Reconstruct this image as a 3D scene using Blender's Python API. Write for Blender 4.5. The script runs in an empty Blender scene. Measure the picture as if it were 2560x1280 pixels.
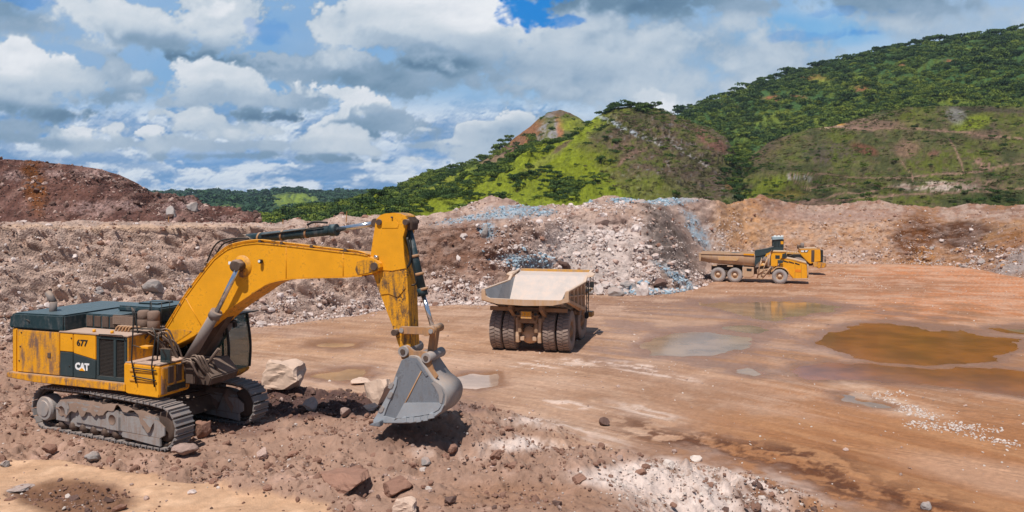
import bpy, bmesh, math, random
import numpy as np
from mathutils import Vector, Matrix, Euler
R = math.radians
random.seed(7)
rng = np.random.default_rng(11)
scene = bpy.context.scene
COL = scene.collection

# ------------------------------------------------------------------ camera, sky, sun, exposure
H, F, HZ = 9.0, 2000.0, 510.0           # eye height above the pit floor; focal length and horizon row of the 2560 px wide view
cam_d = bpy.data.cameras.new('camera')
cam = bpy.data.objects.new('camera', cam_d); COL.objects.link(cam)
cam.location = (0, 0, H); cam.rotation_euler = (R(90), 0, 0)
cam_d.sensor_width = 36; cam_d.lens = 36 * F / 2560
cam_d.shift_y = -(640 - HZ) / 2560
cam_d.clip_start = 0.1; cam_d.clip_end = 30000
scene.camera = cam
SUN = Vector((-0.19, -0.52, 1.0)).normalized()
sun_d = bpy.data.lights.new('sun', 'SUN'); sun_d.energy = 5.0; sun_d.angle = R(0.6); sun_d.color = (1.0, 0.95, 0.88)
sun = bpy.data.objects.new('sun', sun_d); COL.objects.link(sun)
sun.rotation_euler = SUN.to_track_quat('Z', 'Y').to_euler()
scene.view_settings.view_transform = 'Standard'; scene.view_settings.look = 'None'
scene.view_settings.exposure = 0.0; scene.view_settings.gamma = 1.0
scene.view_settings.use_curve_mapping = False


class N:
    """a node socket with arithmetic"""
    nt = None
    def __init__(s, sock): s.s = sock
    @staticmethod
    def new(kind, **kw):
        n = N.nt.nodes.new(kind)
        for k, v in kw.items(): setattr(n, k, v)
        return n
    @staticmethod
    def put(sock, v):
        if isinstance(v, N): N.nt.links.new(v.s, sock)
        elif isinstance(v, (tuple, list)):
            sock.default_value = tuple(v) + ((1.0,) if len(v) == 3 and len(sock.default_value) == 4 else ())
        else: sock.default_value = v
    @staticmethod
    def m(op, *a, clamp=False):
        n = N.new('ShaderNodeMath', operation=op, use_clamp=clamp)
        for i, v in enumerate(a): N.put(n.inputs[i], v)
        return N(n.outputs[0])
    def __add__(a, b): return N.m('ADD', a, b)
    __radd__ = __add__
    def __sub__(a, b): return N.m('SUBTRACT', a, b)
    def __rsub__(a, b): return N.m('SUBTRACT', b, a)
    def __mul__(a, b): return N.m('MULTIPLY', a, b)
    __rmul__ = __mul__
    def __truediv__(a, b): return N.m('DIVIDE', a, b)
    def __rtruediv__(a, b): return N.m('DIVIDE', b, a)


def vec(x, y, z=0.0):
    n = N.new('ShaderNodeCombineXYZ')
    for i, v in enumerate((x, y, z)): N.put(n.inputs[i], v)
    return N(n.outputs[0])
def sep(v):
    n = N.new('ShaderNodeSeparateXYZ'); N.put(n.inputs[0], v)
    return [N(o) for o in n.outputs]
def noise(v, scale=1.0, detail=4.0, rough=0.5, dist=0.0, col=False):
    n = N.new('ShaderNodeTexNoise')
    N.put(n.inputs['Vector'], v); N.put(n.inputs['Scale'], scale); N.put(n.inputs['Detail'], detail)
    N.put(n.inputs['Roughness'], rough); N.put(n.inputs['Distortion'], dist)
    return N(n.outputs['Color' if col else 'Fac'])
def voronoi(v, scale=1.0, feature='F1', out='Distance'):
    n = N.new('ShaderNodeTexVoronoi', feature=feature); N.put(n.inputs['Vector'], v); N.put(n.inputs['Scale'], scale)
    return N(n.outputs[out])
def ramp(x, a, b, lo=0.0, hi=1.0, smooth=True):
    n = N.new('ShaderNodeMapRange', interpolation_type='SMOOTHSTEP' if smooth else 'LINEAR')
    for i, v in enumerate((x, a, b, lo, hi)): N.put(n.inputs[i], v)
    return N(n.outputs[0])
def mixc(f, a, b, mode='MIX'):
    n = N.new('ShaderNodeMix', data_type='RGBA', blend_type=mode)
    N.put(n.inputs[0], f); N.put(n.inputs[6], a); N.put(n.inputs[7], b)
    return N(n.outputs[2])
def mul3(v, s):
    n = N.new('ShaderNodeVectorMath', operation='MULTIPLY'); N.put(n.inputs[0], v); N.put(n.inputs[1], s)
    return N(n.outputs[0])
def add3(v, s):
    n = N.new('ShaderNodeVectorMath', operation='ADD'); N.put(n.inputs[0], v); N.put(n.inputs[1], s)
    return N(n.outputs[0])


def build_world():
    w = bpy.data.worlds.new('World'); scene.world = w; w.use_nodes = True
    N.nt = w.node_tree; N.nt.nodes.clear()
    sky = N.new('ShaderNodeTexSky', sky_type='NISHITA', sun_disc=False)
    sky.sun_elevation = math.asin(SUN.z); sky.sun_rotation = math.atan2(SUN.x, SUN.y)
    sky.air_density = 1.0; sky.dust_density = 0.6; sky.ozone_density = 3.0; sky.altitude = 900
    g = N(N.new('ShaderNodeTexCoord').outputs['Generated'])
    x, y, z = sep(g)
    az = N.m('ARCTAN2', x, y)
    hd = N.m('SQRT', x * x + y * y)
    el = z / N.m('MAXIMUM', hd, 0.02)              # tangent of the elevation
    ta = N.m('TANGENT', N.m('MULTIPLY', N.m('MAXIMUM', N.m('MINIMUM', az, 1.3), -1.3), 1.0))
    inv = 1.0 / (N.m('MAXIMUM', z, 0.0) + 0.07)
    P = vec(x * inv, y * inv, 0.0)                 # a cloud deck seen in perspective
    Q = vec(ta * 1.0, el * 1.3, 0.0)
    ar, ag, ab = sep(noise(Q, 5.0, 4, 0.5, col=True)); wx, wy = ar - 0.5, ag - 0.5
    col = mul3(N(sky.outputs[0]), (0.42, 0.84, 1.22))
    col = mixc(ramp(el, 0.0, 0.20, 0.40, 0.0), col, (2.6, 5.0, 7.8, 1))
    dk = noise(add3(P, (4.0, 2.0, 0.0)), 0.62, 7, 0.55)
    dk2 = noise(add3(P, (4.0, 2.16, 0.0)), 0.62, 5, 0.55)
    cov = ramp(dk, 0.42, 0.58)
    lit = ramp((dk2 - dk) * 6.0 + 0.5, 0.20, 0.85)
    col = mixc(cov * 0.9, col, mixc(lit, (3.4, 5.2, 7.0, 1), (7.6, 8.3, 9.2, 1)))
    bg = N.new('ShaderNodeBackground'); N.put(bg.inputs['Color'], col); bg.inputs['Strength'].default_value = 0.055
    out = N.new('ShaderNodeOutputWorld'); N.nt.links.new(bg.outputs[0], out.inputs[0])
    w.cycles.sampling_method = 'MANUAL'; w.cycles.sample_map_resolution = 512
build_world()

# ------------------------------------------------------------------ numpy noise
def _h(ix, iy, iz, seed):
    h = (ix.astype(np.int64) * 374761393 + iy.astype(np.int64) * 668265263 + iz.astype(np.int64) * 2147483647 + seed * 1274126177) & 0xffffffff
    h = ((h ^ (h >> 13)) * 1274126177) & 0xffffffff
    h = ((h ^ (h >> 16)) * 2246822519) & 0xffffffff
    return ((h ^ (h >> 15)) & 0xffffff) / float(0xffffff)
def vn(x, y, seed=0):
    ix, iy = np.floor(x), np.floor(y); fx, fy = x - ix, y - iy
    fx = fx * fx * fx * (fx * (fx * 6 - 15) + 10); fy = fy * fy * fy * (fy * (fy * 6 - 15) + 10)
    z = np.zeros(1)
    a = _h(ix, iy, z, seed); b = _h(ix + 1, iy, z, seed); c = _h(ix, iy + 1, z, seed); d = _h(ix + 1, iy + 1, z, seed)
    return (a + (b - a) * fx) + ((c + (d - c) * fx) - (a + (b - a) * fx)) * fy
def fbm(x, y, o=4, seed=0, g=0.5):
    s, a, t = 0, 1.0, 0
    for i in range(o):
        s = s + a * (vn(x * 2 ** i + 17.3 * i, y * 2 ** i - 9.1 * i, seed + i) - 0.5); t += a; a *= g
    return s / t * 2          # about -1..1
def billow(x, y, o=4, seed=0, g=0.5):
    s, a, t = 0, 1.0, 0
    for i in range(o):
        s = s + a * np.abs(vn(x * 2 ** i + 7.3 * i, y * 2 ** i + 3.1 * i, seed + i) * 2 - 1); t += a; a *= g
    return s / t
def worley(x, y, seed=0):
    """(distance to nearest, distance to second, random value of the nearest cell)"""
    ix, iy = np.floor(x), np.floor(y); z0, z1 = np.zeros(1), np.ones(1)
    f1 = np.full(x.shape, 9.0); f2 = np.full(x.shape, 9.0); idv = np.zeros(x.shape)
    for dx in (-1, 0, 1):
        for dy in (-1, 0, 1):
            cx, cy = ix + dx, iy + dy
            px = cx + _h(cx, cy, z0, seed); py = cy + _h(cx, cy, z1, seed)
            d = np.hypot(px - x, py - y); r = _h(cx, cy, z1 + 1, seed)
            n = d < f1
            f2 = np.where(n, f1, np.minimum(f2, d)); idv = np.where(n, r, idv); f1 = np.where(n, d, f1)
    return f1, f2, idv
def sst(x, a, b):
    t = np.clip((x - a) / (b - a), 0, 1); return t * t * (3 - 2 * t)
def blob(u, v, cu, cv, ru, rv, soft=0.6, ang=0.0):
    c, s = math.cos(R(ang)), math.sin(R(ang))
    du, dv = u - cu, v - cv
    a, b = (du * c + dv * s) / ru, (-du * s + dv * c) / rv
    return 1 - sst(np.sqrt(a * a + b * b), 1 - soft / 2, 1 + soft / 2)
def lin(r, g, b):
    f = lambda c: ((c / 255 + 0.055) / 1.055) ** 2.4 if c > 10 else c / 255 / 12.92
    return np.array([f(r), f(g), f(b)])
def alb(r, g, b, k=1.0):
    """base colour of a surface that reads r, g, b in full sun"""
    return np.clip(lin(r, g, b) * 0.83 * k, 0.005, 0.85)
def mixa(c, w, col):
    return c * (1 - w[..., None]) + np.asarray(col) * w[..., None]
def proj(x, y, z):
    return 1280 + F * x / y, HZ + F * (H - z) / y
def at(u, v, Y): return ((u - 1280) / F * Y, Y, H - (v - HZ) / F * Y)
def gnd(u, v, z=0.0):
    Y = F * (H - z) / (v - HZ); return ((u - 1280) / F * Y, Y, z)

# ------------------------------------------------------------------ materials
MATS = {}
def newmat(name):
    m = bpy.data.materials.new(name); m.use_nodes = True
    N.nt = m.node_tree; N.nt.nodes.clear()
    return m
def finish(m, col, rough=0.9, metal=0.0, height=None, bstr=0.5, bdist=0.05, spec=0.3, **kw):
    b = N.new('ShaderNodeBsdfPrincipled')
    N.put(b.inputs['Base Color'], col); N.put(b.inputs['Roughness'], rough); N.put(b.inputs['Metallic'], metal)
    N.put(b.inputs['Specular IOR Level'], spec)
    for k, v in kw.items(): N.put(b.inputs[k.replace('_', ' ')], v)
    if height is not None:
        bp = N.new('ShaderNodeBump'); N.put(bp.inputs['Height'], height)
        bp.inputs['Strength'].default_value = bstr; bp.inputs['Distance'].default_value = bdist
        N.nt.links.new(bp.outputs[0], b.inputs['Normal'])
    o = N.new('ShaderNodeOutputMaterial'); N.nt.links.new(b.outputs[0], o.inputs[0])
    return m
def texco(kind='Object'): return N(N.new('ShaderNodeTexCoord').outputs[kind])
def wpos(): return N(N.new('ShaderNodeNewGeometry').outputs['Position'])
def normz(): return sep(N(N.new('ShaderNodeNewGeometry').outputs['Normal']))[2]
def attr(name, out='Color'):
    n = N.new('ShaderNodeAttribute', attribute_name=name); return N(n.outputs[out])
def objrand(): return N(N.new('ShaderNodeObjectInfo').outputs['Random'])

def terrain_mat(name, s1, s2, amp, bstr, bdist, wet=False, speck=None):
    m = newmat(name)
    p = wpos()
    a = noise(p, s1, 6, 0.62); b = noise(p, s2, 5, 0.6); c = voronoi(p, s2 * 0.8)
    f = ramp(a * 0.55 + b * 0.45, 0.25, 0.75, 1 - amp, 1 + amp, smooth=False)
    col = mul3(attr('Col'), f)
    if speck:
        sp = ramp(noise(p, speck[0], 3, 0.6), speck[1], speck[1] + 0.06)
        col = mixc(sp * speck[3], col, speck[2])
    hgt = a * 0.6 + b * 0.5 - c * 0.35
    if wet:
        px, py, pz = sep(p); on_flat = ramp(pz, 0.5, 0.15)
        rut = noise(vec((px * 0.62 + py) * 5.5, (px - py) * 0.35, 0.0), 1.0, 4, 0.6, 0.4); rutm = ramp(noise(vec((px * 0.62 + py) * 0.5, (px - py) * 0.06, 3.0), 1.0, 3, 0.5), 0.45, 0.62) * on_flat
        tread = noise(vec((px * 0.62 + py) * 3.0, (px - py) * 5.0, 0.0), 1.0, 2, 0.5)
        col = mul3(col, 1.0 + (rut - 0.5) * rutm * 1.1 + (tread - 0.5) * rutm * 0.35)
        hgt = hgt + (rut * 1.3 + tread * 0.6) * rutm
    rough = 0.93
    if wet:
        wv = sep(attr('wet', 'Vector'))[0] if False else attr('wet', 'Fac')
        rough = ramp(wv + (b - 0.5) * 0.5, 0.15, 0.9, 0.93, 0.30)
        finish(m, col, rough, 0, hgt, bstr, bdist, spec=0.35)
    else: finish(m, col, rough, 0, hgt, bstr, bdist, spec=0.15)
    return m

def rock_mat(name, col, var=0.25, s=3.0, dust=None):
    m = newmat(name)
    p = texco(); r = objrand()
    a = noise(add3(p, vec(r * 37.0, r * 11.0, 0)), s, 5, 0.65)
    f = ramp(a, 0.25, 0.75, 1 - var * 0.7, 1 + var * 0.7, smooth=False) * ramp(r, 0, 1, 1 - var, 1 + var, smooth=False)
    c = mul3(tuple(col), f) if False else mixc(1.0, tuple(col) + (1,), vec(f, f, f), 'MULTIPLY')
    if dust is not None:
        c = mixc(ramp(normz() + (a - 0.5) * 0.8, 0.35, 0.95) * 0.6, c, tuple(dust) + (1,))
    finish(m, c, 0.92, 0, a, 0.6, 0.08, spec=0.15)
    return m

# ------------------------------------------------------------------ mesh and object helpers
def setp(o, label=None, cat=None, group=None, kind=None):
    if label: o['label'] = label
    if cat: o['category'] = cat
    if group: o['group'] = group
    if kind: o['kind'] = kind
    return o
def grid_mesh(name, P, col=None, wet=None, smooth=True):
    """P: rows x cols x 3"""
    nr, nc = P.shape[:2]
    me = bpy.data.meshes.new(name)
    me.vertices.add(nr * nc); me.vertices.foreach_set('co', P.reshape(-1).astype(np.float32))
    i = np.arange(nr * nc).reshape(nr, nc)
    q = np.stack([i[:-1, :-1], i[:-1, 1:], i[1:, 1:], i[1:, :-1]], -1).reshape(-1, 4)
    me.loops.add(q.size); me.loops.foreach_set('vertex_index', q.reshape(-1).astype(np.int32))
    me.polygons.add(len(q)); me.polygons.foreach_set('loop_start', (np.arange(len(q)) * 4).astype(np.int32))
    me.update(calc_edges=True)
    me.polygons.foreach_set('use_smooth', np.full(len(q), smooth))
    if col is not None:
        at_ = me.color_attributes.new('Col', 'FLOAT_COLOR', 'POINT')
        c4 = np.ones((nr * nc, 4), np.float32); c4[:, :3] = col.reshape(-1, 3); at_.data.foreach_set('color', c4.reshape(-1))
    if wet is not None:
        a2 = me.attributes.new('wet', 'FLOAT', 'POINT'); a2.data.foreach_set('value', wet.reshape(-1).astype(np.float32))
    return me
def add_obj(name, me, mat=None, parent=None, **kw):
    o = bpy.data.objects.new(name, me); COL.objects.link(o)
    if mat is not None: me.materials.append(mat)
    if parent is not None: o.parent = parent
    return setp(o, **kw)
# ------------------------------------------------------------------ the sky with its clouds: a far backdrop in front, fading into the world's sky
def build_sky():
    fx = np.arange(-0.67, 0.671, 0.00125); fe = np.arange(-0.004, 0.275, 0.00125)
    X1 = np.concatenate([np.linspace(-1.5, -0.68, 110), fx, np.linspace(0.68, 1.5, 110)])
    E1 = np.concatenate([np.linspace(-0.03, -0.006, 6), fe, np.linspace(0.28, 0.75, 90)])
    A, E = np.meshgrid(X1, E1)
    u, v = 1280 + F * A, HZ - F * E
    def grad(h):
        gy, gx = np.gradient(h); return gx / np.gradient(A, axis=1), gy / np.gradient(E, axis=0)
    def shade(h, k, L=(-0.32, 0.80, 0.50)):
        gx, gy = grad(h); n = np.sqrt((k * gx) ** 2 + (k * gy) ** 2 + 1)
        return np.clip((-k * gx * L[0] - k * gy * L[1] + L[2]) / n, -1, 1)
    lin_ = lambda r, g, b: lin(r, g, b)
    wx = fbm(A * 9, E * 11, 5, 700); wy = fbm(A * 9 + 7, E * 11, 5, 701); lo = fbm(A * 3.2, E * 6, 3, 702)
    c = np.zeros(A.shape + (3,)) + lin_(112, 172, 222)
    c = mixa(c, sst(E, 0.10, 0.30) * .75, lin_(58, 138, 210)); c = mixa(c, (1 - sst(E, 0.0, 0.10)) * .6, lin_(132, 184, 226))
    c = mixa(c, sst(-lo, 0, .5) * .3, lin_(64, 136, 206))
    for (cu, cv, ru, rv) in [(1210, 225, 190, 90), (1750, 160, 500, 160), (2300, 60, 400, 100)]:
        c = mixa(c, blob(u, v, cu, cv, ru, rv, 1.6) * .5, lin_(142, 194, 232))
    left = 1 - right_ if False else 1 - sst(A, -.1, .25)
    c = mixa(c, left * sst(E, .07, .14) * .55, lin_(150, 186, 220))
    # veils
    vl = fbm(A * 3.0 + .35 * wx, E * 8 + .4 * wy, 6, 710)
    right = sst(A, 0.0, 0.2)
    al = sst(vl + .5 * right * (1 - blob(u, v, 2080, 80, 200, 40, 1)) - .15, -.25, .55) * (.42 + .3 * right)
    c = mixa(c, al, lin_(186, 206, 226))
    sm = fbm(A * 5 + .5 * wx, E * 9 + .5 * wy, 6, 711)
    c = mixa(c, sst(sm, .0, .5) * .55 * (.5 + .5 * right), lin_(158, 176, 196)); c = mixa(c, sst(sm, -.5, -.1) * 0.12, lin_(90, 150, 210))
    def layer(c, h, k, al, top, bot, base, amb=0.42):
        s = np.clip(amb + 0.62 * shade(h, k), 0, 1) * (0.35 + 0.65 * base)
        s = sst(s, 0.12, 0.88)
        col = np.asarray(bot) * (1 - s[..., None]) + np.asarray(top) * s[..., None]
        return c * (1 - al[..., None]) + col * al[..., None]
    n_h0 = fbm(A * 46, E * 70, 4, 748, .6)
    # low rows shrinking towards the horizon
    c = mixa(c, sst(E, .0, .03) * (1 - sst(E, .07, .13)) * (1 - right) * .6, lin_(66, 134, 202))
    for i, (e0, e1, fr, sq, th) in enumerate([(-.02, .036, 26, 4.4, -.10), (.010, .052, 20, 3.6, -.09), (.026, .074, 16, 3.0, -.09), (.045, .098, 12, 2.5, -.08), (.070, .13, 9, 2.2, -.06)]):
        x = A * fr + .55 * wx + .35 * n_h0 + 3.3 * i; y = E * fr * sq + .16 * wy + .25 * n_h0
        h = fbm(x, y, 6, 720 + i, .50) + .22 * (1 - billow(A * fr * 2.2 + .3 * n_h0, E * fr * 5, 4, 730 + i)) - th
        win = sst(E, e0 - .02, e0 + .012) * (1 - sst(E, e1 - .03, e1 + .015)) * (1 - .75 * right * sst(E, .05, .09))
        al = sst(h, -.03, .20) * win
        up = np.roll(h, -int(7 + 2 * i), 0); dn = np.roll(h, int(7 + 2 * i), 0)
        base = sst(dn - up + .05, -.30, .40)
        c = layer(c, h, .008, al * .95, lin_(230, 238, 246), lin_(98, 146, 196), base, .44)
    # the large cumulus: soft strokes (centre, half sizes, tilt, tone, opacity, crispness of the upper edge), frayed by noise
    tone = np.zeros(A.shape) + .5; cov = np.zeros(A.shape)
    n_a = fbm(A * 14, E * 17, 6, 740, .58); n_b = 1 - 2 * billow(A * 20 + .5 * wx, E * 25 + .5 * wy, 5, 741, .55); n_c = fbm(A * 6, E * 8, 3, 742); n_h = fbm(A * 36 + .3 * wx, E * 44 + .3 * wy, 5, 743, .64)
    S = [(1750, 150, 460, 170, 0, .60, .55, .9), (1960, 200, 360, 90, 0, .64, .45, .9), (2350, 60, 360, 90, 0, .56, .45, .9), (1900, 10, 500, 34, 0, .34, .8, .8), (1560, 8, 200, 34, 0, .26, .8, .7),
     (1500, 150, 190, 92, 0, .70, .9, .5), (1640, 120, 120, 46, 0, .78, .6, .6), (1480, 215, 200, 44, 0, .52, .8, .7), (1740, 215, 210, 60, 0, .66, .7, .8), (1330, 160, 90, 60, 0, .62, .8, .6), (1870, 140, 120, 90, 0, .68, .5, .8), (1960, 60, 200, 24, 0, .62, .3, .8),
     (40, 45, 170, 62, 10, .36, .7, .8), (190, 110, 160, 26, 24, .50, .6, .8), (90, 100, 120, 20, 0, .62, .4, .9),
     (770, 178, 230, 52, 0, .50, .85, .5), (930, 200, 150, 42, 0, .40, .85, .6), (700, 150, 100, 22, 0, .64, .7, .4), (860, 150, 90, 26, 0, .62, .7, .4), (1060, 200, 160, 26, 0, .44, .6, .8),
     (60, 165, 140, 66, 6, .90, .95, .22), (190, 215, 130, 60, 10, .74, .9, .35), (40, 245, 170, 44, 0, .56, .95, .8), (170, 280, 190, 24, 0, .22, .95, .9), (120, 225, 120, 36, 0, .70, .6, .8),
     (330, 200, 130, 50, 10, .52, .9, .4), (300, 245, 150, 30, 0, .38, .8, .8), (360, 190, 40, 26, 0, .76, .6, .5),
     (200, 25, 130, 54, 30, .88, .9, .35), (330, 60, 190, 66, 14, .82, .95, .35), (500, 55, 110, 64, 6, .80, .95, .3), (470, 40, 60, 30, 0, .95, .7, .5), (420, 112, 190, 36, 12, .40, .92, .9), (455, 150, 130, 20, 2, .14, .95, .8), (330, 100, 130, 24, 22, .38, .7, .9), (300, 50, 90, 30, 18, .78, .6, .8),
     (900, 60, 110, 70, -20, .80, .9, .35), (1050, 30, 210, 60, 0, .97, .97, .3), (1190, 60, 140, 74, 20, .97, .96, .3), (1060, 85, 190, 40, 6, .82, .9, .8), (1230, 115, 130, 36, 0, .60, .92, .9), (1100, 140, 170, 28, 10, .40, .9, .8), (1130, 158, 100, 16, 0, .16, .92, .9), (1010, 115, 90, 24, 10, .62, .8, .9), (1270, 150, 90, 34, 0, .54, .7, .8),
     (520, 190, 110, 42, 6, .95, .96, .22), (590, 220, 130, 44, 14, .90, .95, .3), (500, 245, 110, 34, 0, .72, .92, .8), (660, 262, 150, 38, 6, .62, .92, .6), (770, 262, 70, 36, 0, .52, .9, .5), (640, 292, 180, 18, 0, .30, .94, .8), (700, 302, 110, 13, 0, .10, .94, .8), (420, 262, 100, 26, 0, .60, .85, .5), (360, 255, 60, 18, 0, .66, .5, .8),
     (870, 248, 100, 26, 12, 1.0, .97, .2), (905, 268, 66, 34, 0, 1.0, .95, .2), (860, 290, 40, 26, 0, .96, .9, .3), (800, 312, 60, 18, -24, .98, .9, .25), (960, 290, 66, 22, 10, .60, .92, .5), (980, 318, 120, 30, 0, .52, .92, .4), (900, 330, 110, 22, 0, .44, .9, .8), (940, 340, 140, 14, 0, .34, .9, .8),
     (190, 322, 70, 24, 0, .96, .94, .22), (290, 318, 50, 24, 0, .88, .9, .25), (375, 338, 36, 22, 0, .95, .92, .22), (160, 350, 130, 18, 0, .62, .85, .8), (330, 360, 140, 16, 0, .56, .8, .8), (400, 288, 80, 22, 0, .80, .9, .3), (480, 300, 90, 24, 0, .84, .92, .3), (560, 330, 110, 20, 0, .72, .9, .6), (680, 338, 100, 20, 0, .84, .88, .5), (50, 318, 120, 22, 0, .46, .8, .7), (60, 350, 110, 14, 0, .34, .7, .8),
     (820, 350, 120, 26, 0, .86, .92, .3), (770, 376, 140, 18, 0, .66, .9, .8), (900, 376, 80, 18, 0, .76, .9, .5), (860, 402, 130, 11, 0, .22, .85, .8), (560, 372, 150, 14, 0, .6, .7, .8), (600, 398, 130, 8, 0, .25, .6, .8),
     (1040, 396, 50, 20, 0, .88, .9, .35), (1150, 348, 60, 22, 0, .84, .92, .3), (1180, 375, 110, 26, 0, .70, .9, .7), (1060, 358, 70, 14, 0, .5, .8, .7), (1110, 330, 40, 26, 0, .40, .6, .8), (1290, 300, 50, 20, 0, 1.0, .95, .22), (1215, 314, 46, 11, 0, .96, .9, .25), (1280, 335, 90, 26, 0, .66, .9, .8), (1340, 330, 80, 40, 0, .66, .6, .8), (1075, 318, 30, 6, 0, .9, .7, .4),
     (1650, 258, 44, 22, 10, 1.0, .95, .3), (1560, 235, 110, 24, 0, .60, .6, .8), (1840, 250, 200, 24, 0, .60, .5, .8)]
    for i, (cu, cv, ru, rv, ang, tn, op, cr) in enumerate(S):
        m = (np.abs(u - cu) < ru * 1.9 + 40) & (np.abs(v - cv) < rv * 1.9 + ru * .5 + 40)
        if not m.any(): continue
        r0, r1 = np.where(m.any(1))[0][[0, -1]]; c0, c1 = np.where(m.any(0))[0][[0, -1]]; sl = (slice(r0, r1 + 1), slice(c0, c1 + 1))
        cs, sn = math.cos(R(ang)), math.sin(R(ang)); du, dv = u[sl] - cu + 34 * wx[sl] + 14 * n_a[sl], v[sl] - cv + 20 * wy[sl]
        x_, y_ = (du * cs + dv * sn) / ru, (-du * sn + dv * cs) / rv
        k = 26.0 / rv
        r_ = np.sqrt(x_ * x_ + y_ * y_) - min(1.2, .62 * k + .34) * (n_a[sl] * .9 + n_h[sl] * .85 + n_b[sl] * .25) + .6 * n_c[sl]
        so = cr + (.75 - cr) * sst(y_, -.25, .65) if cr < .75 else cr
        a_ = (1 - sst(r_, 1 - so * .9, 1 + so * .55)) * op
        tone[sl] = tone[sl] * (1 - a_) + tn * a_; cov[sl] = np.maximum(cov[sl], a_ * .999) + (1 - np.maximum(cov[sl], a_)) * np.minimum(cov[sl], a_) * .5
    hh = n_a * .5 + n_b * .35 + .4 * n_c
    sh = shade(hh, .020); sh2 = shade(fbm(A * 5, E * 7, 4, 744), .05)
    lowk = sst(E, 0.03, .10)
    t = tone * 1.22 - .20 + (.04 * (sh - .45) + .14 * (sh2 - .45) + .12 * n_a + .10 * n_h + .16 * n_c) * (.4 + .6 * lowk)
    KT = np.array([-.2, .0, .18, .38, .58, .78, .92, 1.1]); KC = np.array([lin_(78, 108, 138), lin_(92, 124, 152), lin_(116, 146, 172), lin_(146, 170, 194), lin_(182, 198, 214), lin_(210, 219, 228), lin_(230, 234, 240), lin_(246, 248, 251)])
    cc = np.stack([np.interp(t, KT, KC[:, j]) for j in range(3)], -1)
    cv_ = sst(cov + .22 * n_a + .16 * n_h, .06, .80)
    c = c * (1 - cv_[..., None]) + cc * cv_[..., None]
    for (cu, cv, ru, rv, op) in [(1350, 18, 100, 50, 1.0), (1420, 52, 70, 22, .75), (2060, 90, 150, 16, .28), (2140, 92, 50, 12, .3), (2120, 30, 100, 16, .3), (690, 70, 80, 40, .35), (60, -2, 90, 20, .5)]:
        g = .9 - ((u - cu + 60 * wx) / ru) ** 2 - ((v - cv + 26 * wy) / rv) ** 2 + 1.5 * n_a + 1.2 * n_c + 1.3 * n_h0
        c = mixa(c, sst(g, -.1, .7) * op, lin_(24, 132, 214))
    # outside the photograph's frame it drifts into the same mottled deck
    D = 9000.0
    P = np.stack([A * D, 0 * A + D, E * D + H], -1)
    al = sst(A, -1.5, -.9) * (1 - sst(A, .9, 1.5)) * (1 - sst(E, .42, .75))
    me = grid_mesh('sky', P[::1], np.clip(c, 0.01, 1.0))
    w = me.attributes.new('wet', 'FLOAT', 'POINT'); w.data.foreach_set('value', al.reshape(-1).astype(np.float32))
    m = newmat('sky_clouds')
    em = N.new('ShaderNodeEmission'); N.put(em.inputs[0], attr('Col')); em.inputs[1].default_value = 1.0
    tr = N.new('ShaderNodeBsdfTransparent'); mx = N.new('ShaderNodeMixShader'); N.put(mx.inputs[0], attr('wet', 'Fac'))
    N.nt.links.new(tr.outputs[0], mx.inputs[1]); N.nt.links.new(em.outputs[0], mx.inputs[2])
    o = N.new('ShaderNodeOutputMaterial'); N.nt.links.new(mx.outputs[0], o.inputs[0]); m.cycles.emission_sampling = 'NONE'
    add_obj('sky', me, m, kind='structure')
build_sky()

# ------------------------------------------------------------------ the lie of the land
# one row per bearing: bearing, distance of the wall's foot, (row, distance) of its lip, (row, distance) of the skyline behind it
WT = np.array([(-900, 30, 590, 43, 578, 56), (0, 45.6, 570, 56, 563, 80), (300, 51.4, 567, 61, 560, 85), (620, 58, 565, 67, 558, 95),
    (700, 59.5, 567, 69, 555, 93), (740, 60.5, 569, 70, 547, 92), (790, 62, 570, 71, 556, 92), (850, 63.5, 568, 72.5, 537, 92), (900, 65, 566, 74, 545, 93),
    (940, 67, 565, 76, 541, 94), (1030, 70.6, 560, 79, 538, 95), (1100, 71, 562, 80, 525, 98), (1150, 71.2, 560, 81, 520, 98), (1200, 71.3, 558, 81.5, 497, 100), (1225, 71.4, 556, 82, 487, 100),
    (1270, 72, 558, 82, 494, 99), (1310, 73.5, 560, 83, 513, 98), (1360, 75, 555, 85, 512, 99), (1400, 76.6, 545, 87, 511, 100), (1440, 78, 530, 90, 510, 101),
    (1470, 79.3, 520, 92, 501, 102), (1520, 79.2, 516, 93, 490, 103), (1560, 79, 514, 93, 496, 104), (1620, 79, 512, 93, 501, 106), (1650, 79.5, 525, 93, 492, 108),
    (1680, 80.5, 560, 93, 489, 110), (1710, 82.5, 615, 93, 490, 113), (1740, 85, 675, 93.5, 490, 116), (1765, 88, 700, 96, 495, 119), (1800, 97, 612, 108, 501, 122),
    (1820, 103, 590, 115, 508, 126), (1860, 113, 585, 122, 500, 134), (1900, 116, 570, 126, 488, 138), (1930, 118, 560, 129, 492, 141), (1960, 119, 556, 131, 503, 143),
    (2020, 120, 553, 132, 510, 145), (2080, 120, 550, 132, 513, 146), (2150, 119.5, 546, 131, 503, 147), (2190, 119.5, 545, 131, 503, 148), (2250, 119, 545, 131, 510, 150),
    (2330, 117.5, 548, 129, 520, 149), (2380, 116, 550, 128, 517, 148), (2420, 112, 552, 125, 508, 144), (2460, 108, 552, 122, 509, 140), (2500, 103, 554, 118, 511, 136),
    (2560, 97, 556, 112, 512, 130), (2750, 88, 560, 103, 515, 118), (3400, 72, 548, 86, 512, 100)], float)
_n = WT[:, 0] < 1400; WT[_n, 3] = WT[_n, 1] + (WT[_n, 3] - WT[_n, 1]) * .74
def wcol(U, i): return np.interp(U, WT[:, 0], WT[:, i])
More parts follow.
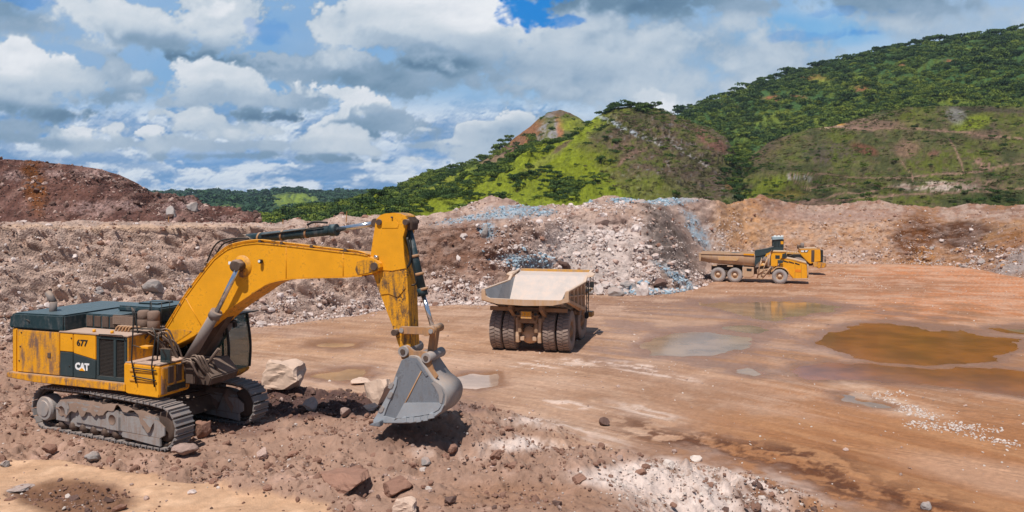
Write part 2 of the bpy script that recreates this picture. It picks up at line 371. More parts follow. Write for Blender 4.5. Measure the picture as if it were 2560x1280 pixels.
def toe(U):
    return wcol(U, 1) + 1.2 * fbm(U / 60.0, U * 0 + 2.2, 4, 5)
EDGE = [gnd(u, v) for u, v in [(-600, 850), (300, 880), (560, 935), (700, 975), (870, 990), (1020, 1000), (1180, 1005), (1350, 1050), (1500, 1110), (1700, 1150), (1900, 1195), (2150, 1290), (2300, 1400), (2500, 1600), (2700, 1900)]]
def edge_dist(x, y):
    """signed distance to the rim of the dug-over ground; positive on the camera's side"""
    best = np.full(x.shape, 1e9); sg = np.ones(x.shape)
    for (ax, ay, _), (bx, by, _) in zip(EDGE[:-1], EDGE[1:]):
        dx, dy = bx - ax, by - ay; L2 = dx * dx + dy * dy
        t = np.clip(((x - ax) * dx + (y - ay) * dy) / L2, 0, 1)
        d = np.hypot(x - ax - t * dx, y - ay - t * dy)
        cr = (x - ax) * dy - (y - ay) * dx
        n = d < best - 1e-9
        sg = np.where(n, np.sign(cr), sg); best = np.where(n, d, best)
    return best * sg
EXC = (-11.8, 26.2); EXZ = 1.75

PUD = {  # outlines (bearing, row) on the pit floor
 'big': [(2045, 855), (2075, 830), (2130, 815), (2200, 806), (2290, 812), (2330, 826), (2400, 826), (2470, 842), (2530, 850), (2580, 870), (2500, 885), (2470, 892), (2480, 905), (2400, 910), (2300, 912), (2200, 906), (2130, 893), (2090, 872)],
 'near': [(1960, 932), (2010, 914), (2060, 908), (2110, 910), (2180, 908), (2250, 918), (2300, 920), (2400, 917), (2560, 932), (2780, 950), (2800, 1010), (2560, 990), (2420, 972), (2300, 962), (2210, 954), (2130, 950), (2020, 950)],
 'grey': [(1615, 858), (1660, 838), (1720, 828), (1800, 830), (1865, 838), (1895, 855), (1880, 872), (1800, 890), (1720, 893), (1640, 888)],
 'truck': [(1745, 756), (1830, 754), (1920, 756), (2000, 752), (2060, 757), (2105, 766), (2060, 780), (1990, 792), (1930, 804), (1880, 794), (1800, 770)],
 'small': [(1815, 820), (1870, 814), (1930, 818), (1925, 828), (1880, 835), (1840, 828)],
 'slick': [(1830, 925), (1880, 918), (1910, 922), (1915, 934), (1890, 940), (1850, 936)],
 'tan': [(785, 940), (830, 928), (880, 923), (935, 924), (930, 940), (880, 953), (820, 948)],
 'tan_far': [(760, 862), (830, 855), (905, 858), (900, 868), (830, 872)],
 'pale': [(1130, 945), (1180, 933), (1235, 936), (1240, 962), (1190, 975), (1135, 968)],
 'stony': [(2070, 985), (2110, 988), (2150, 1000), (2200, 1012), (2230, 1024), (2170, 1018), (2110, 1005)],
 'far_right': [(2480, 822), (2560, 818), (2680, 826), (2600, 838), (2510, 832)]}
def psdf(U, V, poly):
    """signed distance in the squashed (bearing, 3 x row) chart; positive inside"""
    px = np.array([p[0] for p in poly], float); py = np.array([p[1] for p in poly], float) * 3
    X, Y = U, V * 3
    best = np.full(U.shape, 1e9); ins = np.zeros(U.shape, bool)
    n = len(poly)
    for i in range(n):
        ax, ay, bx, by = px[i], py[i], px[(i + 1) % n], py[(i + 1) % n]
        dx, dy = bx - ax, by - ay
        t = np.clip(((X - ax) * dx + (Y - ay) * dy) / (dx * dx + dy * dy), 0, 1)
        best = np.minimum(best, np.hypot(X - ax - t * dx, Y - ay - t * dy))
        ins ^= ((ay > Y) != (by > Y)) & (X < (bx - ax) * (Y - ay) / (by - ay + 1e-12) + ax)
    return np.where(ins, best, -best)
def puddle_field(x, y):
    U, V = proj(x, y, 0 * x)
    U = U + 30 * fbm(x * 0.22, y * 0.22, 4, 91) + 26 * fbm(x * .9, y * .9, 4, 94); V = V + 5 * fbm(x * 0.3, y * 0.3, 4, 92) + 3.5 * fbm(x * 1.3, y * 1.3, 4, 93)
    d = np.full(x.shape, -1e3)
    m = (V > 700) & (V < 1080)
    for k, pl_ in PUD.items(): d[m] = np.maximum(d[m], psdf(U[m], V[m], pl_))
    return d

def ground_z(x, y, detail=True):
    e = edge_dist(x, y)
    mound = EXZ * sst(e + 2.2 * fbm(x * 0.25, y * 0.25, 4, 3), -0.3, 8.5)
    right = sst(x, 3.0, 9.0)
    mound = mound * (1 - 0.55 * right)
    on = sst(e, -0.5, 1.5)
    z = mound
    # dug trench behind the bucket, and its near rim
    tx, ty = x + 8.6, y - 33.2
    z = z - 1.5 * np.exp(-((tx / 3.4) ** 2 + (ty / 1.35) ** 2) ** 1.6) + 0.35 * np.exp(-((tx - .5) / 4.5) ** 2 - ((ty + 2.6) / 1.0) ** 2) + 0.3 * np.exp(-((tx) / 4.2) ** 2 - ((ty - 2.3) / 0.7) ** 2)
    # heap right of the trench, below the bucket
    z = z + 0.45 * np.exp(-((x + 4.6) / 2.6) ** 2 - ((y - 28.6) / 2.0) ** 2)
    z = z + 1.05 * np.exp(-((x + 2.9) / 2.5) ** 2 - ((y - 24.3) / 2.0) ** 2)
    z = z + 0.35 * np.exp(-((x - 3.6) / 2.8) ** 2 - ((y - 23.6) / 1.3) ** 2)
    if not detail: return z, e
    rough = on * (0.35 + 0.65 * sst(y, 17.5, 22)) 
    sandm = sandmask(x, y)
    rough = rough * (1 - 0.93 * sandm)
    # firm ground beneath the tracks
    ca, sa = math.cos(R(-26)), math.sin(R(-26))
    lx = (x - EXC[0]) * ca + (y - EXC[1]) * sa; ly = -(x - EXC[0]) * sa + (y - EXC[1]) * ca
    under = sst(3.9 - np.abs(lx), -0.6, 0.6) * sst(2.3 - np.abs(ly), -0.3, 0.5)
    z = z * (1 - under) + EXZ * under
    rough = rough * (1 - 0.85 * under)
    f1, f2, r = worley(x * 2.1 + fbm(x, y, 2, 9) * .4, y * 2.1, 31); g1, g2, r2 = worley(x * 5.5, y * 5.5, 32)
    clod = np.clip(1 - f1 * 1.5, 0, 1) ** 0.6 * (r > 0.55) * 0.20 * r + np.clip(1 - g1 * 1.5, 0, 1) ** 0.6 * (r2 > 0.4) * 0.085 * r2
    z = z + rough * (0.30 * fbm(x * 0.45, y * 0.45, 3, 41) + 0.22 * fbm(x * 1.7, y * 1.7, 5, 42) + 0.09 * fbm(x * 6, y * 6, 4, 43) + clod * sst(fbm(x * .5, y * .5, 3, 77), -0.35, 0.25))
    flat = 1 - on
    psi = y + x * np.clip(1.0 - 0.02 * (y - 30), 0.25, 1.1)
    z = z + flat * (0.03 + 0.018 * fbm(psi * 1.6, (x - y) * 0.12, 4, 51) + 0.012 * fbm(x * 1.2, y * 1.2, 4, 52)) + sandm * on * 0.05 * fbm(x * .8, y * 1.6, 4, 53)
    # ruts through the soft lower right
    rut = np.exp(-((e + 2.2 + 0.5 * fbm(x * .3, y * .3, 3, 55)) / 1.3) ** 2) * sst(x, 3, 7)
    z = z + rut * (0.07 * fbm(psi * 3.2, (x - y) * 0.5, 4, 56) + 0.05 * fbm(x * 4, y * 4, 3, 57))
    pd = puddle_field(x, y)
    z = z - sst(pd, -9, 12) * 0.085 * flat
    return z, e, pd
SAND = [[(-300, 1165), (120, 1150), (330, 1185), (420, 1200), (560, 1215), (640, 1262), (700, 1300), (760, 1500), (-300, 1500)],
        [(560, 1236), (700, 1242), (820, 1268), (860, 1330), (700, 1400), (500, 1400), (440, 1290)]]
def sandmask(x, y):
    U, V = proj(x, y, 0 * x + 1.7)
    U = U + 40 * fbm(x * .6, y * .6, 4, 61); V = V + 14 * fbm(x * .8, y * .8, 4, 62)
    m = np.zeros(x.shape)
    k = V > 1120
    for s in SAND: m[k] = np.maximum(m[k], sst(psdf(U[k], V[k], s), -12, 14))
    hole = blob(U, V, 205, 1250, 120, 40, 0.7) + blob(U, V, 60, 1232, 60, 12, .6)
    return m * (1 - np.clip(hole, 0, 1))

def ground_color(x, y, z, e, pd):
    U, V = proj(x, y, z)
    n1 = fbm(x * .35, y * .35, 5, 71); n2 = fbm(x * 1.6, y * 1.6, 5, 72); n3 = fbm(x * 6, y * 6, 3, 73)
    psi = y + x * np.clip(1.0 - 0.02 * (y - 30), 0.25, 1.1)
    st = fbm(psi * 0.9, (x - y) * 0.07, 5, 74); st2 = fbm(psi * 3.1, (x - y) * 0.16, 4, 75)
    Uw, Vw = U + 60 * n1, V + 14 * n1 + 5 * n2
    c = np.zeros(x.shape + (3,)) + alb(180, 142, 116)                       # pinkish mud of the pit floor
    c = mixa(c, sst(Uw, 1500, 2100) * 0.85, alb(172, 118, 78))
    c = mixa(c, sst(Uw, 2000, 2350) * (1 - sst(Vw, 770, 830)), alb(196, 126, 80)); c = mixa(c, blob(Uw, Vw, 2330, 715, 330, 50, .7) * .6, alb(204, 130, 82))   # orange flat below the far wall
    c = mixa(c, blob(Uw, Vw, 2000, 715, 420, 26, .8) * .7, alb(160, 112, 82))
    c = mixa(c, blob(Uw, Vw, 1650, 765, 360, 22, .9) * .8, alb(142, 108, 92))
    c = mixa(c, blob(Uw, Vw, 900, 855, 330, 40, .9) * .55, alb(196, 146, 104))
    c = mixa(c, blob(Uw, Vw, 700, 830, 200, 12, .9) * .6, alb(150, 120, 108))
    c = mixa(c, sst(st, 0.02, 0.4) * .45, alb(146, 106, 80))
    c = mixa(c, sst(-st, 0.02, 0.4) * .4, alb(206, 166, 138)); rt = fbm(psi * 1.5 + 1.2 * n1, (x - y) * 0.03, 3, 79); c = mixa(c, sst(np.abs(rt), .06, .0) * .35 * sst(n1, -.3, .3), alb(124, 88, 66)); c = mixa(c, sst(np.abs(rt - .22), .06, .0) * .4, alb(214, 180, 156)); c = mixa(c, sst(n1, .05, .45) * .55, alb(158, 118, 90)); c = mixa(c, sst(-n1, .05, .45) * .45, alb(204, 168, 144)); c = mixa(c, sst(n2, .1, .5) * .3, alb(150, 110, 84)); c = mixa(c, sst(-n2, .2, .6) * .3, alb(202, 166, 140))
    c = mixa(c, sst(st2, 0.15, 0.6) * .35, alb(214, 182, 160))
    # wet margins
    c = mixa(c, sst(pd, -60, -4) * .5 * (V < 1080), alb(152, 112, 88))
    c = mixa(c, sst(pd, -34, 0) * .8, alb(146, 100, 62)); c = mixa(c, blob(Uw, Vw, 2250, 850, 420, 90, .8) * .5 * sst(st2 + n1, -.4, .3), alb(150, 104, 66)); c = mixa(c, blob(Uw, Vw, 1800, 860, 330, 90, .8) * .35 * sst(st, -.3, .2), alb(168, 138, 122))
    c = mixa(c, blob(Uw, Vw, 1950, 850, 700, 110, .9) * .45 * sst(n1 + st2, -.5, .3), alb(148, 106, 78)); c = mixa(c, blob(Uw, Vw, 1500, 1000, 500, 60, .9) * .3 * sst(st2, -.3, .3), alb(152, 114, 90))
    # chalky dust trails
    for b in [(1340, 912, 70, 14, 0), (1450, 905, 80, 8, 6), (1580, 915, 80, 9, 8), (1610, 1030, 90, 16, 12), (1420, 1012, 60, 10, 8), (1640, 935, 90, 7, 10), (1850, 1100, 130, 9, 10), (2330, 1190, 0.1, 0.1, 0), (1480, 1090, 160, 16, 16), (1800, 1130, 120, 14, 20)]:
        c = mixa(c, blob(Uw, Vw, b[0], b[1], b[2], b[3], 1.0, b[4]) * sst(n2 + st2, -0.25, 0.35) * .75, alb(226, 200, 184))
    c = mixa(c, blob(Uw, Vw, 2280, 1030, 220, 26, .8, 20) * sst(n2, -.2, .3) * .6, alb(214, 184, 160))
    # ochre-brown wet band at the lower right
    lowr = sst(Uw - 1500 + (Vw - 1100) * 1.2, 0, 400) * sst(Vw, 985, 1090)
    c = mixa(c, lowr * .85, alb(158, 104, 62))
    c = mixa(c, lowr * sst(st, -0.1, .3) * .65, alb(184, 134, 94))
    c = mixa(c, blob(Uw, Vw, 2540, 1205, 300, 40, .8, 12) * .75, alb(190, 148, 120))  # pinkish sheen of the wet mud, painted into its colour
    dk = np.exp(-((e + 2.2 + 1.4 * n1) / 2.0) ** 2) * sst(x, 2.5, 6.0)
    c = mixa(c, dk * sst(n2 + .35 * n3, -0.25, 0.15) * .95, alb(92, 52, 28))
    # the dug-over ground
    on = sst(e + 2.6 * n1 + 1.2 * n2, -1.6, 2.2)
    d = np.zeros(x.shape + (3,)) + alb(160, 127, 108)
    d = mixa(d, sst(n1, -0.1, .5) * .6, alb(146, 112, 92)); d = mixa(d, sst(n2, 0.1, .6) * .45, alb(184, 150, 134)); d = mixa(d, sst(-n2, 0.2, .6) * .4, alb(122, 92, 76))
    d = mixa(d, sst(z - fbm(x * .7, y * .7, 2, 5) * .1, 1.2, 2.3) * .25, alb(178, 146, 130))
    d = mixa(d, blob(Uw, Vw, 780, 1008, 170, 40, .4) * .95, alb(84, 60, 56))                 # dark band of the trench, put into the soil colour
    d = mixa(d, blob(Uw, Vw, 1060, 1085, 130, 40, .7) * .7, alb(122, 92, 78))  # bucket's cast shadow, darkened into the soil colour
    d = mixa(d, blob(Uw, Vw, 1170, 1010, 46, 22, .5) * .6, alb(120, 94, 88))
    d = mixa(d, blob(Uw, Vw, 620, 1060, 60, 30, .6) * .5, alb(120, 88, 78))
    for b in [(1690, 1215, 170, 62), (1560, 1190, 120, 30), (1800, 1270, 150, 60), (1940, 1190, 120, 40), (2100, 1230, 110, 30), (1850, 1110, 130, 28), (1500, 1050, 220, 24), (1300, 1110, 90, 18)]:
        d = mixa(d, blob(Uw, Vw, b[0], b[1], b[2], b[3], .8) * sst(n2 * .8 + n3 * .5, -0.65, -.05) * .92, alb(214, 194, 184))
    d = mixa(d, blob(Uw, Vw, 1350, 1245, 260, 30, .8) * .5, alb(150, 110, 84))
    d = mixa(d, blob(Uw, Vw, 1960, 1240, 120, 60, .8) * sst(-n2, -.1, .3) * .8, alb(120, 80, 56))
    d = mixa(d, blob(Uw, Vw, 1120, 1130, 120, 24, .8) * sst(n2, -.1, .3) * .6, alb(196, 170, 156))
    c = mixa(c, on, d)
    sm = sandmask(x, y) * on
    s = np.zeros(x.shape + (3,)) + alb(200, 160, 128); s = mixa(s, sst(n2, 0, .5) * .5, alb(220, 182, 150)); s = mixa(s, sst(-n1, 0, .5) * .4, alb(188, 138, 98))
    c = mixa(c, sm, s)
    c = mixa(c, on * blob(Uw, Vw, 205, 1250, 130, 46, .6) * .8, alb(110, 74, 50))
    c = c * (1 + 0.16 * n3 + 0.10 * n2)[..., None]
    wet = np.maximum(sst(pd, -70, 2) * .95, lowr * .35 * (1 - sst(st2, 0, .4))) * (1 - on)
    wet = np.maximum(wet, blob(Uw, Vw, 1950, 850, 620, 110, .5) * .75 * sst(st + n1, -.2, .3) * (1 - on))
    return np.clip(c, .01, .8), wet

def build_ground():
    nc, nr = 1150, 560
    U = np.linspace(-620, 3160, nc)[None, :].repeat(nr, 0)
    s = np.linspace(0, 1, nr)[:, None]
    Yf = toe(U)
    inv = (1 / 14.5) * (1 - s) + (1 / Yf) * s
    Y = 1 / inv
    X = (U - 1280) / F * Y
    Z, e, pd = ground_z(X, Y)
    rise = wall_z(U, Y)
    Z = Z * (1 - sst(Y - Yf, -2.5, 0)) + rise
    c, wet = ground_color(X, Y, Z, e, pd)
    near = sst(Y - Yf, -5 , 0)
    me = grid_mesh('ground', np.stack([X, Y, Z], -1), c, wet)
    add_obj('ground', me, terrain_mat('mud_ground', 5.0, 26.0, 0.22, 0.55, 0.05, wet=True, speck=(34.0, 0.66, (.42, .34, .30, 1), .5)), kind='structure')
    # the ground goes on beneath and behind the camera
    gx, gy = np.meshgrid(np.linspace(-60, 60, 60), np.linspace(-50, 15.2, 50))
    gz = 1.1 - 0.055 * np.maximum(gx - 2, 0) * 0 + 0.12 * fbm(gx * .3, gy * .3, 3, 8) - 1.15 * sst(gx, 4, 12) - 0.25 * sst(gy, 13, 15.2)
    me = grid_mesh('ground_behind', np.stack([gx, gy, gz], -1), np.zeros(gx.shape + (3,)) + alb(158, 122, 106), np.zeros(gx.shape))
    add_obj('ground', me, bpy.data.materials['mud_ground'], kind='structure')
    return X, Y, Z, e

def wall_z(U, Y):
    Yt, Y1, Y2 = toe(U), wcol(U, 3), wcol(U, 5)
    Z1 = H - (wcol(U, 2) - HZ) / F * Y1; Z2 = H - (wcol(U, 4) - HZ) / F * Y2
    t1 = np.clip((Y - Yt) / (Y1 - Yt), 0, 1); t2 = np.clip((Y - Y1) / (Y2 - Y1), 0, 1)
    # left of the skyline heaps the top is a flat terrace first, then the heap
    heap = np.where(U < 1390, sst(t2, 0.30, 1.0), t2 ** 1.15)
    steep = sst(U, 1500, 1350) + sst(U, 2150, 2300)
    g1 = np.interp(t1, [0, .40, .52, 1], [0, .24, .40, 1]) * steep + t1 ** .92 * (1 - steep)
    zz = Z1 * g1 + (Z2 - Z1) * heap
    back = np.clip((Y - Y2) / 45.0, 0, 1)
    zb = np.where(U < 640, Z2, 2.0)
    return zz * (1 - back) + zb * back * 1.0 if True else zz

def wall_color(U, V, x, y, z):
    n1 = fbm(U / 70, V / 34, 5, 101); n2 = fbm(U / 18, V / 11, 4, 102); n3 = fbm(U / 6, V / 4.5, 3, 103)
    u, v = U + 22 * n1, V + 9 * n1 + 3 * n2
    c = np.zeros(U.shape + (3,)) + alb(188, 158, 142)
    c = mixa(c, sst(n1, 0, .5) * .5, alb(150, 116, 102)); c = mixa(c, sst(n2, .05, .5) * .35, alb(198, 172, 158)); c = mixa(c, sst(-n2, .1, .5) * .4, alb(128, 98, 86))
    er = fbm(U / 13 + .4 * n2, V / 70, 4, 104); er2 = fbm(U / 34 + .3 * n1, V / 9 + .4 * n2, 4, 105)
    c = mixa(c, sst(er, .05, .45) * .45, alb(126, 96, 84)); c = mixa(c, sst(er2, .10, .45) * .55, alb(112, 84, 74)); c = mixa(c, sst(-er2, .15, .5) * .5, alb(204, 178, 164))
    c = mixa(c, blob(u, v, 700, 640, 420, 46, .8) * .7, alb(138, 104, 90))
    c = mixa(c, blob(u, v, 470, 640, 90, 40, .8) * .5, alb(190, 156, 140))
    c = mixa(c, blob(u, v, 60, 630, 110, 14, .8) * .7, alb(104, 78, 68))
    c = mixa(c, blob(u, v, 460, 680, 130, 20, .8) * .5, alb(112, 84, 76))
    c = mixa(c, blob(u, v, 260, 566, 360, 6, .8) * .8, alb(210, 170, 136))
    c = mixa(c, blob(u, v, 1160, 625, 190, 62, .7) * .85, alb(126, 90, 72))
    c = mixa(c, blob(u, v, 1330, 640, 90, 60, .7) * .6, alb(128, 92, 76))
    c = mixa(c, blob(u, v, 1330, 690, 60, 40, .7) * .5, alb(138, 98, 60))
    c = mixa(c, blob(u, v, 1120, 770, 260, 40, .7) * .6, alb(190, 170, 162))
    c = mixa(c, blob(u, v, 700, 780, 300, 50, .7) * .55, alb(176, 152, 144))
    c = mixa(c, blob(u, v, 1490, 640, 170, 80, .7) * .75, alb(204, 190, 184))
    c = mixa(c, blob(u, v, 1540, 520, 130, 18, .7) * .5, alb(186, 156, 138))
    c = mixa(c, blob(u, v, 1668, 610, 46, 120, .7, -22) * .85, alb(98, 88, 84))  # heap's right flank, its shade put into the colour
    c = mixa(c, sst(u, 1760, 1830) * .85, alb(182, 140, 108)); c = mixa(c, sst(u, 1840, 1900) * (1 - sst(v, 540, 556)) * .8, alb(146, 110, 94)); c = mixa(c, sst(u, 1800, 1900) * sst(n1 + .5 * n2, .0, .4) * .7, alb(150, 106, 72)); c = mixa(c, sst(u, 1800, 1900) * sst(-n1 - n2, .1, .5) * .6, alb(206, 176, 158))
    c = mixa(c, blob(u, v, 1850, 560, 70, 60, .8) * .7, alb(190, 142, 98))
    c = mixa(c, blob(u, v, 2080, 540, 180, 16, .8) * .7, alb(168, 136, 122))
    c = mixa(c, sst(u, 2210, 2260) * sst(v, 535, 560) * .7, alb(150, 104, 68))
    c = mixa(c, blob(u, v, 2285, 592, 64, 44, .6, -30) * .9, alb(104, 62, 34)); c = mixa(c, blob(u, v, 2405, 585, 74, 36, .5) * .9, alb(88, 56, 40)); c = mixa(c, blob(u, v, 2500, 580, 60, 20, .6, -20) * .8, alb(176, 132, 90))
    c = mixa(c, blob(u, v, 2530, 600, 60, 30, .7) * .7, alb(160, 108, 66)); c = mixa(c, blob(u, v, 2300, 640, 30, 20, .7) * .6, alb(180, 120, 50))
    c = mixa(c, blob(u, v, 2120, 640, 90, 22, .7) * .5, alb(196, 168, 154)); c = mixa(c, blob(u, v, 2540, 650, 70, 26, .7, -30) * .7, alb(170, 164, 164))
    c = mixa(c, sst(U, 1150, 950) * .38, alb(206, 178, 160))
    c = c * (1 + 0.30 * n3 + .22 * n2 + .12 * n1)[..., None]
    c = mixa(c, np.clip(blue_field(u, v), 0, 1) * sst(n3 + n2 * .5, -.5, .1) * .85, alb(160, 180, 194))
    c = mixa(c, np.clip(blob(u, v, 1790, 595, 16, 44, .9, -35) + blob(u, v, 1700, 690, 60, 14, .9, 38), 0, 1) * sst(n3 + n2, -.3, .3) * .7, alb(200, 198, 200))
    return np.clip(c, .01, .8)
BLUE = [(1190, 544, 90, 8, -8), (1300, 528, 80, 13, 0), (1222, 578, 16, 20, 0), (1320, 652, 66, 14, 8), (1560, 502, 36, 6, 0), (1680, 503, 60, 9, 0), (1738, 575, 16, 56, -32), (1640, 730, 100, 9, 0), (1705, 704, 70, 10, 35), (1420, 505, 60, 4, 0)]
def blue_field(u, v):
    f = 0
    for b in BLUE: f = f + blob(u, v, b[0], b[1], b[2], b[3], .8, b[4])
    return np.clip(f, 0, 1)

def build_walls():
    nc = 1400
    Uc = np.linspace(-760, 3300, nc)
    t = np.concatenate([np.linspace(0, 1, 120)[:-1], 1 + np.linspace(0, 1, 74)[:-1], 2 + np.linspace(0, 1, 16) ** 1.3])
    U, T = np.meshgrid(Uc, t)
    Yt, Y1, Y2 = toe(U), wcol(U, 3), wcol(U, 5)
    Y = np.where(T < 1, Yt + (Y1 - Yt) * T, np.where(T < 2, Y1 + (Y2 - Y1) * (T - 1), Y2 + 60 * (T - 2)))
    X = (U - 1280) / F * Y
    Z = wall_z(U, Y)
    Up, Vp = proj(X, Y, Z)
    env = sst(T, 0.0, 0.10) * (1 - sst(T, 1.95, 2.4) * .85)
    face = env * np.where(T < 1, 1.0, np.where(U < 1000, 0.30, 0.75))
    s = X * 0.9; q = Z * 1.1 + Y * .35
    big = fbm(s * .16, q * .22, 3, 201); gul = billow(s * .42 + fbm(s * .2, q * .2, 2, 9) * 1.2, q * .10, 3, 202)
    mid = fbm(s * .9, q * 1.1, 4, 203)
    f1, f2, r = worley(s * 1.15 + mid * .35, q * 1.5, 204); g1, g2, r2 = worley(s * 2.9, q * 3.2, 205)
    boul = np.clip(1 - f1 * 1.25, 0, 1) ** .55 * (r > .55) * r + 0.4 * np.clip(1 - g1 * 1.3, 0, 1) ** .55 * (r2 > .45) * r2
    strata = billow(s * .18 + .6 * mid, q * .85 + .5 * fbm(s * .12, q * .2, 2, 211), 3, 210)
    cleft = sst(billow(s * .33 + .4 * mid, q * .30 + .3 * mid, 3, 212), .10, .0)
    disp = face * (1 + .5 * sst(-U, -1050, -900)) * (1.25 * big - 0.85 * gul + 0.48 * mid + .55 * (strata - .4) - .9 * cleft + 0.42 * boul * sst(fbm(s * .3, q * .4, 3, 207), -.4, .2))
    X = X - disp * 0.12; Y = Y - disp * 0.72; Z = Z + disp * 0.55 + env * 0.10 * fbm(s * 6, q * 6, 3, 208)
    Yv = np.maximum(Y, 5)
    U2, V2 = proj(X, Yv, Z)
    c = wall_color(U2, V2, X, Y, Z)
    # paler boulders; shade of clefts and strata hollows painted into the colour
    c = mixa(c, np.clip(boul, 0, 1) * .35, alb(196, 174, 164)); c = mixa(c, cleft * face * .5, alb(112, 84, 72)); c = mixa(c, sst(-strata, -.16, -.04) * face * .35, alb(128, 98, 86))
    back = sst(T, 2.05, 2.5)
    c = mixa(c, back * (U > 640), (0.05, 0.085, 0.02)); c = mixa(c, back * (U <= 640), alb(150, 118, 104))
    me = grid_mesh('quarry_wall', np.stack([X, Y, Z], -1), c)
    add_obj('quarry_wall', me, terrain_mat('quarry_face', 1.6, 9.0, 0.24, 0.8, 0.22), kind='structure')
    return U2, V2, X, Y, Z, T

def rubble_weight(u, v):
    n = fbm(u / 34, v / 16, 4, 301)
    w = 0.05 + 0 * u
    for b in [(230, 810, 420, 55, 1.6), (60, 840, 80, 90, 1.6), (780, 780, 200, 45, 1.8), (700, 690, 320, 50, .25), (1120, 740, 150, 60, 2.0), (1180, 660, 60, 60, .4), (1500, 650, 180, 85, 2.6), (1500, 560, 150, 50, 1.0), (1620, 710, 180, 40, 2.5), (1400, 520, 300, 14, .8), (1300, 655, 100, 40, 1.6),
              (1250, 600, 60, 60, .8), (1790, 600, 60, 90, 1.0), (2100, 640, 200, 22, 1.5), (2450, 650, 140, 36, 2.0), (2200, 590, 200, 40, .5), (200, 640, 320, 50, .30), (360, 700, 320, 24, .6)]:
        w = w + b[4] * blob(u, v, b[0], b[1], b[2], b[3], .9)
    for b in [(1110, 620, 120, 50, .8), (860, 640, 170, 50, .75), (560, 640, 90, 40, .6), (1650, 610, 40, 90, .55)]:
        w = w * (1 - b[4] * blob(u, v, b[0], b[1], b[2], b[3], .8))
    n2 = fbm(u / 9, v / 5, 3, 302)
    return np.clip(w * sst(n, -.25, .3) * (.25 + sst(n2, -.2, .4)), 0, 4)

# ------------------------------------------------------------------ loose rock
def rock_mesh(name, seed, sub=2, cuts=9, rough=0.10, flat=True):
    rg = np.random.default_rng(seed)
    bm = bmesh.new(); bmesh.ops.create_icosphere(bm, subdivisions=sub, radius=1.0)
    co = np.array([v.co[:] for v in bm.verts])
    for _ in range(cuts):
        n = rg.normal(size=3); n /= np.linalg.norm(n); d = rg.uniform(.45, .85)
        k = co @ n - d; co = co - np.where(k > 0, k, 0)[:, None] * n * .96
    co *= np.array([1, rg.uniform(.7, .95), rg.uniform(.55, .8)])
    co += rough * np.stack([fbm(co[:, 0] * 2 + i * 5, co[:, 1] * 2 + co[:, 2] * 3, 3, seed + i) for i in range(3)], -1)
    for v, c in zip(bm.verts, co): v.co = c
    me = bpy.data.meshes.new(name); bm.to_mesh(me); bm.free()
    me.polygons.foreach_set('use_smooth', np.full(len(me.polygons), not flat))
    return me
ROCKS = {}
def rock_protos(key, mat, n=5, sub=1, **kw):
    c = bpy.data.collections.new('protos_' + key)
    for i in range(n):
        me = rock_mesh('%s_stone' % key, 900 + 13 * i + len(key), sub, **kw); me.materials.append(mat)
        o = bpy.data.objects.new('%s_stone_%02d' % (key, i), me); c.objects.link(o)
    return c
def scatter(name, pts, sc, rot, coll, npick, kind='stuff', **kw):
    pts = np.asarray(pts, np.float32)
    me = bpy.data.meshes.new(name); me.vertices.add(len(pts)); me.vertices.foreach_set('co', pts.reshape(-1))
    for nm, arr in (('sc', sc), ('rt', rot)):
        a = me.attributes.new(nm, 'FLOAT_VECTOR', 'POINT'); a.data.foreach_set('vector', np.asarray(arr, np.float32).reshape(-1))
    a = me.attributes.new('ix', 'INT', 'POINT'); a.data.foreach_set('value', rng.integers(0, npick, len(pts)).astype(np.int32))
    o = add_obj(name, me, None, kind=kind, **kw)
    g = bpy.data.node_groups.new(name + '_nodes', 'GeometryNodeTree')
    g.interface.new_socket('Geometry', in_out='INPUT', socket_type='NodeSocketGeometry')
    g.interface.new_socket('Geometry', in_out='OUTPUT', socket_type='NodeSocketGeometry')
    nn, L = g.nodes, g.links
    gi, go = nn.new('NodeGroupInput'), nn.new('NodeGroupOutput')
    ci = nn.new('GeometryNodeCollectionInfo'); ci.inputs['Collection'].default_value = coll
    ci.inputs['Separate Children'].default_value = True; ci.inputs['Reset Children'].default_value = True
    ip = nn.new('GeometryNodeInstanceOnPoints'); ip.inputs['Pick Instance'].default_value = True
    def na(nm, dt):
        a = nn.new('GeometryNodeInputNamedAttribute'); a.data_type = dt; a.inputs[0].default_value = nm
        return [s for s in a.outputs if s.enabled and s.name == 'Attribute'][0]
    er = nn.new('FunctionNodeEulerToRotation'); L.new(na('rt', 'FLOAT_VECTOR'), er.inputs[0])
    L.new(gi.outputs[0], ip.inputs['Points']); L.new(ci.outputs[0], ip.inputs['Instance'])
    L.new(na('ix', 'INT'), ip.inputs['Instance Index']); L.new(er.outputs[0], ip.inputs['Rotation']); L.new(na('sc', 'FLOAT_VECTOR'), ip.inputs['Scale'])
    L.new(ip.outputs[0], go.inputs[0])
    md = o.modifiers.new('scatter', 'NODES'); md.node_group = g
    return o
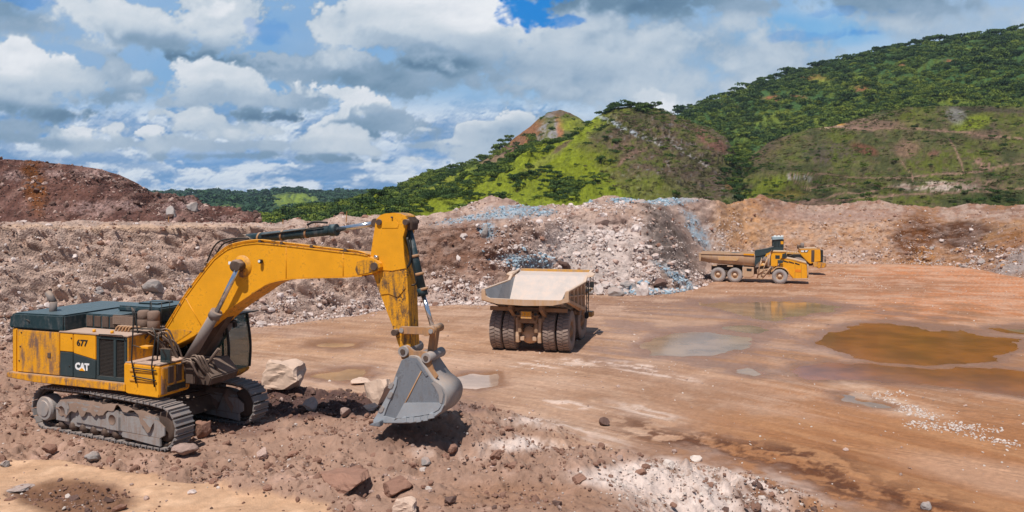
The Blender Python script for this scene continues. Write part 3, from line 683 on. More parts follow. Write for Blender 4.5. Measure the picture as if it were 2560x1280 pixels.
# ------------------------------------------------------------------ hills
def interp(U, pts): p = np.array(pts, float); return np.interp(U, p[:, 0], p[:, 1])
def build_hill(name, sky, Yr, Yb, zb, cols, rows, colf, seed, gully=(0.0, 1.0), rough=1.0, fine=None, ptop=1.0, back=250, urange=None, warp=None, mat=None):
    u0, u1 = urange or (sky[0][0], sky[-1][0])
    U, T = np.meshgrid(np.linspace(u0, u1, cols), np.concatenate([np.linspace(0, 1, rows), 1 + np.linspace(0.05, 1, 8)]))
    yr = Yr(U) if callable(Yr) else Yr + 0 * U; yb = Yb(U) if callable(Yb) else Yb + 0 * U
    zr = H + (HZ - interp(U, sky)) / F * yr
    tt = np.clip(T, 0, 1)
    g = tt ** ptop
    if warp: g = warp(U, tt, g)
    Y = np.where(T <= 1, yb + (yr - yb) * tt, yr + back * (T - 1))
    X = (U - 1280) / F * Y
    Z = zb + (zr - zb) * g
    k = 1.0 * np.sin(np.pi * np.clip(tt, 0, 1)) ** .6
    s = X / 100.0; q = tt * 3
    Z = Z + k * (gully[0] * (0.5 - billow(s * gully[1] + .5 * fbm(s, q, 2, seed), q * .35, 3, seed + 1)) + rough * fbm(X / 16, Y / 16, 4, seed + 2))
    Z = Z + (1 - k) * rough * .25 * fbm(X / 9, Y / 9, 3, seed + 3)
    if fine is not None:
        fa, fs = fine; kk = np.clip(k + .15, 0, 1)
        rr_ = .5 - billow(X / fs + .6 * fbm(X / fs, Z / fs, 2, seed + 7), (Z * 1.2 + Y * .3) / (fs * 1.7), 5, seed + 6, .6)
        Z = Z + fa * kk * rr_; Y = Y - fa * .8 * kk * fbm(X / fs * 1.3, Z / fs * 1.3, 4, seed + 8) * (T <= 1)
    Z = np.where(T > 1, Z - (zr - zb) * (T - 1) ** 1.2, Z)
    U2, V2 = proj(X, Y, Z)
    c = colf(U2, V2, X, Y, Z, T)
    n5 = fbm(U2 / 2.6, V2 / 2.0, 2, 415); n6 = fbm(U2 / 9 + V2 / 14, V2 / 5, 4, 416)
    c = np.clip(c * (1 + .30 * n5 + .32 * n6)[..., None], .006, .8)
    if fine is not None: c = c * (1 - .45 * sst(-rr_, -.02, .22) * kk)[..., None]  # hollows darkened in the colour, standing in for relief shading
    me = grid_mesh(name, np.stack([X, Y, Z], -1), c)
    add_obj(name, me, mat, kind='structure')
    return dict(U=U2, V=V2, X=X, Y=Y, Z=Z, T=T)
GRASS = np.array([.150, .180, .016]); OLIVE = np.array([.105, .105, .034]); WOOD = np.array([.025, .050, .014]); BARE = np.array([.17, .10, .075]); ORNG = np.array([.36, .15, .07]); GREYR = np.array([.27, .25, .24])
def hill_noise(U, V):
    return fbm(U / 60, V / 28, 4, 401), fbm(U / 17, V / 9, 4, 402), fbm(U / 6, V / 4, 3, 403)
def col_far(U, V, X, Y, Z, T):
    n1, n2, n3 = hill_noise(U, V)
    c = np.zeros(U.shape + (3,)) + np.array([.028, .062, .030])
    c = mixa(c, sst(n2, 0, .4) * .5, (.020, .042, .026))
    c = mixa(c, np.clip(blob(U + 20 * n1, V + 6 * n1, 735, 500, 62, 17, .9) + blob(U + 20 * n1, V + 6 * n1, 560, 520, 60, 10, .9) * .5, 0, 1) * sst(n3, -.6, .1), (.20, .26, .03))
    return c
def col_back(U, V, X, Y, Z, T):
    n1, n2, n3 = hill_noise(U, V); u, v = U + 14 * n1, V + 7 * n1
    c = np.zeros(U.shape + (3,)) + WOOD * 1.4
    c = mixa(c, sst(n1 + n2 * .6, .05, .4) * .7, GRASS * .8)
    c = mixa(c, blob(u, v, 1180, 428, 110, 13, .8, -24) * .9, np.array([.19, .22, .02]))
    c = mixa(c, blob(u, v, 1100, 462, 60, 10, .8, -20) * .8, np.array([.19, .20, .02]))
    rock = sst(u, 1225, 1290) * (1 - sst(v - (395 - (u - 1250) * .30), 0, 30))
    c = mixa(c, rock, OLIVE * 1.2)
    c = mixa(c, blob(u, v, 1310, 345, 26, 60, .8, 42) * .9, ORNG * .72); c = mixa(c, blob(u, v, 1240, 395, 70, 12, .8, -32) * .8, BARE * 1.5)
    c = mixa(c, blob(u, v, 1372, 325, 24, 52, .8, 20) * sst(n3 + n2, -.4, .2), GREYR * .85); c = mixa(c, blob(u, v, 1400, 282, 40, 10, .8) * .7, BARE * 1.0)
    c = mixa(c, blob(u, v, 1396, 318, 10, 26, .8, 8) * .9, ORNG * .9); c = mixa(c, blob(u, v, 1425, 310, 30, 16, .8) * .9, np.array([.22, .24, .02]))
    return c * (1 + .25 * n3)[..., None]
def col_mid(U, V, X, Y, Z, T):
    n1, n2, n3 = hill_noise(U, V); u, v = U + 12 * n1, V + 7 * n1 + 2 * n2
    c = np.zeros(U.shape + (3,)) + OLIVE * .95; c = mixa(c, sst(u, 1470, 1560) * .55, np.array([.105, .082, .045]))  # right part browner: stony scrub, with cloud shadow put into the colour
    c = mixa(c, sst(n2, -.15, .25) * .7, BARE * .66); c = mixa(c, sst(-n2 - n3 * .5, .1, .4) * .55, GRASS * .60); c = mixa(c, sst(n1, .0, .4) * .5, np.array([.10, .075, .055])); c = mixa(c, sst(n3, .15, .5) * .45, (.055, .05, .025))
    c = mixa(c, sst(n2 + n3, .45, .8) * .5, GREYR * .75)
    crest = (v - interp(u, [(1000, 545), (1240, 440), (1400, 352), (1500, 285), (1560, 262), (1700, 295), (1850, 400), (2000, 520)]))
    gr = (1 - sst(u - (1440 + (v - 370) * 1.0), -14, 26)) * sst(v - (375 - (u - 1440) * -.55), -30, 20)
    gr = np.maximum(gr, (1 - sst(u, 1480, 1560)) * (1 - sst(crest, 24, 60)))
    c = mixa(c, np.clip(gr, 0, 1) * .97, np.array([.175, .205, .014]))
    c = mixa(c, blob(u, v, 1430, 420, 110, 60, .8) * .7, np.array([.160, .185, .010])); c = mixa(c, blob(u, v, 1360, 400, 80, 9, .8, -33) * .7, np.array([.20, .21, .04]))
    c = mixa(c, blob(u, v, 1600, 480, 130, 40, .8) * .6, GRASS * .8)
    c = mixa(c, blob(u, v, 1405, 365, 32, 6, .7, -30) * .8, BARE * .8)
    c = mixa(c, blob(u, v, 1550, 316, 62, 6, .9, 26) * sst(n3 + n2, -.2, .2) * .85, np.array([.32, .35, .38])); c = mixa(c, blob(u, v, 1635, 350, 36, 6, .9, 30) * sst(n3, -.2, .3) * .7, GREYR * 1.3)
    c = mixa(c, blob(u, v, 1730, 392, 66, 4, .9, 32) * sst(n3 + n2, -.1, .2) * .8, GREYR * 1.4); c = mixa(c, blob(u, v, 1580, 388, 50, 4, .7, -32) * .8, BARE * 1.2)
    c = mixa(c, blob(u, v, 1775, 350, 48, 16, .8, 35) * sst(n2, -.4, .1) * .9, np.array([.16, .075, .055])); c = mixa(c, blob(u, v, 1560, 365, 50, 13, .8, 12) * sst(n3, -.3, .1) * .7, BARE * .9)
    c = mixa(c, blob(u, v, 1740, 450, 70, 60, .8) * .45, np.array([.07, .05, .04])); c = mixa(c, blob(u, v, 1828, 462, 16, 12, .7) * .9, ORNG * .45)
    c = mixa(c, blob(u, v, 1600, 270, 90, 14, .8) * .5, GRASS * .85)
    c = mixa(c, sst(u, 1790, 1850) * sst(v, 380, 430) * .5, WOOD * 1.5)
    return c * (1 + .22 * n3)[..., None]
def col_ridge(U, V, X, Y, Z, T):
    n1, n2, n3 = hill_noise(U, V); u, v = U + 20 * n1, V + 10 * n1
    c = np.zeros(U.shape + (3,)) + WOOD * 2.0
    c = mixa(c, sst(n1 + .7 * n2, 0, .5) * .7, GRASS * .62)
    for b in [(2035, 195, 34, 9), (1925, 245, 26, 6), (1990, 243, 20, 6), (2150, 220, 26, 8), (2255, 165, 14, 5), (2370, 150, 14, 4), (1830, 268, 26, 5)]:
        c = mixa(c, blob(u, v, b[0], b[1], b[2], b[3], .8) * .9, ORNG * .65)
    for b in [(2100, 200, 70, 20), (2080, 300, 200, 18), (1960, 340, 130, 20), (2350, 250, 160, 16)]:
        c = mixa(c, blob(u, v, b[0], b[1], b[2], b[3], .9) * .6, np.array([.17, .19, .02]))
    return c * (1 + .2 * n3)[..., None]
ROADS = [[(2180, 285), (2060, 318), (2140, 322), (2300, 322), (2420, 330), (2560, 350)], [(1960, 436), (2040, 432), (2160, 448), (2260, 442), (2420, 432), (2560, 405)],
         [(2000, 505), (2100, 485), (2250, 468), (2400, 460)], [(2080, 500), (2260, 488), (2420, 478), (2560, 470)], [(2370, 345), (2400, 390), (2410, 430)], [(2250, 400), (2275, 430), (2280, 450)], [(1975, 440), (2010, 470), (2060, 464), (2140, 460)]]
def seg_d(U, V, line):
    d = np.full(U.shape, 1e9)
    for (a, b), (c, e) in zip(line[:-1], line[1:]):
        dx, dy = c - a, e - b; t = np.clip(((U - a) * dx + (V - b) * dy) / (dx * dx + dy * dy), 0, 1)
        d = np.minimum(d, np.hypot(U - a - t * dx, V - b - t * dy))
    return d
def col_right(U, V, X, Y, Z, T):
    n1, n2, n3 = hill_noise(U, V); u, v = U + 10 * n1, V + 6 * n1 + 2 * n2
    c = np.zeros(U.shape + (3,)) + OLIVE * .95
    c = mixa(c, sst(n1, -.1, .4) * .6, GRASS * .60); c = mixa(c, sst(n2, .05, .4) * .35, BARE * .55)
    c = mixa(c, sst(-n1 - n2, .0, .5) * .65, (.040, .045, .018)); c = mixa(c, sst(n2 + n3, .15, .6) * .5, np.array([.10, .07, .05]))
    c = mixa(c, blob(u, v, 1900, 480, 110, 20, .8, -24) * .8, GRASS * .85); c = mixa(c, blob(u, v, 1960, 485, 60, 8, .8) * .7, np.array([.13, .10, .02]))
    c = mixa(c, blob(u, v, 1920, 365, 70, 30, .8, -36) * .5, BARE * .7); c = mixa(c, blob(u, v, 2150, 312, 120, 14, .8) * .8, BARE * 1.15)
    c = mixa(c, blob(u, v, 2265, 372, 32, 22, .7) * .85, np.array([.20, .12, .08])); c = mixa(c, blob(u, v, 2160, 372, 34, 12, .7, 15) * .8, np.array([.15, .055, .035])); c = mixa(c, blob(u, v, 2335, 385, 14, 9, .7) * .8, np.array([.15, .07, .05]))
    c = mixa(c, blob(u, v, 2430, 305, 52, 17, .7, -12) * .9, np.array([.15, .18, .015])); c = mixa(c, blob(u, v, 2390, 288, 24, 20, .8, 30) * .7, GREYR * .7)
    c = mixa(c, blob(u, v, 2480, 275, 110, 6, .7, 4) * .7, (.05, .035, .03)); c = mixa(c, blob(u, v, 2470, 335, 60, 13, .7) * .6, BARE * .9)
    c = mixa(c, blob(u, v, 2070, 385, 60, 26, .8) * sst(n3, -.3, .2) * .6, np.array([.09, .065, .06]))
    c = mixa(c, blob(u, v, 2340, 466, 100, 10, .7) * sst(n3 + n2, -.5, .1), np.array([.40, .31, .26])); c = mixa(c, blob(u, v, 2450, 460, 60, 16, .8) * sst(n3, -.3, .2) * .7, BARE * 1.1); c = mixa(c, blob(u, v, 2460, 412, 30, 11, .8, 20) * sst(n3, -.3, .2), BARE * 1.3)
    c = mixa(c, blob(u, v, 1990, 445, 34, 9, .8) * sst(n3, -.2, .2), GREYR); c = mixa(c, blob(u, v, 2020, 505, 60, 7, .8) * .8, BARE * 1.3)
    c = mixa(c, blob(u, v, 2080, 318, 30, 5, .7) * .9, np.array([.45, .32, .20])); c = mixa(c, blob(u, v, 2090, 312, 24, 4, .7) * .9, np.array([.50, .26, .06]))
    for r in ROADS: c = mixa(c, (1 - sst(seg_d(u, v, r), 1.0, 3.2)) * .75, BARE * 1.55)
    c = mixa(c, blob(u, v, 2530, 500, 160, 22, .8) * .7, (.035, .05, .016))
    return c * (1 + .2 * n3)[..., None]
def col_bank(U, V, X, Y, Z, T):
    n1, n2, n3 = hill_noise(U * 1.3, V * 1.3); u, v = U + 20 * n1, V + 10 * n1
    c = np.zeros(U.shape + (3,)) + alb(112, 78, 68)
    c = mixa(c, sst(n1, -.1, .4) * .7, alb(88, 60, 54)); sk = fbm((U + V * 1.1) / 26, (V - U * .6) / 90, 4, 633); c = mixa(c, sst(sk, .05, .4) * .6, alb(150, 118, 108)); c = mixa(c, sst(-sk, .1, .4) * .5, alb(76, 50, 46)); c = mixa(c, sst(n2, .1, .5) * .5, alb(134, 98, 90)); c = mixa(c, blob(u, v, 85, 460, 26, 70, .9, -10) * .8, alb(124, 74, 34))
    for b in [(35, 440, 30, 12), (330, 515, 22, 14), (425, 535, 20, 24), (480, 515, 30, 16), (130, 430, 24, 9), (240, 520, 70, 18), (230, 430, 40, 12), (570, 547, 16, 7), (450, 495, 40, 7)]:
        c = mixa(c, blob(u, v, b[0], b[1], b[2], b[3], .9) * sst(n3, -.5, .1) * .7, alb(164, 136, 130))
    return np.clip(c * (1 + .3 * n3)[..., None], .01, .6)

hill_m = terrain_mat('hillside', 0.12, 0.55, 0.30, 0.9, 3.0)
far_m = terrain_mat('far_hillside', 0.02, 0.09, 0.30, 1.0, 12.0)
bank_m = terrain_mat('dark_bank', 0.7, 3.6, 0.30, 0.9, 0.5)
HF = build_hill('distant_hills', [(-900, 470), (-300, 492), (200, 478), (400, 494), (480, 490), (560, 487), (620, 498), (680, 491), (720, 480), (770, 488), (830, 493), (880, 488), (920, 491), (1000, 500), (1300, 485), (1900, 480), (2600, 470), (3500, 480)], 2600, 900, -6, 700, 40, col_far, 500, (60, .10), 12, None, 1.3, 1200, mat=far_m)
HB = build_hill('rocky_peak_hill', [(500, 600), (640, 560), (760, 540), (840, 524), (880, 513), (930, 498), (980, 483), (1020, 471), (1060, 448), (1100, 436), (1150, 424), (1200, 405), (1240, 380), (1270, 359), (1300, 337), (1330, 313), (1345, 299), (1370, 281), (1400, 275), (1425, 281), (1450, 297), (1500, 330), (1600, 400), (1800, 480)], 620, lambda U: 330 + 0 * U, -4, 560, 120, col_back, 520, (16, 2.2), 3.2, (6, 20), 1.0, 200, mat=hill_m)
HM = build_hill('grassy_hill', [(900, 580), (1000, 545), (1150, 492), (1240, 444), (1340, 390), (1400, 357), (1450, 322), (1500, 290), (1530, 274), (1560, 266), (1600, 264), (1640, 271), (1700, 295), (1760, 320), (1800, 345), (1830, 372), (1850, 400), (1870, 430), (1900, 470), (2000, 530)], 440, 250, 0, 760, 240, col_mid, 540, (26, 1.6), 4.0, (9.0, 22), 0.92, 160, mat=hill_m)
HR = build_hill('wooded_ridge', [(1450, 420), (1600, 330), (1680, 293), (1760, 264), (1830, 243), (1900, 212), (2000, 187), (2100, 160), (2200, 136), (2300, 116), (2400, 102), (2500, 90), (2560, 78), (2800, 40), (3500, 10)], 900, 420, 0, 640, 130, col_ridge, 560, (34, .9), 6, (9, 40), .95, 400, mat=hill_m)
HG = build_hill('terraced_hill', [(1740, 560), (1790, 510), (1820, 468), (1850, 420), (1880, 388), (1920, 358), (1980, 337), (2020, 323), (2080, 318), (2150, 300), (2200, 281), (2260, 269), (2330, 264), (2420, 265), (2500, 265), (2560, 267), (2900, 250), (3500, 240)], 400, 200, -2, 700, 200, col_right, 580, (17, 1.5), 2.6, (4.0, 15), 1.0, 160, mat=hill_m,
    warp=lambda U, t, g: g + 0.022 * np.sin(g * 21 + U / 210.) * sst(t, .05, .3) * (1 - sst(t, .85, 1)))
HBK = build_hill('dark_bank', [(-1100, 430), (-300, 397), (0, 400), (60, 403), (150, 409), (240, 421), (300, 439), (345, 461), (370, 482), (400, 486), (440, 491), (480, 498), (520, 516), (560, 531), (600, 541), (640, 550), (655, 561)], lambda U: 118 - 6 * sst(U, 300, 650), lambda U: 92 + 8 * sst(U, 300, 650), 6.4, 620, 150, col_bank, 600, (3.2, 9), 1.3, (2.2, 4.2), .9, 40, mat=bank_m)

# plain land out to the horizon
lx, ly = np.meshgrid(np.linspace(-4300, 4300, 60), np.concatenate([np.linspace(-150, 140, 12), np.linspace(160, 4300, 50)]))
me = grid_mesh('land', np.stack([lx, ly, -4.0 + 0 * lx], -1), np.zeros(lx.shape + (3,)) + np.array([.035, .06, .02]))
add_obj('land', me, far_m, kind='structure')

GX, GY, GZ, GE = build_ground()
WU, WV, WX, WY, WZ, WTt = build_walls()

# ------------------------------------------------------------------ puddles
def water_mat(name, col, rough):
    m = newmat(name); p = wpos()
    b = noise(mul3(p, (1.0, .45, 1)), 2.2, 4, .6); col = mixc(ramp(noise(p, .35, 4, .6), .35, .65), tuple(x * .8 for x in col[:3]) + (1,), tuple(x * 1.3 for x in col[:3]) + (1,))
    return finish(m, col, rough, 0, b, 0.06, 0.02, spec=0.5, IOR=1.33)
wm_b = water_mat('brown_water', (.245, .078, .010, 1), .10); wm_g = water_mat('grey_water', (.27, .17, .10, 1), .10); wm_p = water_mat('pale_mud_water', (.40, .27, .20, 1), .12); wm_t = water_mat('tan_water', (.34, .20, .10, 1), .12)
PLAB = {'big': ('largest brown puddle spread across the right of the pit floor', wm_b), 'near': ('long brown puddle running off the right edge, nearer than the largest puddle', wm_b),
 'grey': ('grey and brown puddle right of the rear view dump truck', wm_g), 'truck': ('shallow puddle that mirrors the yellow articulated truck', wm_g), 'small': ('narrow brown puddle just above the grey puddle', wm_g),
 'slick': ('small grey slick touching the left end of the long brown puddle', wm_g), 'tan': ('tan puddle right of the big pale boulder', wm_t), 'tan_far': ('thin tan puddle beyond the boulder, under the excavator arm', wm_t),
 'pale': ('pale flat puddle just right of the excavator bucket', wm_p), 'stony': ('thin grey puddle beside the strip of white stones', wm_g), 'far_right': ('brown puddle at the right edge beyond the largest puddle', wm_g)}
for k, poly in PUD.items():
    cu = sum(p[0] for p in poly) / len(poly); cv = sum(p[1] for p in poly) / len(poly)
    ex = [(cu + (p[0] - cu) * 1.10 + 46 * (1 if p[0] > cu else -1), cv + (p[1] - cv) * 1.25 + 9 * (1 if p[1] > cv else -1)) for p in poly]
    vs = [gnd(u, v, 0) for u, v in ex]; wz = -0.010 - 0.0012 * list(PUD).index(k)
    me = bpy.data.meshes.new('puddle'); me.from_pydata([(a, b, wz) for a, b, c in vs], [], [list(range(len(vs)))]); me.update()
    if me.polygons[0].normal.z < 0: me.flip_normals()
    add_obj('puddle', me, PLAB[k][1], label=PLAB[k][0], cat='puddle')
# ------------------------------------------------------------------ rubble, clods and boulders
PALE = tuple(alb(230, 216, 210)); PINK = tuple(alb(186, 158, 146)); BROWN = tuple(alb(150, 114, 98)); BLUEC = tuple(alb(158, 182, 198)); WHITE = tuple(alb(222, 206, 196)); DARKC = tuple(alb(112, 88, 80)); TAN = tuple(alb(200, 166, 142)); OCH = tuple(alb(176, 130, 92))
m_pale = rock_mat('pale_stone', PALE, .22, 2.5, dust=PINK); m_pink = rock_mat('pink_stone', PINK, .22, 2.5); m_brown = rock_mat('brown_clod', BROWN, .18, 3.5)
m_blue = rock_mat('blue_stone', BLUEC, .28, 2.5, dust=tuple(alb(190, 200, 206))); m_white = rock_mat('white_stone', WHITE, .12, 3); m_grey = rock_mat('grey_stone', tuple(alb(166, 158, 154)), .2, 1.6, dust=PINK); m_tan = rock_mat('tan_stone', tuple(alb(222, 192, 172)), .14, 1.6, dust=tuple(alb(216, 186, 166))); m_och = rock_mat('ochre_stone', OCH, .25, 2.5)
m_dark = rock_mat('damp_clod', DARKC, .2, 3.5)
P_pale = rock_protos('pale', m_pale, 6, 2); P_pink = rock_protos('pink', m_pink, 5, 1); P_brown = rock_protos('brown', m_brown, 6, 2, rough=.2, cuts=5); P_blue = rock_protos('blue', m_blue, 5, 1); P_white = rock_protos('white', m_white, 5, 2, cuts=6); P_och = rock_protos('ochre', m_och, 5, 1); P_dark = rock_protos('damp', m_dark, 5, 1, rough=.2, cuts=5)

def pick(weights, n):
    w = weights.reshape(-1); return rng.choice(w.size, n, replace=True, p=w / w.sum())
def sizes(n, lo, hi, al=2.2):
    u_ = rng.random(n); return lo * (1 - u_ * (1 - (lo / hi) ** al)) ** (-1 / al)
def rots(n): return np.stack([rng.uniform(-.5, .5, n), rng.uniform(-.5, .5, n), rng.uniform(0, 6.28, n)], -1)
def scat(name, key, coll, npk, X, Y, Z, W, n, lo, hi, al, sink=.25, label=None):
    i = pick(W, n); s = sizes(n, lo, hi, al)
    p = np.stack([X.reshape(-1)[i] + rng.normal(0, .12, n), Y.reshape(-1)[i] + rng.normal(0, .12, n), Z.reshape(-1)[i] - s * sink * 0 + s * .15], -1)
    sc = s[:, None] * rng.uniform(.75, 1.25, (n, 3))
    return scatter(name, p, sc, rots(n), coll, npk), p, s
okw = (WTt > 0.0) & (WTt < 2.1) & (WU > -300) & (WU < 2950)
dens = (WY / 80.0) ** 1.0
bf = blue_field(WU, WV); rw = rubble_weight(WU, WV) * okw * dens
toe_w = np.exp(-((WTt - .03) / .07) ** 2) * okw * (1 + 2 * blob(WU, WV, 1550, 730, 200, 30, .8))
warm = sst(WU, 1800, 1900)
scat('pale_rubble', 'pale', P_pale, 6, WX, WY, WZ, rw * (1 - bf * .85) * (1 - warm * .6) + toe_w * .4, 15000, .055, .42, 2.5)
scat('pink_rubble', 'pink', P_pink, 5, WX, WY, WZ, (rw * .8 + okw * .22) * (1 - bf * .7), 11000, .055, .38, 2.5)
scat('blue_rubble', 'blue', P_blue, 5, WX, WY, WZ, bf * okw * (WTt < 2.0), 3000, .06, .34, 2.4)
scat('brown_rubble', 'brown', P_brown, 6, WX, WY, WZ, okw * (.3 + .7 * (fbm(WU / 40, WV / 20, 3, 310) > 0)) * (1 - warm * .5), 3500, .06, .45, 2.5)
scat('ochre_rubble', 'ochre', P_och, 5, WX, WY, WZ, okw * warm * (.15 + rubble_weight(WU, WV)), 4500, .05, .38, 2.4)
# dug-over ground near the camera
Uq, Vq = proj(GX, GY, GZ)
inn = (Uq > -200) & (Uq < 2800) & (Vq < 1420)
area = (GY ** 3) / 20000.0
onm = sst(GE, 0, .8) * inn * (1 - .90 * sandmask(GX, GY)) * (1 - .55 * blob(Uq, Vq, 1720, 1215, 170, 60, .7))
trk = 1 - np.clip(blob(Uq, Vq, 270, 1120, 240, 22, .6), 0, 1) * 0
scat('soil_clods', 'clod', P_brown, 6, GX, GY, GZ, onm * area * (.35 + .65 * sst(fbm(GX * .6, GY * .6, 3, 320), -.3, .3)), 15000, .022, .22, 2.1)
scat('pale_gravel', 'gravel', P_pink, 5, GX, GY, GZ, onm * area * (.15 + sst(fbm(GX * .9, GY * .9, 3, 321), 0, .4) + 1.0 * blob(Uq, Vq, 1720, 1210, 220, 70, .8)), 5200, .018, .13, 2.2)
scat('white_gravel', 'whitegr', P_white, 5, GX, GY, GZ, onm * area * (.04 + 2 * blob(Uq, Vq, 1720, 1220, 200, 60, .8) + .8 * blob(Uq, Vq, 2060, 1250, 160, 40, .9)), 2600, .018, .12, 2.2)
scat('dark_clods', 'darkcl', P_dark, 5, GX, GY, GZ, (onm * area * (.04 + 2.2 * blob(Uq, Vq, 780, 1008, 150, 30, .5) + 1.3 * blob(Uq, Vq, 1175, 1010, 40, 22, .6) + 1.0 * blob(Uq, Vq, 1960, 1230, 130, 60, .9) + .8 * blob(Uq, Vq, 205, 1245, 120, 36, .8))), 2600, .025, .20, 2.1)  # darker clods, thickest in the trench
# the flat pit floor: stray stones and the strip of white ones
flatm = (1 - sst(GE, -.5, .4)) * inn * (puddle_field(GX, GY) < -16)
strip = np.clip(blob(Uq, Vq, 2150, 1005, 60, 8, .8, 12) + blob(Uq, Vq, 2265, 1022, 80, 13, .8, 16) + blob(Uq, Vq, 2380, 1068, 110, 12, .8, 4) + .8 * blob(Uq, Vq, 2500, 1105, 90, 8, .8, 12) + .5 * blob(Uq, Vq, 2210, 985, 60, 6, .8), 0, 1)
scat('floor_stones', 'flst', P_pink, 5, GX, GY, GZ, flatm * area * .3 + flatm * area * 1.5 * np.exp(-((toe(Uq) - GY) / 2.2) ** 2), 2400, .025, .16, 2.4)
scat('white_stone_strip', 'strip', P_white, 5, GX, GY, GZ, flatm * area * strip, 620, .03, .10, 2.4)
scat('white_floor_stones', 'wst', P_white, 5, GX, GY, GZ, flatm * area * (.05 + .5 * blob(Uq, Vq, 1500, 920, 200, 20, .8) + .9 * blob(Uq, Vq, 2150, 700, 60, 9, .8, 18) + .3 * blob(Uq, Vq, 2600, 1110, 200, 60, .8)), 800, .03, .10, 2.2)

GRID_T = None
def hit(u, v, zmax=3.0):
    """where the sight line through (bearing u, row v) meets the ground"""
    Y = np.linspace(14, 120, 4000); x = (u - 1280) / F * Y; zr = H - (v - HZ) / F * Y
    zz = ground_z(x, Y)[0]
    k = np.where(zr <= zz)[0]
    i = k[0] if len(k) else len(Y) - 1
    return float(x[i]), float(Y[i]), float(zz[i])
BM = {}
def boulder_mesh(i, kw):
    key = (i, tuple(sorted(kw.items())))
    if key not in BM: BM[key] = rock_mesh('boulder_shape', 300 + i * 7, **kw)
    return BM[key]
def boulder(x, y, z, w, d, h, rz, mat, i, label=None, group=None, cat='boulder', name='boulder', tilt=0.0, kw=None):
    base = boulder_mesh(i, kw or dict(sub=4, cuts=11, rough=.10))
    me = base.copy(); me.materials.clear(); me.materials.append(mat)
    co = np.array([v.co[:] for v in base.vertices]); ext = np.abs(co).max(0)
    o = bpy.data.objects.new(name, me); COL.objects.link(o)
    o.location = (x, y, z); o.rotation_euler = (tilt, tilt * .5, rz); o.scale = (w / 2 / ext[0], d / 2 / ext[1], h / 2 / ext[2])
    return setp(o, label, cat, group)
NB = [  # bearing, row of the foot, width px, height px, material, seed, label
 (690, 986, 150, 90, m_tan, 6, 'huge pale blocky boulder on the pit floor, right of the excavator tracks'),
 (942, 1012, 92, 68, m_tan, 2, 'pinkish boulder left of and behind the raised bucket'),
 (925, 1027, 56, 16, m_tan, 3, 'flat tan slab lying under the boulder beside the bucket'),
 (856, 1228, 172, 46, m_brown, 2, 'widest brown slab half buried at the bottom centre'),
 (994, 1237, 78, 56, m_brown, 5, 'squarish brown block just right of the widest brown slab'),
 (1003, 1296, 92, 58, m_tan, 6, 'tan block cut off by the bottom edge, below the squarish brown block'),
 (455, 1146, 64, 36, m_pink, 7, 'pinkish rock against the front of the near track'),
 (503, 1100, 56, 58, m_brown, 8, 'brown wedge of rock between the two track fronts'),
 (1450, 1208, 38, 30, m_brown, 5, 'rounded brown rock at the left foot of the white heap'),
 (1674, 1176, 34, 26, m_white, 10, 'whitest lump at the top of the white heap'),
 (1744, 1154, 40, 15, m_white, 11, 'flat white stone on the rim right of the white heap'),
 (1778, 1217, 26, 16, m_brown, 12, 'small brown stone set in the white heap'),
 (2318, 1275, 27, 26, m_grey, 13, 'round pale grey stone alone near the bottom right'),
 (226, 1160, 36, 32, m_grey, 14, 'dark grey pointed rock in front of the near track'),
 (40, 1232, 70, 12, m_grey, 15, 'blue-grey slab lying on the sand at the left edge'),
 (10, 1168, 30, 16, m_grey, 16, 'small blue-grey stone touching the left edge above the sand'),
 (656, 1152, 34, 30, m_pink, 17, 'upright pink stone in the churned soil below the far track'),
 (774, 1028, 40, 34, m_grey, 18, 'grey stone in the dark trench'),
 (860, 1044, 30, 26, m_pink, 19, 'pink stone on the near rim of the dark trench'),
 (1062, 1165, 36, 20, m_grey, 20, 'pale grey slab below the bucket shadow'),
 (478, 1236, 22, 12, m_pale, 21, 'small pale stone in the row on the edge of the sand'),
 (900, 962, 60, 16, m_tan, 22, 'low pale rock on the trench rim left of the bucket boulder'),
 (1510, 1065, 30, 22, m_dark, 23, 'dark clod on the edge of the churned ground, right of the bucket'),
 (1240, 1150, 34, 26, m_brown, 24, 'brown rock on the slope right of the bucket shadow'),
 (120, 1135, 36, 24, m_brown, 25, 'brown clod in front of the rear end of the near track')]
for (u, v, w, h, mt, i, lab) in NB:
    x, y, z = hit(u, v)
    s = y / F
    boulder(x, y + w * s * .25, z + h * s * (.36 if v < 1200 else .22), w * s * 1.06, w * s * .85, h * s * 1.12, (i * 1.3) % 3, mt, i, lab, cat='rock' if w < 60 else 'boulder')
def wallhit(u, v):
    d = (WU - u) ** 2 + ((WV - v) * 1.5) ** 2 + 1e4 * (WTt > 1.9); k = np.argmin(d); return WX.flat[k], WY.flat[k], WZ.flat[k]
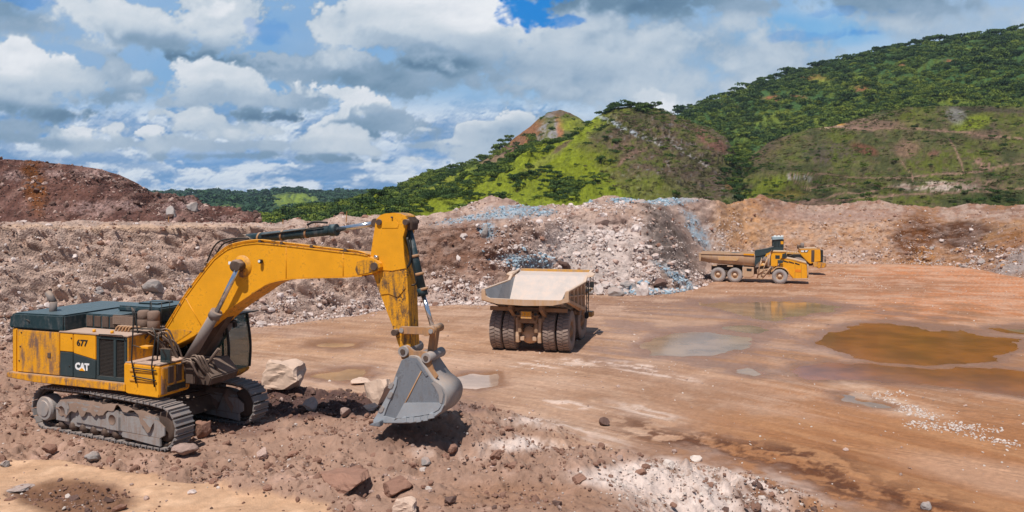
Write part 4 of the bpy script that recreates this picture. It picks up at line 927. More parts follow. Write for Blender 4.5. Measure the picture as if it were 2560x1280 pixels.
WB = [(382, 716, 56, 40, m_grey, 'big grey boulder stuck in the left wall behind the excavator'), (246, 727, 30, 22, m_grey, 'smaller grey boulder left of the big one in the left wall'),
 (1212, 580, 30, 50, m_grey, 'tall blue-grey outcrop at the top of the brown face'), (1535, 728, 58, 34, m_grey, 'broad grey boulder at the foot of the white rubble slope'), (1606, 728, 38, 44, m_pale, 'upright pale boulder at the foot of the white rubble slope'),
 (1644, 704, 60, 20, m_dark, 'long dark slab leaning at the foot of the slope'), (1494, 724, 34, 30, m_pale, 'pale boulder just right of the dump truck body'), (1505, 556, 40, 26, m_pink, 'pink block high on the white rubble slope'), (1590, 570, 34, 26, m_pale, 'pale block below the blue crest of the rubble slope'),
 (1508, 536, 28, 20, m_pale, 'pale stone near the crest, above the pink block'), (1405, 662, 44, 28, m_dark, 'dark brown lump above the dump truck tailboard'), (1160, 592, 22, 18, m_pale, 'lone pale stone in the smooth brown face'), (1146, 646, 14, 20, m_pale, 'small pale stone lower in the smooth brown face'),
 (1600, 505, 30, 22, m_grey, 'grey block standing on the crest of the rubble slope'), (1667, 730, 26, 18, m_blue, 'bright blue stone at the foot of the blue scree'), (1460, 700, 40, 24, m_pale, 'pale boulder behind the right side of the dump body'),
 (480, 522, 36, 26, m_grey, 'grey boulder on the end of the dark bank'), (430, 540, 34, 40, m_grey, 'pale grey outcrop low in the dark bank'), (2450, 655, 26, 20, m_grey, 'grey boulder at the foot of the far right wall')]
for k, (u, v, w, h, mt, lab) in enumerate(WB):
    if v < 545 and u < 640:
        d = (HBK['U'] - u) ** 2 + (HBK['V'] - v) ** 2 + 1e4 * (HBK['T'] > 1); q = np.argmin(d); x, y, z = HBK['X'].flat[q], HBK['Y'].flat[q], HBK['Z'].flat[q]
    else: x, y, z = wallhit(u, v + h * .2)
    s = y / F
    boulder(float(x), float(y), float(z) + h * s * .12, w * s, w * s * .8, h * s * 1.1, k * .9, mt, 40 + k, lab, kw=dict(sub=3, cuts=10, rough=.12))
# more boulders one can tell apart, in families
ADJ = {'pale_stone': 'pale', 'pink_stone': 'pinkish', 'grey_stone': 'grey', 'blue_stone': 'blue', 'ochre_stone': 'ochre'}
def family(n, region, mts, lo, hi, label, group, seed, name='boulder', cat='boulder'):
    i = pick(rw * region(WU, WV) * (WTt < 1.7), n)
    for j, k in enumerate(i):
        s = WY.flat[k] / F; w = rng.uniform(lo, hi) * s
        boulder(float(WX.flat[k]), float(WY.flat[k]), float(WZ.flat[k]) + w * .08, w, w * rng.uniform(.7, 1), w * rng.uniform(.5, .9), rng.uniform(0, 6), mts[j % len(mts)], 70 + (seed + j) % 10, label.format(ADJ[mts[j % len(mts)].name], 'small' if w / s < (lo + hi) / 2 else 'large'), group, cat, name, kw=dict(sub=2, cuts=8, rough=.12))
family(64, lambda u, v: blob(u, v, 1510, 640, 170, 95, .5), [m_pale, m_pale, m_pink], 11, 24, '{1} {0} angular rock on the white slope behind the dump truck', 'rocks on the white rubble slope', 0, 'rock', 'rock')
family(40, lambda u, v: blob(u, v, 250, 740, 420, 90, .5), [m_pale, m_grey, m_pink], 10, 20, '{1} {0} rock in the left wall behind the excavator', 'rocks in the left wall', 3, 'rock', 'rock')
family(26, lambda u, v: blob(u, v, 1580, 728, 170, 20, .5), [m_grey, m_pale, m_blue], 14, 34, '{1} {0} boulder along the foot of the rubble slope', 'boulders along the foot of the slope', 5)
family(24, lambda u, v: blob(u, v, 1300, 650, 110, 36, .5), [m_blue], 8, 17, '{1} {0} stone in the patch above the dump truck', 'blue stones above the dump truck', 7, 'rock', 'rock')
family(30, lambda u, v: blob(u, v, 780, 780, 240, 44, .5), [m_pale, m_pink], 8, 17, '{1} {0} rock at the foot of the wall under the boom', 'rocks at the foot of the wall under the boom', 2, 'rock', 'rock')
family(36, lambda u, v: blob(u, v, 2440, 640, 160, 40, .5), [m_och, m_pink, m_grey], 9, 20, '{1} {0} rock at the foot of the far right wall', 'rocks at the foot of the far right wall', 4, 'rock', 'rock')
dk_ok = (HBK['T'] <= 1.0) & (HBK['U'] > -200)
scat('bank_stones', 'bank', P_pink, 5, HBK['X'], HBK['Y'], HBK['Z'], dk_ok * (.2 + sst(fbm(HBK['U'] / 30, HBK['V'] / 14, 3, 611), 0, .4)), 1500, .08, .5, 2.2)
scat('bank_clods', 'bankc', P_dark, 5, HBK['X'], HBK['Y'], HBK['Z'], dk_ok * 1.0, 1800, .1, .7, 2.3)
# marker stakes on the rim
m_wood = newmat('stake_wood'); finish(m_wood, (.38, .17, .05, 1), .8)
for (u, v0, v1, Y, lab) in [(421, 562, 541, 76, 'thin orange marker stake on the terrace before the dark bank'), (707, 562, 548, 80, 'thin stake left of the small brown cone'), (866, 548, 528, 82, 'thin stake on the brown heap behind the stick cylinder')]:
    x, y, z = at(u, v0, Y); hh_ = (v0 - v1) / F * Y
    me = bpy.data.meshes.new('marker_stake'); b = bmesh.new(); bmesh.ops.create_cone(b, cap_ends=True, segments=6, radius1=.06, radius2=.035, depth=hh_ + .6, matrix=Matrix.Translation((0, 0, hh_ / 2 - .3))); b.to_mesh(me); b.free()
    o = add_obj('marker_stake', me, m_wood, label=lab, cat='stake'); o.location = (x, y, z); o.rotation_euler = (.03, .06, 0)

# ------------------------------------------------------------------ trees
def leaf_mat(name, col, col2):
    m = newmat(name); r = objrand(); p = texco()
    a = noise(p, 2.0, 3, .6)
    g_ = noise(wpos(), .018, 4, .6); c = mixc(ramp(r * .40 + a * .25 + g_ * 1.3, .62, 1.30), tuple(col) + (1,), tuple(col2) + (1,))
    return finish(m, c, .75, 0, spec=.15)
m_leaf = leaf_mat('dark_foliage', (.036, .070, .016), (.130, .175, .030)); m_leaf2 = leaf_mat('light_foliage', (.075, .120, .020), (.200, .235, .032)); m_leafd = leaf_mat('deep_foliage', (.020, .044, .015), (.060, .100, .024))
m_leaff = leaf_mat('far_foliage', (.024, .062, .034), (.048, .100, .044))
m_bark = newmat('bark'); finish(m_bark, (.11, .085, .06, 1), .9)
def crown_mesh(name, seed, flat=.6, n=190, lobes=6, size=.26, low=.35):
    rg = np.random.default_rng(seed); V, Fc = [], []
    L = [(rg.uniform(-.55, .55), rg.uniform(-.55, .55), low + .25 + rg.uniform(0, .42) * flat, rg.uniform(.30, .50)) for _ in range(lobes)]
    for i in range(n):
        cx, cy, cz, r = L[i % lobes]
        d = rg.normal(size=3); d /= np.linalg.norm(d); d[2] = abs(d[2]) * .9 - .25
        rr = r * rg.uniform(.7, 1.08); p = np.array([cx, cy, cz]) + d * np.array([rr, rr, rr * flat])
        nrm = d + rg.normal(size=3) * .45; nrm /= np.linalg.norm(nrm)
        t = np.cross(nrm, rg.normal(size=3)); t /= np.linalg.norm(t); b = np.cross(nrm, t); s = size * rg.uniform(.5, 1.1) * .5
        k = len(V); V += [tuple(p + t * s + b * s * .3), tuple(p + b * s), tuple(p - t * s - b * s * .2), tuple(p - b * s * .9)]; Fc.append((k, k + 1, k + 2, k + 3))
    me = bpy.data.meshes.new(name); me.from_pydata(V, [], Fc); me.update(); return me
def trunk_mesh(name, seed):
    rg = np.random.default_rng(seed); bm = bmesh.new()
    def limb(a, b, r0, r1):
        a, b = Vector(a), Vector(b); q = (b - a).to_track_quat('Z', 'Y').to_matrix().to_4x4(); M_ = Matrix.Translation((a + b) / 2) @ q
        bmesh.ops.create_cone(bm, cap_ends=False, segments=5, radius1=r0, radius2=r1, depth=(b - a).length, matrix=M_)
    top = (rg.uniform(-.05, .05), rg.uniform(-.05, .05), .38)
    limb((0, 0, -.12), top, .045, .032)
    for i in range(4):
        an = rg.uniform(0, 6.28); limb(top, (top[0] + .38 * math.cos(an), top[1] + .38 * math.sin(an), .66), .026, .010)
    me = bpy.data.meshes.new(name); bm.to_mesh(me); bm.free(); me.materials.append(m_bark); return me
CR = {}
def tree_protos(key, mats, cnt=5, **kw):
    c = bpy.data.collections.new('protos_tree_' + key)
    for i in range(cnt):
        me = crown_mesh(key + '_foliage', 40 + i, **kw); me.materials.append(mats[i % len(mats)])
        c.objects.link(bpy.data.objects.new('%s_foliage_%02d' % (key, i), me))
    return c
T_dark = tree_protos('dark', [m_leafd, m_leaf, m_leafd], 5, n=230, flat=.75, low=.2, lobes=8, size=.21); T_mix = tree_protos('mixed', [m_leaf, m_leaf2, m_leaf, m_leafd, m_leaf2], 5, n=260, flat=.95, low=.05, lobes=9, size=.19); T_light = tree_protos('light', [m_leaf2, m_leaf2, m_leaf], 5, n=230, flat=1.0, low=.0, lobes=8, size=.20)
m_scrub = leaf_mat('dry_scrub', (.050, .048, .020), (.13, .11, .045)); T_scrub = tree_protos('scrub', [m_scrub, m_leaf, m_scrub, m_scrub], 4, n=70, flat=.8, low=-.1, lobes=5, size=.30); T_far = tree_protos('far', [m_leaff], 4, n=60, size=.4)
def wood(name, HH, W, n, lo, hi, coll, npk, sink=.25):
    ok = (HH['T'] <= 1.02) & (HH['U'] > -200) & (HH['U'] < 2800)
    i = pick(W * ok * (HH['Y'] / 400.0), n); s = lo + (hi - lo) * rng.random(n) ** 1.7 * rng.uniform(.8, 1.25, n)
    p = np.stack([HH['X'].flat[i] + rng.normal(0, 1.5, n), HH['Y'].flat[i] + rng.normal(0, 1.5, n), HH['Z'].flat[i] - s * sink], -1)
    sc = np.stack([s * rng.uniform(.8, 1.2, n), s * rng.uniform(.8, 1.2, n), s * rng.uniform(.7, 1.1, n)], -1)
    r = np.stack([0 * s, 0 * s, rng.uniform(0, 6.28, n)], -1)
    return scatter(name, p, sc, r, coll, npk)
u, v = HR['U'], HR['V']; n1 = fbm(u / 60, v / 25, 4, 401)
clear = 0
for b in [(2035, 195, 34, 9), (1925, 245, 26, 6), (1990, 243, 20, 6), (2150, 220, 26, 8), (2255, 165, 14, 5), (2370, 150, 14, 4)]: clear = clear + blob(u, v, b[0], b[1], b[2], b[3], .7)
cr = v - interp(u, [(1600, 330), (1900, 212), (2300, 116), (2560, 78), (3000, 40)])
hi_ = np.exp(-(cr / 45.0) ** 2)
wood('ridge_wood', HR, (.35 + .65 * hi_ + .3 * sst(-n1, 0, .4)) * (1 - np.clip(clear, 0, .95)), 2400, 2.6, 8.5, T_dark, 5)
wood('ridge_scrub', HR, (1 - .75 * hi_) * (1 - np.clip(clear, 0, .95)) * (.3 + sst(n1, -.2, .4)), 5600, 2.0, 6.5, T_mix, 5)
wood('sunny_scrub', HR, (1 - hi_) * (1 - np.clip(clear, 0, .9)) * (.35 + sst(n1, -.1, .3)) * sst(cr, 50, 130), 4400, 1.8, 5.5, T_light, 5)  # sunlit lower half of the ridge, given by yellower foliage colour
u, v = HM['U'], HM['V']; crest = v - interp(u, [(1000, 545), (1240, 440), (1400, 352), (1500, 285), (1560, 262), (1700, 295), (1850, 400), (2000, 520)])
wcrest = (crest < 11) * (u < 1500) * 1.0 + (crest < 5) * (u >= 1500) * (u < 1625) * 1.4
SUMM = np.exp(-((u - 1568) / 55) ** 2) * (crest < 8) * (HM['T'] > .9)
wood('crest_trees', HM, (wcrest + 2.5 * SUMM) * (1 - sst(HM['T'], 1.0, 1.03)), 950, 2.0, 4.0, T_dark, 5, .15)
th = 1.0 * blob(u, v, 1415, 480, 56, 26, .6) + blob(u, v, 1400, 455, 26, 18, .6) + blob(u, v, 1200, 492, 70, 14, .7) * .7 + blob(u, v, 1320, 440, 60, 8, .8, -25) * .7 + .9 * sst(u, 1790, 1840) * blob(u, v, 1840, 440, 40, 70, .6) + .02
wood('slope_bushes', HM, np.clip(th, 0, 1), 850, 1.2, 3.0, T_dark, 5, .15)
u, v = HB['U'], HB['V']; n1 = fbm(u / 40, v / 20, 4, 411)
open_ = blob(u, v, 1180, 428, 110, 13, .8, -24) + blob(u, v, 1100, 462, 60, 9, .8, -20) + sst(u, 1235, 1290) * (v > 0)
wood('foothill_wood', HB, (1 - np.clip(open_, 0, .97)) * (.4 + .6 * sst(n1, -.4, .2)), 3600, 2.8, 5.6, T_mix, 5)
wood('foothill_dark_wood', HB, (1 - np.clip(open_, 0, .98)) * sst(-n1, -.1, .3) + .8 * blob(u, v, 1290, 415, 90, 10, .6, -34), 1100, 2.6, 5, T_dark, 5)
u, v = HM['U'], HM['V']
wood('hillside_scrub', HM, .05 + sst(u, 1470, 1560) * 1.0, 4200, .4, 1.5, T_scrub, 4, .1)
wood('terrace_dry_scrub', HG, .3 + sst(fbm(HG['U'] / 40, HG['V'] / 16, 3, 431), -.1, .4), 4200, .35, 1.3, T_scrub, 4, .1)
u, v = HF['U'], HF['V']; n1 = fbm(u / 40, v / 20, 4, 421)
wood('valley_wood', HF, (u > 300) * (u < 1300) * (1 - .97 * blob(u, v, 735, 502, 60, 16, .7)), 3600, 8, 17, T_far, 4, .3)
u, v = HG['U'], HG['V']
wood('terrace_scrub', HG, .12 + blob(u, v, 1870, 440, 60, 60, .8) + blob(u, v, 2530, 495, 140, 24, .8) + .5 * (v > 470) + .5 * blob(u, v, 2100, 268, 400, 40, .5) * (v < interp(u, [(1880, 400), (2000, 335), (2260, 275), (2560, 272)])), 900, .7, 1.9, T_dark, 5, .15)

def tree(x, y, z, s, seed, mat, label, group, flat=.55):
    e = bpy.data.objects.new('tree', None); COL.objects.link(e); e.location = (x, y, z); e.scale = (s, s, s); e.rotation_euler = (0, 0, seed * 1.7 % 6)
    setp(e, label, 'tree', group)
    k = (seed % 6, mat.name, flat)
    if k not in CR:
        cm = crown_mesh('crown', 60 + seed % 6, flat=flat, n=230, lobes=7, size=.24); cm.materials.append(mat); CR[k] = (cm, trunk_mesh('trunk', 60 + seed % 6))
    for nm, me in zip(('crown', 'trunk'), CR[k]):
        o = bpy.data.objects.new(nm, me); COL.objects.link(o); o.parent = e
def skyline(HH, us, lo, hi, mat, label, group, flat=.5, Tmax=1.0, seed=0):
    row = int(np.argmin(np.abs(HH['T'][:, 0] - Tmax)))
    for j, uu in enumerate(us):
        k = int(np.argmin(np.abs(HH['U'][row] - uu)))
        tree(float(HH['X'][row, k]), float(HH['Y'][row, k]), float(HH['Z'][row, k]) - .3, rng.uniform(lo, hi), seed + j, mat, label, group, flat)
skyline(HR, np.concatenate([np.arange(1690, 2560, 15) + rng.uniform(-6, 6, 58)]), 7, 11.5, m_leafd, 'flat-topped tree on the skyline of the tall wooded ridge', 'skyline trees of the wooded ridge', .42, 1.0, 0)
skyline(HM, np.arange(1506, 1640, 7.0), 2.0, 4.2, m_leafd, 'dark tree in the cap on top of the grassy hill', 'trees on top of the grassy hill', .8, .99, 3)
skyline(HB, np.arange(840, 1290, 15.0) + rng.uniform(-5, 5, 30), 4.2, 7.5, m_leaf, 'dark tree on the skyline of the slope left of the rocky peak', 'skyline trees left of the rocky peak', .55, 1.0, 5)
def slope_tree(u, v, s, label, mat=m_leafd, seed=0):
    d = (HM['U'] - u) ** 2 + (HM['V'] - v) ** 2 + 1e4 * (HM['T'] > 1); q = np.argmin(d)
    tree(float(HM['X'].flat[q]), float(HM['Y'].flat[q]), float(HM['Z'].flat[q]) - .2, s, seed, mat, label, None, .7)
for j, (u, v, s, lab) in enumerate([(1294, 478, 3.4, 'lone dark tree low on the bright green slope'), (1283, 450, 2.4, 'small dark bush above the lone tree on the green slope'), (1248, 466, 1.4, 'tiny dark bush at the left of the green slope'), (1345, 445, 2.2, 'bush in the middle of the green slope, left of the thicket'),
    (1366, 440, 2.6, 'rounder bush just right of the middle bush on the green slope'), (1487, 454, 2.2, 'bush right of the thicket on the green slope'), (1503, 410, 3.0, 'wide low bush where the green slope meets the stony one'), (1540, 362, 2.6, 'dark bush in the middle of the stony slope'), (1596, 278, 2.4, 'small tree on the stony slope below the summit trees'),
    (1762, 410, 2.2, 'dark bush right of the pale streak on the stony slope'), (1822, 413, 3.0, 'bush near the gully at the right of the grassy hill'), (1320, 420, 2.4, 'low bush on the bright ridge line')]):
    slope_tree(u, v, s, lab, seed=j)
# ------------------------------------------------------------------ machine building
def paint(name, col, dirt=(.20, .13, .095), amount=.45, rough=.45, rust=0.0, s=1.0, dust=(.36, .26, .20), top=.8, grime=(.05, .04, .035), gr=0.0, metal=0.0):
    m = newmat(name); p = texco(); r = 0.0
    a = noise(p, 1.6 * s, 5, .62); b = noise(mul3(p, (2.6, 2.6, .55)), 2.2 * s, 5, .6); f = noise(p, 14 * s, 4, .6)
    c = mixc(ramp(a, .3, .7, 0, 1), tuple(x * .90 for x in col) + (1,), tuple(min(1, x * 1.06) for x in col) + (1,))
    if gr: c = mixc(ramp(b * .6 + a * .4, .50, .66) * gr, c, tuple(grime) + (1,))
    if rust: c = mixc(ramp(f * .5 + a * .5, .56, .62) * rust, c, (.045, .025, .018, 1))
    c = mixc(ramp(b * .55 + f * .25 + a * .2, .62 - .30 * amount, .82 - .2 * amount) * min(1, amount * 1.5), c, tuple(dirt) + (1,))
    nz = normz(); c = mixc(ramp(nz + (a - .5) * .5, .45, .92) * top, c, tuple(dust) + (1,))
    return finish(m, c, ramp(f, .3, .7, rough, min(1, rough + .3)), metal, f, .12, .02, spec=.4)
M = {}
YEL = (.78, .34, .008)
M['yellow'] = paint('machine_yellow', YEL, amount=.16, rust=.25, gr=.0, top=.45, dust=(.52, .33, .16))
M['yellow_worn'] = paint('worn_yellow', YEL, dirt=(.16, .085, .04), amount=.42, rust=.75, gr=.55, grime=(.16, .07, .02), top=.5)
M['yellow_stained'] = paint('stained_yellow', YEL, dirt=(.17, .10, .08), amount=.72, gr=.75, grime=(.14, .085, .065), rust=.3)
M['yellow_dusty'] = paint('dusty_yellow', (.66, .32, .035), dirt=(.42, .26, .15), amount=.9, rough=.8, top=1, dust=(.50, .36, .25))
M['beige'] = paint('dusty_body', (.50, .30, .16), dirt=(.50, .35, .25), amount=.9, rough=.85, top=.9, dust=(.56, .42, .33), gr=.25, grime=(.25, .15, .09))
M['beige_dark'] = paint('dusty_chassis', (.26, .15, .085), dirt=(.36, .23, .15), amount=.6, rough=.85, gr=.6, grime=(.06, .04, .03))
M['bed'] = paint('polished_bed', (.40, .365, .35), dirt=(.56, .43, .36), amount=.7, rough=.6, top=.45, dust=(.62, .50, .43), gr=.5, grime=(.30, .255, .235), s=.45)
M['bed_grey'] = paint('bed_side', (.22, .22, .23), dirt=(.34, .24, .19), amount=.4, rough=.55, top=.3)
M['scuffed'] = paint('scuffed_yellow', YEL, dirt=(.12, .07, .04), amount=.8, rust=1.0, gr=1.0, grime=(.035, .024, .02), top=.3, s=1.7)
M['green'] = paint('dark_green', (.016, .038, .046), dirt=(.17, .17, .17), amount=.5, rough=.4, top=.8, dust=(.10, .135, .15), gr=.3)
M['green_flat'] = paint('dark_green_panel', (.028, .045, .050), dirt=(.12, .10, .09), amount=.35, rough=.5, top=.3)
M['black'] = paint('black_parts', (.018, .018, .018), amount=.25, rough=.5, top=.4)
M['grime'] = paint('grimy_parts', (.085, .055, .042), dirt=(.19, .125, .095), amount=.5, rough=.8, rust=.4)
M['steel'] = paint('bucket_steel', (.215, .235, .265), dirt=(.36, .33, .32), amount=.40, rough=.42, top=.5, dust=(.40, .39, .40), metal=.3, gr=.6, grime=(.10, .105, .12), rust=.35, s=1.6)
M['steel_bright'] = paint('polished_steel', (.42, .46, .50), dirt=(.36, .34, .33), amount=.35, rough=.32, top=.3, metal=.4)
M['steel_tan'] = paint('scoured_steel', (.30, .275, .265), dirt=(.40, .30, .24), amount=.6, rough=.5, top=.5)
M['track'] = paint('track_steel', (.24, .225, .22), dirt=(.26, .18, .145), amount=.55, rough=.55, top=.55, dust=(.36, .28, .24), metal=.2)
M['frame'] = paint('track_frame_grey', (.30, .28, .27), dirt=(.24, .16, .125), amount=.66, rough=.7, top=1, dust=(.22, .145, .11))
M['mud'] = paint('caked_mud', (.19, .125, .095), dirt=(.25, .165, .13), amount=.5, rough=.95, top=.3, dust=(.24, .16, .12))
M['dust'] = paint('dusty_deck', (.42, .29, .22), dirt=(.34, .22, .16), amount=.5, rough=.95, top=.9, dust=(.46, .33, .26), gr=.3)
M['white'] = paint('white_mark', (.8, .8, .8), amount=.12, top=.1)
M['pipe'] = paint('exhaust_steel', (.20, .165, .15), dirt=(.14, .09, .07), amount=.4, rough=.7)
M['tan'] = paint('tan_linkage', (.42, .22, .10), dirt=(.30, .19, .13), amount=.6, rough=.7, gr=.5, grime=(.08, .045, .03))
m = newmat('chrome_rod'); finish(m, (.62, .66, .72, 1), .16, .9); M['chrome'] = m
m = newmat('cab_glass'); finish(m, (.03, .13, .10, 1), .06, 0, spec=.8, Alpha=.38); M['glass'] = m
m = newmat('dark_glass'); finish(m, (.012, .03, .035, 1), .08, 0, spec=.8); M['glassd'] = m
def rubber(name, col, dirt, amt):
    m = newmat(name); p = texco(); a = noise(p, 2.0, 5, .6); f = noise(p, 12, 4, .6)
    c = mixc(ramp(a * .6 + f * .4, .5 - .3 * amt, .75 - .2 * amt), tuple(col) + (1,), tuple(dirt) + (1,))
    return finish(m, c, .85, 0, f, .3, .03, spec=.2)
M['tyre'] = rubber('tyre_rubber', (.11, .095, .088), (.29, .22, .185), .95); M['tyre_grey'] = rubber('dusty_tyre', (.20, .185, .18), (.36, .31, .29), .8)
M['lamp'] = newmat('lamp_lens'); finish(M['lamp'], (.8, .8, .78, 1), .1, 0, spec=.8)


class MB:
    def __init__(s): s.bm = bmesh.new()
    def box(s, x0, x1, y0, y1, z0, z1, bev=0.0, M_=None):
        b = bmesh.new(); bmesh.ops.create_cube(b, size=1)
        for v in b.verts: v.co = Vector(((x0 + x1) / 2 + v.co.x * (x1 - x0), (y0 + y1) / 2 + v.co.y * (y1 - y0), (z0 + z1) / 2 + v.co.z * (z1 - z0)))
        if bev: bmesh.ops.bevel(b, geom=b.edges[:], offset=bev, segments=2, affect='EDGES')
        return s._take(b, M_)
    def _take(s, b, M_=None):
        if M_ is not None: bmesh.ops.transform(b, matrix=M_, verts=b.verts)
        bmesh.ops.recalc_face_normals(b, faces=b.faces)
        me = bpy.data.meshes.new('tmp'); b.to_mesh(me); b.free(); s.bm.from_mesh(me); bpy.data.meshes.remove(me); return s
    def prism(s, poly, y0, y1, bev=0.0, top=None):
        """poly in (x, z), extruded from y0 to y1; top: a second outline at y1"""
        b = bmesh.new(); n = len(poly); top = top or poly
        A_ = [b.verts.new((p[0], y0, p[1])) for p in poly]; B_ = [b.verts.new((p[0], y1, p[1])) for p in top]
        b.faces.new(A_); b.faces.new(B_[::-1])
        for i in range(n): b.faces.new((A_[i], B_[i], B_[(i + 1) % n], A_[(i + 1) % n]))
        bmesh.ops.recalc_face_normals(b, faces=b.faces)
        if bev:
            bmesh.ops.bevel(b, geom=[e for e in b.edges if e.calc_face_angle(0) > .5], offset=bev, segments=2, affect='EDGES')
        return s._take(b)
    def cyl(s, a, c, r0, r1=None, n=20, cap=True):
        a, c = Vector(a), Vector(c); r1 = r0 if r1 is None else r1
        b = bmesh.new(); q = (c - a).to_track_quat('Z', 'Y').to_matrix().to_4x4()
        bmesh.ops.create_cone(b, cap_ends=cap, segments=n, radius1=r0, radius2=r1, depth=(c - a).length, matrix=Matrix.Translation((a + c) / 2) @ q)
        for f in b.faces: f.smooth = len(f.verts) == 4
        return s._take(b)
    def tube(s, pts, r, n=8, smooth=3):
        P = [Vector(p) for p in pts]
        if smooth > 1 and len(P) > 2:
            Q = []
            for i in range(len(P) - 1):
                p0, p1, p2, p3 = P[max(i - 1, 0)], P[i], P[i + 1], P[min(i + 2, len(P) - 1)]
                for k in range(smooth):
                    t = k / smooth; Q.append(.5 * ((2 * p1) + (-p0 + p2) * t + (2 * p0 - 5 * p1 + 4 * p2 - p3) * t * t + (-p0 + 3 * p1 - 3 * p2 + p3) * t ** 3))
            P = Q + [P[-1]]
        b = bmesh.new(); rings = []; up = Vector((.13, 1, .21)).normalized()
        for i, p in enumerate(P):
            d = (P[min(i + 1, len(P) - 1)] - P[max(i - 1, 0)]).normalized(); x = d.cross(up).normalized(); y = d.cross(x)
            rings.append([b.verts.new(p + (x * math.cos(6.2832 * k / n) + y * math.sin(6.2832 * k / n)) * r) for k in range(n)])
        for A_, B_ in zip(rings[:-1], rings[1:]):
            for k in range(n):
                f = b.faces.new((A_[k], A_[(k + 1) % n], B_[(k + 1) % n], B_[k])); f.smooth = True
        b.faces.new(rings[0][::-1]); b.faces.new(rings[-1])
        return s._take(b)
    def lathe(s, prof, cx, cz, cy=0.0, n=32, smooth=True):
        """profile of (radius, y) round an axis parallel to y"""
        b = bmesh.new(); R_ = []
        for (r, y) in prof:
            R_.append([b.verts.new((cx + r * math.cos(6.28319 * k / n), cy + y, cz + r * math.sin(6.28319 * k / n))) for k in range(n)] if r > 1e-5 else [b.verts.new((cx, cy + y, cz))])
        for A_, B_ in zip(R_[:-1], R_[1:]):
            for k in range(n):
                if len(A_) == 1 and len(B_) == 1: continue
                if len(A_) == 1: f = b.faces.new((A_[0], B_[k], B_[(k + 1) % n]))
                elif len(B_) == 1: f = b.faces.new((A_[k], B_[0], A_[(k + 1) % n]))
                else: f = b.faces.new((A_[k], B_[k], B_[(k + 1) % n], A_[(k + 1) % n]))
                f.smooth = smooth
        return s._take(b)
    def mesh(s, name, mat):
        me = bpy.data.meshes.new(name); s.bm.to_mesh(me); s.bm.free(); me.materials.append(mat); return me
    def part(s, name, mat, parent, label=None):
        o = bpy.data.objects.new(name, s.mesh(name, mat)); COL.objects.link(o)
        if parent is not None: o.parent = parent
        if label: o['label'] = label
        return o
def shared(name, me, parent, loc=(0, 0, 0), rot=(0, 0, 0), sc=None):
    o = bpy.data.objects.new(name, me); COL.objects.link(o); o.parent = parent; o.location = loc; o.rotation_euler = rot
    if sc: o.scale = sc
    return o
def text_part(body, size, mat, parent, loc, rot, ext=.006, bold=.0, name='lettering', sx=1.0, shear=0.0):
    cu = bpy.data.curves.new(name, 'FONT'); cu.body = body; cu.size = size; cu.extrude = ext; cu.offset = bold; cu.align_x = 'CENTER'; cu.align_y = 'CENTER'; cu.shear = shear; cu.resolution_u = 3
    t = bpy.data.objects.new(name, cu); COL.objects.link(t)
    bpy.context.view_layer.update()
    me = bpy.data.meshes.new_from_object(t.evaluated_get(bpy.context.evaluated_depsgraph_get())); bpy.data.objects.remove(t)
    me.materials.clear(); me.materials.append(mat)
    o = bpy.data.objects.new(name, me); COL.objects.link(o); o.parent = parent; o.location = loc; o.rotation_euler = rot; o.scale = (sx, 1, 1)
    return o


class Fr:
    """a machine's own axes: x forward, y to its left, z up"""
    def __init__(s, C, ang, z0, name, label, cat, group=None):
        s.C, s.z0 = C, z0; s.F = (math.cos(R(ang)), math.sin(R(ang))); s.L = (-s.F[1], s.F[0])
        s.root = bpy.data.objects.new(name, None); COL.objects.link(s.root)
        s.root.location = (C[0], C[1], z0); s.root.rotation_euler = (0, 0, R(ang)); setp(s.root, label, cat, group)
    def pl(s, u, v, l):
        """(x, z) of the point of the plane y = l seen at bearing u, row v"""
        a = (u - 1280) / F
        r = (a * (s.C[1] + s.L[1] * l) - (s.C[0] + s.L[0] * l)) / (s.F[0] - a * s.F[1])
        Y = s.C[1] + s.F[1] * r + s.L[1] * l
        return (r, H - (v - HZ) / F * Y - s.z0)
    def P(s, pts, l): return [s.pl(u, v, l) for u, v in pts]

# ------------------------------------------------------------------ the big excavator
E_ = Fr(EXC, -20, EXZ, 'excavator', 'big yellow tracked excavator numbered 677, digging at the left', 'excavator')
X = E_.root
def z1(x, y): return (x * .3593, 700 + y * .3593)           # chart of the house
def z2(x, y): return (380 + x * .4687, 500 + y * .4687)      # chart of the arm
def Q1(pts, l): return [E_.pl(*z1(x, y), l) for x, y in pts]
def Q2(pts, l): return [E_.pl(*z2(x, y), l) for x, y in pts]

